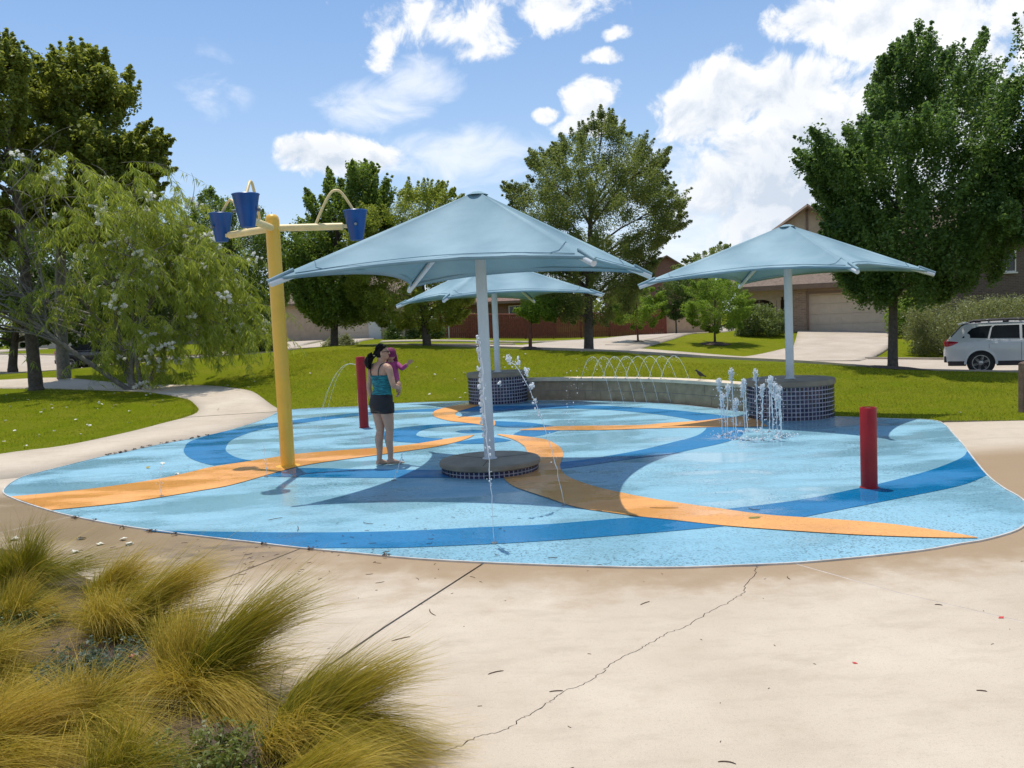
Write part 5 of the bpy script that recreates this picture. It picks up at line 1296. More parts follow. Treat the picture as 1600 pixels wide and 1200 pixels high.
for i in range(0, n, 1):
    p = PADC[i]
    if -6.7 < p[0] < -5.6 and 11.5 < p[1] < 16 or (p[1] < 9 and p[0] < -.5):
        for _ in range(5 if p[1] > 9 else 2):
            if random.random() < (.55 if p[1] > 9 else .12): cr_pts.append((p[0] - abs(random.gauss(0, .03)) , p[1] + random.gauss(0, .03), .02))
V, F, tn = leaves(np.array(cr_pts), np.full(len(cr_pts), .035), 8, .03, .6, .3, None, 1.0)
tag(link('rim_litter', npmesh('rim_litter', V, F, M['leaf_litter'])), kind='stuff')

# ------------------------------------------------------------------ feather grass in the bed
fg = bpy.data.materials.new('feather_grass'); fg.use_nodes = True
q_ = NB(fg.node_tree); pb_ = fg.node_tree.nodes['Principled BSDF']
at_ = q_.new('ShaderNodeAttribute', attribute_name='along').outputs['Fac']; a2_ = q_.new('ShaderNodeAttribute', attribute_name='hue').outputs['Fac']
rampn = q_.new('ShaderNodeValToRGB'); q_.put(rampn.inputs[0], at_); e = rampn.color_ramp.elements
e[0].position = 0; e[0].color = (.12, .115, .018, 1); e[1].position = 1; e[1].color = (.74, .57, .25, 1)
for ps, cc in ((.35, (.29, .245, .012, 1)), (.7, (.56, .40, .030, 1))): k_ = e.new(ps); k_.color = cc
cc_ = q_.mix(a2_, rampn.outputs[0], (.19, .205, .012)); cc_ = q_.mix(q_.mr(a2_, .3, 0, 0, .6), cc_, (.66, .46, .07))
q_.put(pb_.inputs['Base Color'], cc_); pb_.inputs['Roughness'].default_value = .55; pb_.inputs['Specular IOR Level'].default_value = .3
tr_ = q_.new('ShaderNodeBsdfTranslucent'); q_.put(tr_.inputs[0], cc_); mx_ = q_.new('ShaderNodeMixShader'); mx_.inputs[0].default_value = .4
fg.node_tree.links.new(pb_.outputs[0], mx_.inputs[1]); fg.node_tree.links.new(tr_.outputs[0], mx_.inputs[2]); fg.node_tree.links.new(mx_.outputs[0], fg.node_tree.nodes['Material Output'].inputs[0])
def feather(label, x, y, nb, L, wind, spread, hue, rb=.09, plumes=()):
    """a tussock: fine blades leaving the crown in locks, bent over by their weight and the wind"""
    z0 = .05; base = np.array([x, y, z0]); K = 7
    locks = 9; la = (np.arange(locks) * 2.399 + rng.normal(0, .3, locks)); lt = np.linspace(.12, 1.15, locks) * spread; ll = rng.uniform(.75, 1.2, locks); ls = rng.uniform(.2, .95, locks); lc = rng.normal(0, .32, locks); lh = rng.normal(0, .17, locks)
    for k_, (pa, pt, pl, ps) in enumerate(plumes): la[k_], lt[k_], ll[k_], ls[k_], lc[k_] = math.radians(pa), pt, pl, ps, 0
    li = np.where(rng.random(nb) < .5, rng.integers(0, max(1, len(plumes)), nb), rng.integers(0, locks, nb)) if plumes else rng.integers(0, locks, nb)
    loose = rng.random(nb) < .12; a = la[li] + rng.normal(0, .12, nb) + loose * rng.normal(0, 1.0, nb); tilt = np.abs(lt[li] + rng.normal(0, .085, nb) + loose * rng.normal(0, .3, nb)); Ln = L * ll[li] * rng.uniform(.5, 1.08, nb) ** .8
    d = np.stack([np.sin(tilt) * np.cos(a) + wind[0], np.sin(tilt) * np.sin(a) + wind[1], np.cos(tilt)], 1); d /= np.linalg.norm(d, axis=1)[:, None]
    r0 = rb * np.sqrt(rng.random(nb)); a0 = rng.uniform(0, 2 * PI, nb); p0 = base + np.stack([r0 * np.cos(a0), r0 * np.sin(a0), np.zeros(nb)], 1)
    sag = (ls[li] + rng.normal(0, .10, nb)) * (1 + tilt * .6)
    side = np.cross(d, np.array([.2, .1, 1.0]) + rng.normal(0, .35, (nb, 3))); side /= np.linalg.norm(side, axis=1)[:, None] + 1e-9
    curl = lc[li] + rng.normal(0, .08, nb)
    u = np.linspace(0, 1, K)
    P = p0[:, None] + d[:, None] * (Ln[:, None, None] * u[None, :, None]) + side[:, None] * (curl * Ln)[:, None, None] * (u ** 2)[None, :, None]
    P[..., 2] -= (sag * Ln)[:, None] * u[None] ** 2.3 * .75
    P[..., 0] += (wind[0] * .9 * Ln)[:, None] * u[None] ** 2
    P[..., 2] = np.maximum(P[..., 2], .02 + rng.random((nb, 1)) * .03)
    wside = np.cross(d, rng.normal(size=(nb, 3))); wside /= np.linalg.norm(wside, axis=1)[:, None] + 1e-9
    thick = rng.random(nb) < .05
    w = ((rng.uniform(.0009, .0018, nb) * np.where(thick, 1.9, 1.0))[:, None] * (1.12 - u[None] ** 1.5))[..., None] * wside[:, None]
    V = np.stack([P - w, P + w], 2).reshape(-1, 3); ix = np.arange(nb * K * 2).reshape(nb, K, 2)
    F = np.stack([ix[:, :-1, 0], ix[:, :-1, 1], ix[:, 1:, 1], ix[:, 1:, 0]], -1).reshape(-1, 4)
    al = np.clip(np.broadcast_to(u[None, :, None], ix.shape) * .85 + rng.normal(0, .10, nb)[:, None, None], 0, 1).ravel()
    hu = np.clip(hue - thick * .5 + lh[li] + rng.normal(0, .10, nb) + (noise.noise(Vector((x * 3, y * 3, 0))) * .2), 0, 1); hu = np.broadcast_to(hu[:, None, None], ix.shape).ravel()
    t = thing('feather_grass', label, 'ornamental grass', (x, y, z0), 'feather grass tussocks in the bed')
    link('tussock', npmesh('tussock', V - base, F, fg, {'along': ('POINT', al), 'hue': ('POINT', hu)}), t)
    return t
feather('dark green tussock at the back corner of the bed, nearest the pad edge', -3.75, 6.2, 3360, 0.74, (.12, -.03), .85, .55)
feather('tussock behind the two plumes with pale wisps over the slab', -2.5, 5.1, 4480, 0.72, (.26, .02), .85, .30, .09, ((35, .45, 1.15, .35), (170, .7, 1.0, .6)))
feather('tall two-plumed golden tussock in the middle of the bed', -1.72, 4.2, 6560, 0.77, (.20, .05), .78, .22, .11, ((20, .42, 1.25, .30), (150, .62, 1.05, .45), (-60, .75, .95, .8)))
feather('golden tussock low at the frame corner', -2.45, 3.45, 4960, 0.65, (.20, 0), 1.0, .10, .12, ((15, .8, 1.1, .7), (60, .5, 1.1, .5)))
feather('bushy green-gold tussock leaning over the joint in the slab', -1.04, 3.62, 6080, 0.59, (.30, .04), .82, .38, .12, ((25, .40, 1.2, .35), (-10, .75, 1.1, .6), (110, .35, 1.0, .4)))
feather('pale straw tussock on the frame edge beside the blue-green herb', -3.0, 4.4, 4160, 0.67, (.24, -.05), 1.0, .20, .11)
feather('greener tussock trailing onto the slab at the bottom of the picture', -.95, 3.08, 4160, 0.52, (.36, 0), .95, .42, .11)
feather('small wispy tussock between the two-plumed one and the bottom edge', -1.72, 3.3, 3360, 0.50, (.16, 0), .9, .28)
feather('short tussock between the back corner one and the straw-coloured edge', -3.3, 5.35, 3600, .62, (.16, 0), .9, .35)
feather('thin tussock on the bed edge just above the pale wisps', -2.95, 5.85, 3000, .58, (.24, .03), .8, .3)
feather('straw tussock far along the frame edge of the bed', -4.2, 5.5, 2880, 0.68, (.2, 0), .9, .3)
feather('drooping tussock whose blades lie over the brown mulch', -2.1, 3.85, 3360, 0.56, (.1, -.05), 1.15, .15)
def herb(label, x, y, k, h, col, r):
    t = thing('herb', label, 'plant', (x, y, .05), 'low herbs in the bed')
    b = MB(); cs = []
    for _ in range(k):
        a = random.uniform(0, 2 * PI); q = r * math.sqrt(random.random()); e = Vector((x + q * math.cos(a) * 1.3, y + q * math.sin(a) * 1.3, .05 + h * random.uniform(.4, 1)))
        P = limb(b, (x + q * .4 * math.cos(a), y + q * .4 * math.sin(a), .04), e, .003, .0012, .1, 4, 4); cs += [tuple(p) for p in P[1:]]
    b.build('stem', col[2], t)
    V, F, tn = leaves(np.array(cs), np.full(len(cs), .028), 9, .024, .5, 1, rng.random(len(cs)), .5)
    link('foliage', npmesh('foliage', V - np.array((x, y, .05)), F, col[0], {'tone': ('FACE', tn)}), t)
    if col[1]:
        for _ in range(4):
            e = random.choice(cs); bb = MB()
            for j in range(5): bb.ball((e[0] + .011 * math.cos(j * 1.26), e[1] + .011 * math.sin(j * 1.26), e[2] + .02), (.009, .009, .004), 6, 4)
            bb.build('flower', col[1], t, smooth=True)
hs = M['grass_dry']
herb('blue-green herb with tiny pink flowers between the tussocks', -2.25, 4.28, 110, .24, (leafmat('bluish_herb_leaf', (.045, .075, .045), (.13, .18, .12)), mat('pink_petal', (.62, .2, .17), .7), hs), .22)
herb('yellow-green leafy herb under the tussock by the joint', -1.32, 3.32, 110, .22, (leafmat('yellowish_herb_leaf', (.07, .10, .012), (.22, .25, .06)), None, hs), .2)
herb('small dark herb in the shadow of the back tussock', -3.2, 5.2, 60, .18, (leafmat('deep_herb_leaf', (.03, .07, .018), (.09, .15, .05)), None, hs), .2)
b = MB()
for _ in range(900):
    x, y = random.uniform(-5, -.6), random.uniform(2.6, 7.5)
    if not in_poly(np.array([x]), np.array([y]), bedp)[0]: continue
    if random.random() < .3: b.ball((x, y, .075), (random.uniform(.006, .016), random.uniform(.006, .014), .008), 6, 4)
    else:
        a = random.uniform(0, PI); L = random.uniform(.02, .09); b.tube([(x, y, .08), (x + L * math.cos(a), y + L * math.sin(a), .085)], .0022, 4)
tag(b.build('bed_litter', mat('bed_litter', (.24, .17, .10), .9, .6, 40), None), kind='stuff')

# small finds on the ground
def scrap(name, label, cat, x, y, z, mt, pts):
    t = MB().add([(x + a, y + b, z + c) for a, b, c in pts], [tuple(range(len(pts)))]).build(name, mt, None, loc=(x, y, z))
    sd = t.modifiers.new('body', 'SOLIDIFY'); sd.thickness = .002
    return tag(t, label, cat)
rs = mat('red_plastic', (.6, .05, .04), .5)
scrap('plastic_scrap', 'tiny red scrap on the slab below the pale joint, nearer the frame edge', 'scrap', 2.86, 4.93, .003, rs, [(-.018, -.006, 0), (.01, -.01, 0), (.02, .004, .006), (-.006, .009, .004)])
scrap('plastic_scrap', 'tiny red scrap on the slab nearer the crack, further from the frame edge', 'scrap', 1.76, 4.38, .003, rs, [(-.012, .006, .004), (-.004, -.008, 0), (.014, -.005, 0), (.004, .006, .003)])
yl = mat('yellowed_leaf', (.42, .33, .05), .7, .3, 30); gl_ = mat('olive_leaf', (.20, .20, .04), .7, .3, 30)
scrap('fallen_leaf', 'single olive leaf lying on the long orange band', 'leaf', 2.16, 7.60, .014, gl_, [(-.06, -.004, .004), (-.03, -.022, 0), (.02, -.02, .003), (.06, .006, .01), (.015, .022, .006), (-.035, .016, .008)])
scrap('fallen_leaf', 'curled yellow leaf on the light blue rubber by the far orange arm', 'leaf', -5.35, 12.2, .008, yl, [(-.03, -.004, .02), (-.01, -.022, .002), (.025, -.014, .016), (.03, .012, .03), (.0, .022, .012), (-.026, .014, .03)])

# ------------------------------------------------------------------ houses
def gable_roof(b, x0, x1, y0, y1, ze, zr, axis='x', over=.45, th=.16):
    """two slopes with real thickness; ridge along axis"""
    if axis == 'x':
        ym = (y0 + y1) / 2; k = (zr - ze) / (ym - y0)
        for ya, s in ((y0 - over, 1), (y1 + over, -1)):
            zl = ze - over * k
            P = [(x0 - over, ya, zl), (x1 + over, ya, zl), (x1 + over, ym, zr), (x0 - over, ym, zr)]
            b.add(P + [(p[0], p[1], p[2] + th) for p in P], [(3, 2, 1, 0), (4, 5, 6, 7), (0, 1, 5, 4), (1, 2, 6, 5), (2, 3, 7, 6), (3, 0, 4, 7)])
    else:
        xm = (x0 + x1) / 2; k = (zr - ze) / (xm - x0)
        for xa in (x0 - over, x1 + over):
            zl = ze - over * k
            P = [(xa, y0 - over, zl), (xm, y0 - over, zr), (xm, y1 + over, zr), (xa, y1 + over, zl)]
            b.add(P + [(p[0], p[1], p[2] + th) for p in P], [(3, 2, 1, 0), (4, 5, 6, 7), (0, 1, 5, 4), (1, 2, 6, 5), (2, 3, 7, 6), (3, 0, 4, 7)])
    return b
def window(parent, x, z, w, h, y, cols=2, frame='white_trim'):
    f = MB(); t = .07
    f.box((x, y - .03, z + h / 2 - t / 2), (w, .09, t)); f.box((x, y - .03, z - h / 2 + t / 2), (w, .09, t))
    for sx_ in (-1, 1): f.box((x + sx_ * (w / 2 - t / 2), y - .03, z), (t, .09, h - 2 * t))
    for k in range(1, cols): f.box((x - w / 2 + w * k / cols, y - .02, z), (.05, .07, h - 2 * t))
    fo = f.build('window', M[frame], parent)
    MB().box((x, y - .006, z), (w - .1, .02, h - .1)).build('pane', M['glass'], fo)
    MB().box((x, y - .06, z - h / 2 - .05), (w + .16, .16, .08)).build('sill', M[frame], fo)
# house with the garage
z0 = .15
h1 = thing('house', 'tan brick two-storey house with a wide beige garage door behind the maple', 'house', (17.17, 48.5, .4))
wm = MB()
wm.wall([(16.16, z0), (17.17, z0), (17.17, 2.72), (21.92, 2.72), (21.92, z0), (22.9, z0), (22.9, 3.2), (16.16, 3.2)], 48.5, 48.8)
wm.box((22.75, 52.0, 1.7), (.3, 6.4, 3.1)); wm.box((16.31, 52.0, 1.7), (.3, 6.4, 3.1)); wm.build('wall', M['brick_tan'], h1)
gd = MB()
gd.box((19.55, 49.02, 1.5), (4.8, .05, 2.6)); gdo = gd.build('garage_door', M['garage'], h1)
for k in range(4):
    zc_ = .30 + .6 * (k + .5) + .02
    s = MB().box((19.55, 48.97, zc_), (4.74, .05, .588))
    for j in range(8): s.box((17.47 + .594 * j, 48.938, zc_), (.50, .016, .40))
    s.build('door_section', M['garage'], gdo, bevel=.006)
tr = MB(); tr.box((17.12, 48.47, 1.5), (.12, .05, 2.7)); tr.box((21.98, 48.47, 1.5), (.12, .05, 2.7)); tr.box((19.55, 48.465, 2.78), (4.98, .06, .14)); tr.build('door_trim', M['trim'], h1)
pn = MB(); pn.box((18.2, 48.46, 3.0), (2.1, .05, .30)); pn.box((20.9, 48.46, 3.0), (2.1, .05, .30)); pn.build('header_panel', M['siding'], h1)
arch = [(13.4, z0), (13.75, z0), (13.75, 2.0)] + [(14.55 - .8 * math.cos(a), 2.0 + .52 * math.sin(a)) for a in np.linspace(.1, PI - .1, 14)] + [(15.35, 2.0), (15.35, z0), (15.42, z0), (15.42, 2.62), (16.14, 2.62), (16.14, 3.2), (13.4, 3.2)]
MB().wall(arch, 48.9, 49.15).build('porch_front', M['stucco'], h1)
for x in (15.55, 15.98):
    c = MB().box((x, 49.0, 1.4), (.22, .22, 2.44)); c.box((x, 49.0, .35), (.3, .3, .4)); c.box((x, 49.0, 2.52), (.3, .3, .16)); c.build('porch_column', M['stucco'], h1)
MB().box((14.75, 51.0, 1.7), (2.8, .2, 3.1)).build('porch_back_wall', M['brick_dark'], h1)
d_ = MB().box((15.2, 50.87, 1.55), (.95, .06, 2.1)).build('front_door', mat('dark_front_door', (.05, .025, .02), .4, .2, 6), h1)
MB().ball((15.55, 50.82, 1.5), .04).build('handle', M['steel'], d_)
MB().tube([(14.5, 49.6, 2.55), (14.5, 49.6, 2.3)], .012, 6).ball((14.5, 49.6, 2.2), (.09, .09, .13)).build('porch_lantern', M['white_trim'], h1)
bx_ = MB(); bx_.wall([(13.4, 3.1), (21.6, 3.1), (21.6, 5.3), (17.5, 8.0), (13.4, 5.3)], 52.0, 52.25); bx_.box((13.5, 56, 2.8), (.2, 7.5, 5.0)); bx_.box((22.9, 56, 2.8), (.2, 7.5, 5.0)); bx_.box((18, 59.9, 2.8), (9, .2, 5.0)); bx_.build('upper_wall', M['stucco'], h1)
gt = MB(); gt.box((17.5, 51.97, 7.2), (.14, .05, 1.4)); gt.box((17.5, 51.97, 5.9), (5.4, .05, .14)); gt.build('gable_trim', M['trim'], h1)
window(h1, 19.2, 5.35, .9, .75, 52.0, 2)
rf = MB(); gable_roof(rf, 13.4, 21.6, 52.0, 60.0, 5.2, 8.0, 'y'); gable_roof(rf, 19.5, 27.5, 52.5, 60.0, 5.2, 7.7, 'x'); rf.build('roof', M['shingle'], h1)
for sg in (-1, 1):
    L = [(17.5 + sg * .0, 51.5, 8.02), (17.5 + sg * 4.5, 51.5, 5.0 - .07)]
    MB().tube(L, .11, 4).build('barge_board', M['trim'], h1)
lr = MB(); P = [(12.9, 47.95, 3.12), (23.4, 47.95, 3.12), (23.4, 52.2, 5.1), (12.9, 52.2, 5.1)]
lr.add(P + [(p[0], p[1], p[2] + .16) for p in P], [(3, 2, 1, 0), (4, 5, 6, 7), (0, 1, 5, 4), (1, 2, 6, 5), (2, 3, 7, 6), (3, 0, 4, 7)]); lr.build('lower_roof', M['shingle'], h1)
MB().box((18.15, 47.92, 3.12), (10.5, .08, .24)).build('fascia', M['trim'], h1)
MB().box((19.2, 52.3, 5.1), (1.6, 4.0, 3.2)).build('side_block', M['stucco'], h1) if False else None
h1.rotation_euler.z = math.radians(-14)
# brick house behind the red fence
h2 = thing('house', 'low red brick house with a three-pane window and a hipped roof, above the red fence', 'house', (-1.5, 74, .5))
b = MB().box((-1.2, 76.0, 2.0), (10.6, 8, 3.3)); b.build('wall', M['brick_red'], h2)
MB().box((-4.9, 71.94, 1.0), (3.1, .14, 1.2)).build('stone_skirt', M['stone_pale'], h2)
window(h2, .87, 2.75, 1.75, 1.0, 71.98, 3)
window(h2, -4.4, 2.75, 1.2, 1.0, 71.98, 2)
r = MB(); P = [(-7.1, 71.3, 3.55), (4.7, 71.3, 3.55), (4.7, 80.7, 3.55), (-7.1, 80.7, 3.55), (-3.2, 76, 6.2), (.8, 76, 6.2)]
r.add(P, [(0, 1, 5, 4), (1, 2, 5), (2, 3, 4, 5), (3, 0, 4), (3, 2, 1, 0)]); r.build('roof', M['shingle_red'], h2)
MB().box((-1.2, 71.28, 3.55), (11.9, .08, .22)).build('fascia', M['trim'], h2)
# beige garage house
h3 = thing('house', 'beige house with a plain garage door behind the dusty bush, left of the dark bushes', 'house', (-11.5, 64, 1.1))
MB().box((-12.2, 66.0, 2.5), (9.5, 8, 3.0)).build('wall', M['stucco'], h3)
gdo = MB().box((-11.6, 61.97, 2.15), (2.6, .05, 2.2)).build('garage_door', M['garage'], h3)
for k in range(4): MB().box((-11.6, 61.93, 1.35 + .54 * k), (2.5, .04, .52)).build('door_section', M['garage'], gdo)
d_ = MB().box((-9.85, 61.96, 2.05), (.9, .06, 2.0)).build('front_door', M['white_trim'], h3); MB().ball((-9.55, 61.9, 2.0), .04).build('handle', M['steel'], d_)
r = MB(); gable_roof(r, -17, -7.4, 62, 70, 4.0, 6.2, 'x'); r.build('roof', M['shingle'], h3)
h6 = thing('house', 'pale tan house far behind the oak trunks', 'house', (-34, 72, 1.4))
MB().box((-34, 74, 3.2), (14, 8, 4.2)).build('wall', M['stucco'], h6)
gdo = MB().box((-36.6, 69.95, 2.5), (4.6, .06, 2.2)).build('garage_door', M['garage'], h6)
window(h6, -31, 3.2, 1.4, 1.2, 69.98, 2)
r = MB(); gable_roof(r, -41, -27, 70, 78, 5.2, 8, 'x'); r.build('roof', M['shingle'], h6)
h4 = thing('house', 'brown roofed house far down the side street, its gable peeping over the treetops', 'house', (18.5, 99, .5))
b = MB().wall([(12, .2), (24, .2), (24, 4.6), (18, 8.4), (12, 4.6)], 96, 96.3); b.box((12.1, 101, 2.4), (.2, 9.4, 4.4)); b.box((23.9, 101, 2.4), (.2, 9.4, 4.4)); b.build('wall', M['brick_red'], h4)
r = MB(); gable_roof(r, 12, 24, 96, 106, 4.5, 8.4, 'y'); r.build('roof', M['shingle'], h4)
window(h4, 16, 2.6, 1.4, 1.3, 96, 2); window(h4, 20, 2.6, 1.4, 1.3, 96, 2)
h5 = thing('house', 'dark brick house behind the grey-green hedge', 'house', (32, 53, .3))
b = MB().box((32, 56, 2.9), (14, 8, 5.4)); b.box((26.5, 53.2, 1.6), (4, 2, 3.0)); b.build('wall', M['brick_dark'], h5)
window(h5, 30.5, 4.2, 1.2, 1.3, 51.98, 2); window(h5, 34, 4.2, 1.2, 1.3, 51.98, 2); window(h5, 33, 1.8, 1.8, 1.4, 51.98, 3)
r = MB(); gable_roof(r, 25, 39, 52, 60, 5.5, 8.0, 'x'); r.build('roof', M['shingle'], h5)

# fences
ft = thing('board_fence', 'red-stained board fence in front of the brick house', 'fence', (3.2, 62, .4))
b = MB(); k = 0; x = -5.0
while x < 11.4:
    g_ = tz(x, 62); hh = 1.72 + random.uniform(-.012, .012); b.box((x + .068, 62 + random.uniform(-.006, .006), g_ + hh / 2), (.132, .02, hh)); x += .14
tag(b.build('board', M['fence_red'], ft), kind='stuff')
for z in (.35, 1.4): MB().tube([(-5, 62.05, tz(-5, 62) + z), (3, 62.05, tz(3, 62) + z), (11.4, 62.05, tz(11.4, 62) + z)], .04, 4).build('rail', M['fence_red'], ft)
x = -5.0
while x < 11.6: MB().box((x, 62.12, tz(x, 62) + .85), (.1, .1, 1.75)).build('fence_post', M['fence_red'], ft); x += 2.05
MB().tube([(-5, 62, tz(-5, 62) + 1.75), (3, 62, tz(3, 62) + 1.75), (11.4, 62, tz(11.4, 62) + 1.75)], .045, 4).build('top_rail', M['fence_red'], ft)
fs_ = thing('masonry_wall', 'pale garden wall at the end of the red fence', 'wall', (13.2, 63, .4))
MB().box((13.4, 63, 1.0), (3.6, .2, 1.5)).build('panel', M['stucco'], fs_); MB().box((13.4, 63, 1.8), (3.8, .3, .1)).build('coping', M['stone_pale'], fs_)
fd = thing('board_fence', 'dark board fence between the two houses behind the maple', 'fence', (23.5, 52.5, .3))
b = MB(); x = 22.95
while x < 25: b.box((x + .07, 52.6, 1.1), (.132, .02, 1.8)); x += .14
b.build('board', M['post_wood'], fd)

# white ring on a pole
hp = thing('ring_pole', 'thin pole with a white open ring, standing before the brick house', 'pole', (-4.17, 58, .55))
MB().tube([(-4.17, 58, tz(-4.17, 58) - .1), (-4.15, 58, 2.0)], .035, 8).build('pole', M['white_trim'], hp)
MB().tube([(-4.15 + .36 * math.sin(a), 58 - .05 * math.cos(a), 2.28 - .36 * math.cos(a)) for a in np.linspace(-2.2, 2.2, 20)], .055, 8).build('ring', M['white_trim'], hp)

# ------------------------------------------------------------------ cars (local x runs from tail to nose)
def car(name, label, loc, rz, paint, wagon=True, L=4.79, group='parked cars'):
    t = thing(name, label, 'car', loc, group)
    m3 = Matrix.Rotation(rz, 3, 'Z'); O = Vector(loc)
    tr = lambda p: m3 @ Vector(p) + O
    def put(b, nm, mt, par=t, **k):
        b.v = [tuple(tr(p)) for p in b.v]; return b.build(nm, mt, par, **k)
    wr, wf, ra, rw = 1.02, 3.78, .40, .345
    xs = sorted(set([0, .02, .05, .1, .16, .25, .4, .55] + list(np.linspace(.6, 1.44, 23)) + list(np.linspace(1.5, 3.3, 14)) + list(np.linspace(3.36, 4.2, 23)) + [4.3, 4.45, 4.58, 4.68, 4.74, 4.78, L]))
    def zb(x):
        for c in (wr, wf):
            if abs(x - c) < ra: return max(.30, .345 + math.sqrt(ra * ra - (x - c) ** 2))
        return .30 + (.12 if x < .3 else 0) * (1 - x / .3) + (.1 * (x - 4.4) / .4 if x > 4.4 else 0)
    def zt(x):
        return float(np.interp(x, [0, .03, .08, .15, .5, 1.5, 2.6, 3.45, 3.6, 4.2, 4.6, 4.72, L], [.72, .80, .98, 1.045, 1.055, 1.04, 1.0, .975, .955, .87, .77, .68, .6]))
    def hw(x, z):
        e = float(np.interp(x, [0, .05, .2, .6, 3.9, 4.4, 4.7, L], [.62, .74, .85, .905, .905, .84, .70, .55]))
        return e * float(np.interp(z, [.25, .42, .62, .8, .97, 1.06], [.955, .985, 1.0, 1.0, .985, .95]))
    rings = []
    for x in xs:
        a, c = zb(x), zt(x); a = min(a, c - .02); zs = [a + (c - a) * u for u in (0, .12, .3, .5, .68, .82, .93, 1)]
        rgt = [(x, -hw(x, z), z) for z in zs]; lft = [(x, hw(x, z), z) for z in zs[::-1]]
        cr_ = .035 if x > 3.4 else .02
        rings.append([Vector(p) for p in rgt] + [Vector((x, -hw(x, c) * .6, c + cr_ * .8)), Vector((x, 0, c + cr_)), Vector((x, hw(x, c) * .6, c + cr_ * .8))] + [Vector(p) for p in lft] + [Vector((x, 0, a))])
    b = MB(); b.loft(rings); body = put(b, 'body', paint, smooth=True, ang=35)
    # cabin
    gx = [.14, .2, .28, .36, .44, .52, .6, .75, 1.2, 1.8, 2.3, 2.6, 2.8, 3.0, 3.2, 3.4, 3.5] if wagon else [.62, .8, 1.0, 1.2, 1.45, 1.8, 2.2, 2.5, 2.8, 3.0, 3.2, 3.4]
    zr = (lambda x: float(np.interp(x, [.14, .5, .62, .9, 1.6, 2.2, 2.6, 3.5], [1.05, 1.47, 1.535, 1.56, 1.575, 1.565, 1.52, .99]))) if wagon else (lambda x: float(np.interp(x, [.62, 1.2, 1.5, 2.0, 2.4, 3.4], [1.05, 1.38, 1.43, 1.44, 1.40, .99])))
    cw = lambda x, z: float(np.interp(z, [.95, 1.05, 1.5, 1.6], [.87, .85, .655, .60])) * float(np.interp(x, [.14, .6, 3.0, 3.5], [.93, 1, 1, .95]))
    rings = []
    for x in gx:
        c = zr(x); a = zt(x) - .02; c = max(c, a + .02); zs = [a + (c - a) * u for u in (0, .35, .7, .9, 1)]
        rgt = [Vector((x, -cw(x, z), z)) for z in zs]; lft = [Vector((x, cw(x, z), z)) for z in zs[::-1]]
        rings.append(rgt + [Vector((x, -cw(x, c) * .5, c + .025)), Vector((x, 0, c + .03)), Vector((x, cw(x, c) * .5, c + .025))] + lft)
    b = MB(); b.loft(rings); put(b, 'cabin', paint, smooth=True, ang=50)
    # glazing set a few millimetres proud of the cabin sides
    def side_glass(pts, s):
        v = []; 
        for x, z in pts: v.append((x, s * (cw(x, z) + .006), z))
        b = MB(); k = len(v); inn = [(p[0], p[1] - s * .03, p[2]) for p in v]
        b.add(v + inn, [tuple(range(k)) if s < 0 else tuple(range(k - 1, -1, -1))] + [(i, (i + 1) % k, k + (i + 1) % k, k + i) for i in range(k)]); put(b, 'side_window', M['glass'])
    sets = ([[(.50, 1.12), (1.20, 1.095), (1.28, 1.42), (1.33, 1.475), (1.0, 1.465), (.78, 1.40)], [(1.26, 1.095), (2.05, 1.075), (2.05, 1.475), (1.40, 1.478), (1.33, 1.42)], [(2.12, 1.075), (3.18, 1.04), (3.12, 1.10), (2.72, 1.40), (2.5, 1.465), (2.12, 1.475)]] if wagon else
            [[(1.0, 1.1), (1.95, 1.08), (1.95, 1.36), (1.55, 1.36), (1.25, 1.28)], [(2.02, 1.08), (3.05, 1.05), (2.55, 1.30), (2.3, 1.35), (2.02, 1.36)]])
    for s in (-1, 1):
        for st in sets: side_glass(st, s)
    zz = .012
    if wagon:
        rg = [(.21, -.66, 1.135), (.21, .66, 1.135), (.53, .56, 1.49), (.53, -.56, 1.49)]; rg = [(x - .012, y, z + .012) for x, y, z in rg]
        ws = [(2.68, -.57, 1.50), (2.68, .57, 1.50), (3.42, .72, 1.05), (3.42, -.72, 1.05)]
    else:
        rg = [(.72, -.62, 1.10), (.72, .62, 1.10), (1.22, .56, 1.40), (1.22, -.56, 1.40)]; ws = [(2.5, -.56, 1.41), (2.5, .56, 1.41), (3.3, .7, 1.06), (3.3, -.7, 1.06)]
    b = MB(); b.add([(x, y, z + .03) for x, y, z in rg] + [(x + .03, y, z - .03) for x, y, z in rg], [(0, 1, 2, 3), (7, 6, 5, 4), (0, 4, 5, 1), (1, 5, 6, 2), (2, 6, 7, 3), (3, 7, 4, 0)]); put(b, 'rear_window', M['glass'])
    b = MB(); b.add([(x, y, z + .045) for x, y, z in ws] + [(x - .03, y, z - .03) for x, y, z in ws], [(0, 1, 2, 3), (7, 6, 5, 4), (0, 4, 5, 1), (1, 5, 6, 2), (2, 6, 7, 3), (3, 7, 4, 0)]); put(b, 'windscreen', M['glass'])
    if wagon:
        for s in (-1, 1):
            b = MB(); P = [(.72, s * .60, 1.575), (.95, s * .605, 1.625), (1.6, s * .605, 1.645), (2.3, s * .60, 1.63), (2.62, s * .58, 1.56)]; b.tube(cr(P, 4), .024, 8); 
            for x in (.95, 1.7, 2.35): b.box((x, s * .60, 1.60), (.16, .045, .06))
            put(b, 'roof_rail', M['cladding'], smooth=True)
        for x in (1.25, 2.1):
            put(MB().box((x, 0, 1.635), (.07, 1.18, .022)), 'cross_bar', M['alloy'], bevel=.008)
        b = MB(); b.loft([[Vector((x, y, z)) for x, z in ((.44, 1.515), (.40, 1.535), (.62, 1.60), (.72, 1.575))] for y in np.linspace(-.57, .57, 7)]); put(b, 'spoiler', paint, bevel=.008)
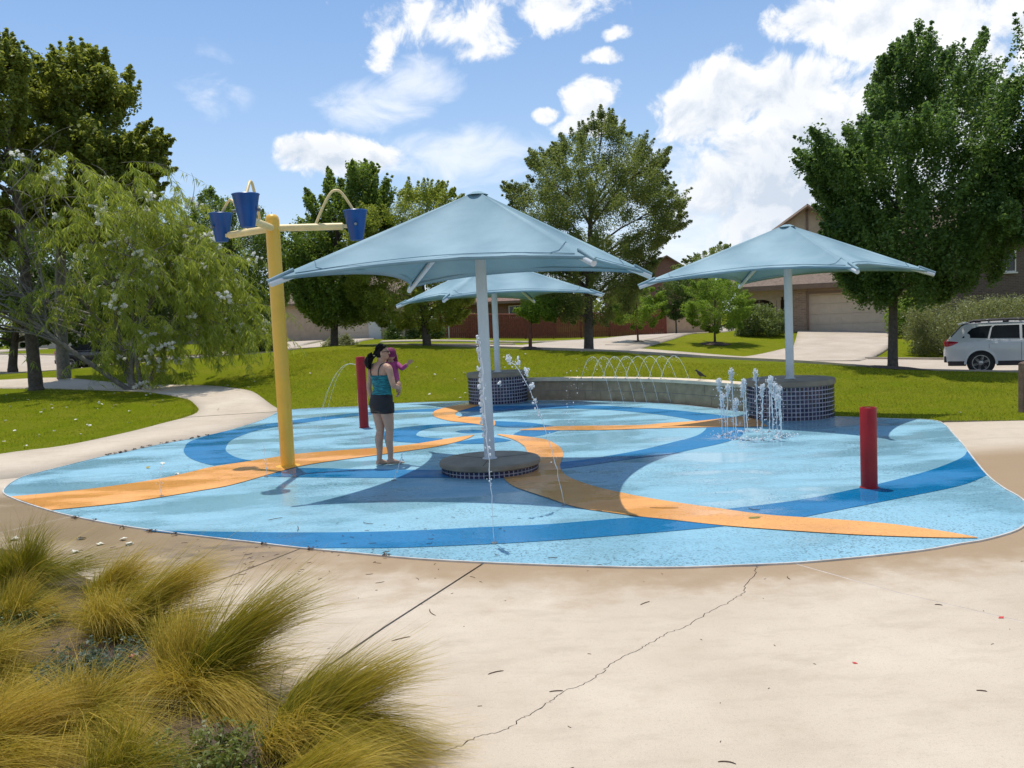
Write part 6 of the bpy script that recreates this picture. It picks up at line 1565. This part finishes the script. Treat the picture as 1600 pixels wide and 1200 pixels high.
    # cladding along sill, bumpers and arches
    for s in (-1, 1):
        for x0_, x1_ in ((.12, .62), (1.44, 3.36), (4.2, 4.6)):
            b = MB(); X = np.linspace(x0_, x1_, 10); b.loft([[Vector((x, s * (hw(x, .34) + o), z)) for o, z in ((-.06, .25), (.012, .27), (.014, .40), (-.03, .41))] for x in X]); put(b, 'sill_cladding', M['cladding'])
        for c in (wr, wf):
            b = MB(); A = np.linspace(-.1, PI + .1, 22); b.loft([[Vector((c + r_ * math.cos(a), s * (hw(c, .6) + o), .345 + r_ * math.sin(a))) for r_, o in ((ra - .012, -.10), (ra - .012, .022), (ra + .055, .018), (ra + .06, -.05))] for a in A]); put(b, 'arch_flare', paint if wagon else M['cladding'], smooth=True, ang=40)
            b = MB(); b.lathe((0, 0, 0), [(ra - .01, -.22), (ra - .01, .2)], 24); b.v = [(c + p[0], s * .66 + p[2] * 1, .36 + p[1]) for p in b.v]; put(b, 'wheel_housing', M['black'])
            # wheel: tyre, rim with spokes
            wm_ = MB(); wm_.lathe((0, 0, 0), [(.24, -.1), (.31, -.105), (.335, -.085), (.345, -.05), (.345, .05), (.335, .085), (.31, .105), (.24, .1)], 36); q = s
            wm_.v = [(c + p[0], s * .80 + q * p[2], rw + p[1]) for p in wm_.v]; ty = put(wm_, 'wheel', M['black'], smooth=True, ang=35)
            rm = MB(); rm.lathe((0, 0, 0), [(.242, .07), (.242, .108), (.225, .108), (.21, .075)], 32, capb=False, capt=False); rm.lathe((0, 0, 0), [(.06, .07), (.06, .1), (.04, .106), (0, .107)], 16, capt=False)
            for k in range(6):
                a = k * PI / 3 + .3; M4 = Matrix.Rotation(a, 3, 'Z'); rm.box(M4 @ Vector((.135, 0, .085)), (.19, .075, .03), M=M4)
            rm.v = [(c + p[0], s * .80 + q * p[2], rw + p[1]) for p in rm.v]; put(rm, 'rim', M['alloy'], ty, ang=40)
            dk = MB(); dk.lathe((0, 0, 0), [(.225, .04), (0, .041)], 24, capt=False); dk.v = [(c + p[0], s * .80 + q * p[2], rw + p[1]) for p in dk.v]; put(dk, 'brake_disc', M['cladding'], ty)
        for x in (1.42, 2.45):
            put(MB().box((x, s * (hw(x, .93) + .012), .93), (.2, .03, .028)), 'door_handle', paint, bevel=.008)
        for x in (1.24, 2.09, 3.2):
            X0 = x; b = MB(); b.loft([[Vector((X0 + dx, s * (hw(X0, z) + .0015), z)) for dx in (-.005, .005)] + [Vector((X0 + dx, s * (hw(X0, z) - .02), z)) for dx in (.005, -.005)] for z in ((.78, .9, 1.0) if x < 1.3 else (.42, .6, .8, .95, 1.0))]); put(b, 'door_seam', M['cladding'])
        b = MB(); X = [.03, .05, .08, .12, .17, .24, .32, .40]
        b.loft([[Vector((x - (.012 if x < .1 else 0), s * (hw(x, z) + o), z)) for o, z in ((-.05, lo), (.014, lo), (.016, (lo + hi) / 2), (.012, hi), (-.05, hi))] for x, lo, hi in zip(X, (.87, .865, .86, .86, .875, .90, .935, .975), (.93, .98, 1.015, 1.03, 1.03, 1.022, 1.012, 1.0))]); put(b, 'tail_light', M['tail'])
        b = MB(); b.ball((4.52, s * .68, .74), (.16, .13, .075), 12, 8); put(b, 'headlight', M['white_trim'], smooth=True)
        b = MB(); b.ball((3.05, s * .97, 1.05), (.09, .10, .07), 10, 8); put(b, 'wing_mirror', paint, smooth=True)
    put(MB().box((.06, 0, .46), (.1, 1.5, .2)), 'bumper_trim', M['cladding'], bevel=.02); put(MB().box((4.72, 0, .42), (.1, 1.2, .18)), 'bumper_trim', M['cladding'], bevel=.02)
    return t
car('parked_wagon', 'white station wagon with roof rails and a red tail light, cut by the frame edge', (13.94, 27.18, -.36), math.radians(-27), M['paint_car'])
car('parked_car', 'dark sedan half hidden behind the oak trunks on the far street', (-23.9, 45.2, tz(-22, 45.5) + .06), -.12, M['paint_dark'], False)
car('parked_car', 'dark car glimpsed behind the round young tree on the side street', (16.2, 71.0, tz(16.3, 71) + .07), 1.25, M['paint_dark'], False)

# ------------------------------------------------------------------ woman with a child
def skin_mat(name, c, d):
    m = mat(name, c, .5, 0, 9, .05, 220, dark=d); pb = m.node_tree.nodes['Principled BSDF']
    pb.inputs['Subsurface Weight'].default_value = .12; pb.inputs['Subsurface Radius'].default_value = (.02, .008, .004); pb.inputs['Subsurface Scale'].default_value = .3
    return m
SK = skin_mat('skin', (.58, .34, .235), (.50, .285, .19)); SK2 = skin_mat('child_skin', (.5, .29, .21), (.44, .25, .18))
def ell(c, rx, ry, n_=16, M3=None):
    o = []
    for k in range(n_):
        a = 2 * PI * k / n_; p = Vector((rx * math.cos(a), ry * math.sin(a), 0)); o.append((M3 @ p if M3 else p) + Vector(c))
    return o
class Fig:
    """figure in its own frame: x to its right, y the way it faces, z up"""
    def __init__(s, loc, yaw, sc=1.0): s.m = Matrix.Rotation(yaw, 3, 'Z') * sc; s.o = Vector(loc)
    def w(s, p): return s.m @ Vector(p) + s.o
    def out(s, b): b.v = [tuple(s.w(p)) for p in b.v]; return b
def hand(b, wr, d, palm_n, L=.17):
    """palm, four unequal curled fingers and a thumb off the side of the palm"""
    wr, d, pn = Vector(wr), Vector(d).normalized(), Vector(palm_n).normalized(); sd = d.cross(pn).normalized()
    pl = L * .5; pts = [wr - d * .02, wr + d * .02, wr + d * pl * .6, wr + d * pl]
    b.loft([[p + sd * (hw_ * math.cos(2 * PI * k / 12)) + pn * (th * math.sin(2 * PI * k / 12)) for k in range(12)] for p, hw_, th in zip(pts, (.024, .028, .04, .037), (.019, .017, .016, .012))])
    for i, (o, ln) in enumerate(((-.030, .80), (-.010, .93), (.010, 1.0), (.029, .90))):
        p = wr + d * (pl * .9) + sd * o; q = d; P = [p]
        for j, f in enumerate((.45, .32, .25)):
            P.append(P[-1] + q * (L * .5 * ln * f)); q = (q + pn * .34).normalized()
        b.tube(P, [.0088, .0085, .0078, .0062], 8)
    th0 = wr + d * (pl * .28) - sd * .026; P = [th0, th0 + d * .028 - sd * .022 + pn * .008, th0 + d * .055 - sd * .028 + pn * .018, th0 + d * .075 - sd * .026 + pn * .028]
    b.tube(P, [.013, .0115, .010, .0075], 8)
def fig_body(F, b, name, mt, parent, vox, it=4):
    o = F.out(b).build(name, mt, parent)
    r_ = o.modifiers.new('skin', 'REMESH'); r_.mode = 'VOXEL'; r_.voxel_size = vox; r_.use_smooth_shade = True
    s_ = o.modifiers.new('relax', 'SMOOTH'); s_.factor = .5; s_.iterations = it
    return o
wp_ = (-1.79, 11.58, .012)
wo_ = thing('person', 'barefoot woman with a low dark ponytail, teal camisole and black shorts, carrying a child', 'person', wp_)
F = Fig(wp_, math.radians(-42))
def torso_ring(z):
    zz_ = [.74, .80, .86, .93, 1.0, 1.06, 1.14, 1.22, 1.30, 1.345, 1.375, 1.40, 1.425]
    rx = float(np.interp(z, zz_, [.150, .168, .178, .168, .142, .132, .138, .150, .160, .162, .140, .095, .058]))
    ry = float(np.interp(z, zz_, [.100, .118, .122, .112, .098, .094, .100, .108, .104, .092, .080, .066, .056]))
    yo = float(np.interp(z, zz_, [-.03, -.035, -.03, -.015, .0, .005, .0, -.01, -.015, -.015, -.012, -.005, .0]))
    return rx, ry, yo
b = MB()
b.loft([ell((0, torso_ring(z)[2], z), *torso_ring(z)[:2], 24) for z in (.74, .78, .82, .86, .9, .95, 1.0, 1.06, 1.12, 1.18, 1.24, 1.30, 1.34, 1.37, 1.395, 1.42)])
b.loft([ell((0, .0, 1.38), .060, .058), ell((.004, .01, 1.43), .052, .054), ell((.008, .02, 1.49), .050, .054)])
# head turned towards the child
HM = Matrix.Rotation(math.radians(-38), 3, 'Z'); HC = Vector((.012, .025, 1.545)); hp_ = lambda x, y, z: HM @ Vector((x, y, z)) + HC
b.ball(HC, (.071, .090, .108), 20, 16, M=HM); b.ball(hp_(0, .032, -.062), (.050, .055, .050), 14, 10, M=HM)
b.tube([hp_(0, .082, .02), hp_(0, .104, -.018), hp_(0, .100, -.028)], [.010, .014, .009], 8)            # nose
b.ball(hp_(0, .086, -.056), (.022, .012, .010), 8, 6, M=HM)                                             # mouth
for s in (-1, 1): b.ball(hp_(s * .073, -.005, -.01), (.011, .020, .031), 8, 6, M=HM)                      # ears
for s in (-1, 1):
    ft_ = Vector((s * .06 + (.012 if s > 0 else .0), .035 if s > 0 else -.055, 0))
    hp0 = Vector((s * .088, -.01, .84)); kn = Vector((ft_.x * .95 + s * .004, ft_.y * .6 + .015, .46)); an = ft_ + Vector((0, -.01, .085))
    b.tube(cr([hp0 + Vector((0, 0, .03)), hp0 + Vector((0, 0, -.08)), hp0.lerp(kn, .6), kn + Vector((0, 0, .04)), kn, kn.lerp(an, .3) + Vector((0, -.018, 0)), kn.lerp(an, .7), an, an + Vector((0, 0, -.05))], 4), list(np.interp(np.linspace(0, 8, 33), range(9), [.094, .097, .076, .060, .055, .058, .042, .035, .036])), 16)
    fd_ = Vector((s * .25 + .12, 1, 0)).normalized(); sd_ = Vector((fd_.y, -fd_.x, 0))
    b.loft([[ft_ + fd_ * u + sd_ * (w_ * math.cos(2 * PI * k / 14)) + Vector((0, 0, h_ * .5 + h_ * .5 * math.sin(2 * PI * k / 14))) for k in range(14)] for u, w_, h_ in ((-.065, .016, .04), (-.055, .030, .07), (-.02, .034, .095), (.03, .036, .080), (.08, .044, .052), (.12, .046, .038), (.15, .040, .026))])
    for k in range(5):
        o = (k - 2) * .0175 * s; ln = (.048, .042, .038, .033, .027)[k if s < 0 else k]
        p = ft_ + fd_ * (.138 - abs(k) * .004) + sd_ * (-o) + Vector((0, 0, .013)); b.tube([p, p + fd_ * ln * .6, p + fd_ * ln], [.0105, .010, .007], 8)
# left arm hangs, right arm bends forward under the child
shL, elL, wrL = Vector((-.178, -.02, 1.335)), Vector((-.232, -.035, 1.07)), Vector((-.235, .015, .84))
b.tube(cr([Vector((-.10, -.012, 1.35)), shL, shL.lerp(elL, .5), elL, elL.lerp(wrL, .4), wrL], 4), list(np.interp(np.linspace(0, 5, 21), range(6), [.055, .050, .043, .036, .036, .024])), 14)
hand(b, wrL, (0.02, .12, -1), (1, .2, 0))
shR, elR, wrR = Vector((.178, -.01, 1.335)), Vector((.262, -.01, 1.10)), Vector((.165, .185, 1.045))
b.tube(cr([Vector((.10, -.012, 1.35)), shR, shR.lerp(elR, .5), elR, elR.lerp(wrR, .4), wrR], 4), list(np.interp(np.linspace(0, 5, 21), range(6), [.055, .050, .044, .037, .036, .024])), 14)
hand(b, wrR, (-.9, .35, .1), (0, -.35, .94))
fig_body(F, b, 'body', SK, wo_, .0052, 5)
teal = bpy.data.materials.new('teal_heather_knit'); teal.use_nodes = True
q_ = NB(teal.node_tree); pb_ = teal.node_tree.nodes['Principled BSDF']; v_ = q_.new('ShaderNodeTexCoord').outputs['Object']
q_.put(pb_.inputs['Base Color'], q_.mix(q_.mr(q_.noise(q_.vmul(v_, (14, 14, 90)), 1.0, 4, .7), .4, .62), (.004, .075, .105), (.03, .30, .33))); pb_.inputs['Roughness'].default_value = .85
b = MB(); rg = []
for k in range(19):
    u = k / 18; z = .955 + u * .285; rx, ry, yo = torso_ring(z)
    fl = .011 + .012 * max(0, .25 - u); rr_ = []
    for j in range(32):
        a = 2 * PI * j / 32; w_ = 1 + .012 * math.sin(5 * a + z * 40)
        zz_ = z + (.022 * math.sin(a) if u < .1 else 0) + (.045 * max(0, math.sin(a)) if u > .9 else 0)
        rr_.append(Vector(((rx + fl) * w_ * math.cos(a), (ry + fl) * w_ * math.sin(a) + yo, zz_)))
    rg.append(rr_)
b.loft(rg, close=False); cm = F.out(b).build('camisole', teal, wo_, smooth=True); sm_ = cm.modifiers.new('cloth', 'SOLIDIFY'); sm_.thickness = .004; sm_.offset = -1
for s in (-1, 1):
    P = [Vector((s * .072, -.108, 1.235)), Vector((s * .083, -.113, 1.30)), Vector((s * .094, -.085, 1.372)), Vector((s * .098, -.03, 1.398)), Vector((s * .096, .04, 1.375)), Vector((s * .085, .088, 1.29))]
    F.out(MB().tube(cr(P, 5), .0055, 6)).build('strap', mat('dark_strap', (.006, .03, .04), .8), cm, smooth=True)
blk = mat('black_swim_cloth', (.008, .008, .011), .6, .2, 30)
b = MB()
b.loft([ell((0, torso_ring(z)[2], z), torso_ring(z)[0] + .016, torso_ring(z)[1] + .020, 28) for z in (.745, .81, .85, .89, .93, .975)])
for s in (-1, 1):
    b.tube([(s * .086, -.012, .86), (s * .086, -.012, .79), (s * .087, -.012, .735), (s * .087, -.012, .715)], [.112, .113, .110, .107], 20)
sh_ = F.out(b).build('shorts', blk, wo_); r_ = sh_.modifiers.new('cloth', 'REMESH'); r_.mode = 'VOXEL'; r_.voxel_size = .006; r_.use_smooth_shade = True; s_ = sh_.modifiers.new('relax', 'SMOOTH'); s_.iterations = 4
# hair gathered into a low tail
hr = mat('dark_brown_hair', (.008, .005, .004), .5, .5, 60, .4, 120, spec=.2)
b = MB()
b.ball(HC + Vector((0, 0, .012)), (.080, .098, .112), 20, 14, M=HM)
b.v = [tuple(p) for p in b.v]
keep = MB(); 
nv = []
for p in b.v:
    l = HM.transposed() @ (Vector(p) - HC)
    lim = -.012 if l.z < .02 else -.012 + (l.z - .02) * 1.5
    if l.y > lim and l.z < .085: l = Vector((l.x * .88, lim, l.z))
    nv.append(tuple(HM @ l + HC))
b.v = nv
tie = hp_(.0, -.105, -.035)
b.tube(cr([hp_(0, -.07, .0), tie, tie + HM @ Vector((-.012, -.05, -.028)), tie + HM @ Vector((-.02, -.085, -.085)), tie + HM @ Vector((-.02, -.08, -.15)), tie + HM @ Vector((-.016, -.066, -.185))], 5), list(np.interp(np.linspace(0, 5, 26), range(6), [.05, .028, .052, .058, .040, .006])), 14)
for k in range(26):
    a = random.uniform(-1, 1); p0 = tie + HM @ Vector((random.gauss(0, .02), -.03, random.gauss(0, .02)))
    b.tube([p0, p0 + HM @ Vector((a * .03, -.055, -.03)), p0 + HM @ Vector((a * .04, -.06, -.12)), p0 + HM @ Vector((a * .03 - .01, -.05, -.19))], [.010, .011, .008, .001], 5)
for k in range(90):
    a = random.uniform(-1.9, 1.9); e0 = random.uniform(.25, 1.2)
    p0 = hp_(.078 * math.sin(a) * math.cos(e0 * .6), .095 * math.cos(a) * math.cos(e0) * .55, .012 + .110 * math.sin(e0) + .004); p1 = hp_(.082 * math.sin(a) * .75, -.075, .035 + .05 * math.sin(e0)); pm = (p0 + p1) / 2; dm = (pm - HC).normalized(); pm = HC + HM @ (lambda q: Vector((q.x * .087, q.y * .105, q.z * .119 + .012)))(HM.transposed() @ dm)
    b.tube(cr([p0, pm, p1, tie], 4), [.003, .004, .004, .004, .004, .005, .005, .005, .006, .006, .006, .007, .007], 5)
for k in range(14):
    a = random.uniform(0, 6.28); p0 = tie + HM @ Vector((.04 * math.cos(a), -.05, -.05 + .04 * math.sin(a))); b.tube([p0, p0 + HM @ Vector((random.gauss(0, .02), -.04, -.06)), p0 + HM @ Vector((random.gauss(0, .03), -.03, -.15))], [.0025, .002, .0006], 4)
ho = F.out(b).build('hair', hr, wo_, smooth=True)
F.out(MB().lathe(tie, [(.031, -.008), (.034, 0), (.031, .008)], 12)).build('hair_tie', mat('pale_hair_tie', (.5, .38, .2), .6), ho)
gl = MB(); 
for s in (-1, 1):
    gl.loft([[hp_(s * .034 + .027 * math.cos(a), .089 + o, .012 + .019 * math.sin(a)) for a in [2 * PI * k / 14 for k in range(14)]] for o in (0, .006)])
    gl.tube([hp_(s * .060, .090, .018), hp_(s * .074, .05, .016), hp_(s * .079, .0, .008)], .004, 6)
gl.tube([hp_(-.012, .094, .016), hp_(.012, .094, .016)], .004, 6)
F.out(gl).build('sunglasses', M['black'], wo_)
# child on her arm
co = F.w((-.015, .20, 1.115)); co_t = thing('person', 'small child in magenta carried by the woman, one arm stretched out', 'person', co)
K = Fig(co, math.radians(-42 - 150), 1.0)
b = MB()
b.loft([ell((0, 0, z), rx, ry, 18) for z, rx, ry in ((-.03, .085, .075), (.04, .098, .085), (.12, .094, .082), (.2, .088, .072), (.265, .085, .062), (.29, .05, .05), (.315, .034, .036))])
hc = Vector((0, .008, .395)); b.ball(hc, (.068, .080, .086), 18, 14); b.ball(hc + Vector((0, .03, -.04)), (.048, .045, .04), 12, 8); b.ball(hc + Vector((0, .082, -.014)), (.010, .012, .010), 6, 5)
for s in (-1, 1):
    b.ball(hc + Vector((s * .069, 0, -.01)), (.009, .016, .022), 8, 6)
    kn = Vector((s * .125, .11, -.02)); an = Vector((s * .135, .13, -.13))
    b.tube(cr([Vector((s * .05, .01, .0)), Vector((s * .095, .06, -.015)), kn, kn.lerp(an, .5), an], 4), list(np.interp(np.linspace(0, 4, 17), range(5), [.058, .054, .042, .036, .027])), 12)
    b.loft([[an + Vector((s * (.02 * math.cos(a)), u, -.02 + .016 * math.sin(a) - u * .3)) for a in [2 * PI * k / 10 for k in range(10)]] for u in (-.02, 0, .04, .075)])
sL, eL, wL = Vector((-.085, .0, .255)), Vector((-.18, .045, .20)), Vector((-.275, .075, .262))
b.tube(cr([Vector((-.04, 0, .262)), sL, sL.lerp(eL, .5), eL, eL.lerp(wL, .5), wL], 4), list(np.interp(np.linspace(0, 5, 21), range(6), [.034, .032, .028, .025, .022, .016])), 12)
def small_hand(b, wr, d, pn):
    bb = MB(); hand(bb, (0, 0, 0), d, pn, .17); b.add([tuple(Vector(p) * .6 + Vector(wr)) for p in bb.v], bb.f)
small_hand(b, wL, (-.8, .2, .5), (0, 1, -.2))
sR, eR, wR = Vector((.085, 0, .255)), Vector((.125, .06, .17)), Vector((.07, .13, .19))
b.tube(cr([Vector((.04, 0, .262)), sR, sR.lerp(eR, .5), eR, eR.lerp(wR, .5), wR], 4), list(np.interp(np.linspace(0, 5, 21), range(6), [.034, .032, .028, .025, .022, .016])), 12)
small_hand(b, wR, (-.7, .7, .1), (0, .2, -1))
fig_body(K, b, 'body', SK2, co_t, .0045, 4)
mg = mat('magenta_cloth', (.20, .018, .10), .8, .2, 20); pk = mat('pink_cloth', (.45, .07, .25), .8, .2, 20)
b = MB(); b.loft([ell((0, 0, z), rx, ry, 22) for z, rx, ry in ((-.035, .094, .084), (.04, .107, .094), (.12, .102, .090), (.2, .096, .080), (.258, .090, .068), (.285, .058, .056))])
for s, sh3, e3, w3 in ((-1, sL, eL, wL), (1, sR, eR, wR)): b.tube(cr([Vector((s * .04, 0, .262)), sh3, sh3.lerp(e3, .5), e3, e3.lerp(w3, .8)], 4), list(np.interp(np.linspace(0, 4, 17), range(5), [.040, .039, .035, .032, .026])), 12)
so = K.out(b).build('long_sleeved_top', pk, co_t); r_ = so.modifiers.new('cloth', 'REMESH'); r_.mode = 'VOXEL'; r_.voxel_size = .005; r_.use_smooth_shade = True; s_ = so.modifiers.new('relax', 'SMOOTH'); s_.iterations = 3
b = MB(); b.lathe(hc + Vector((0, -.004, -.005)), [(.086, -.03), (.088, -.012), (.083, .012), (.079, .045), (.062, .08), (.03, .098), (0, .102)], 24, capb=False, capt=False)
b.loft([ell(hc + Vector((0, -.055, z)), rx, .02, 14) for z, rx in ((-.12, .085), (-.08, .084), (-.01, .076))])
K.out(b).build('sun_hat', mg, co_t, smooth=True)
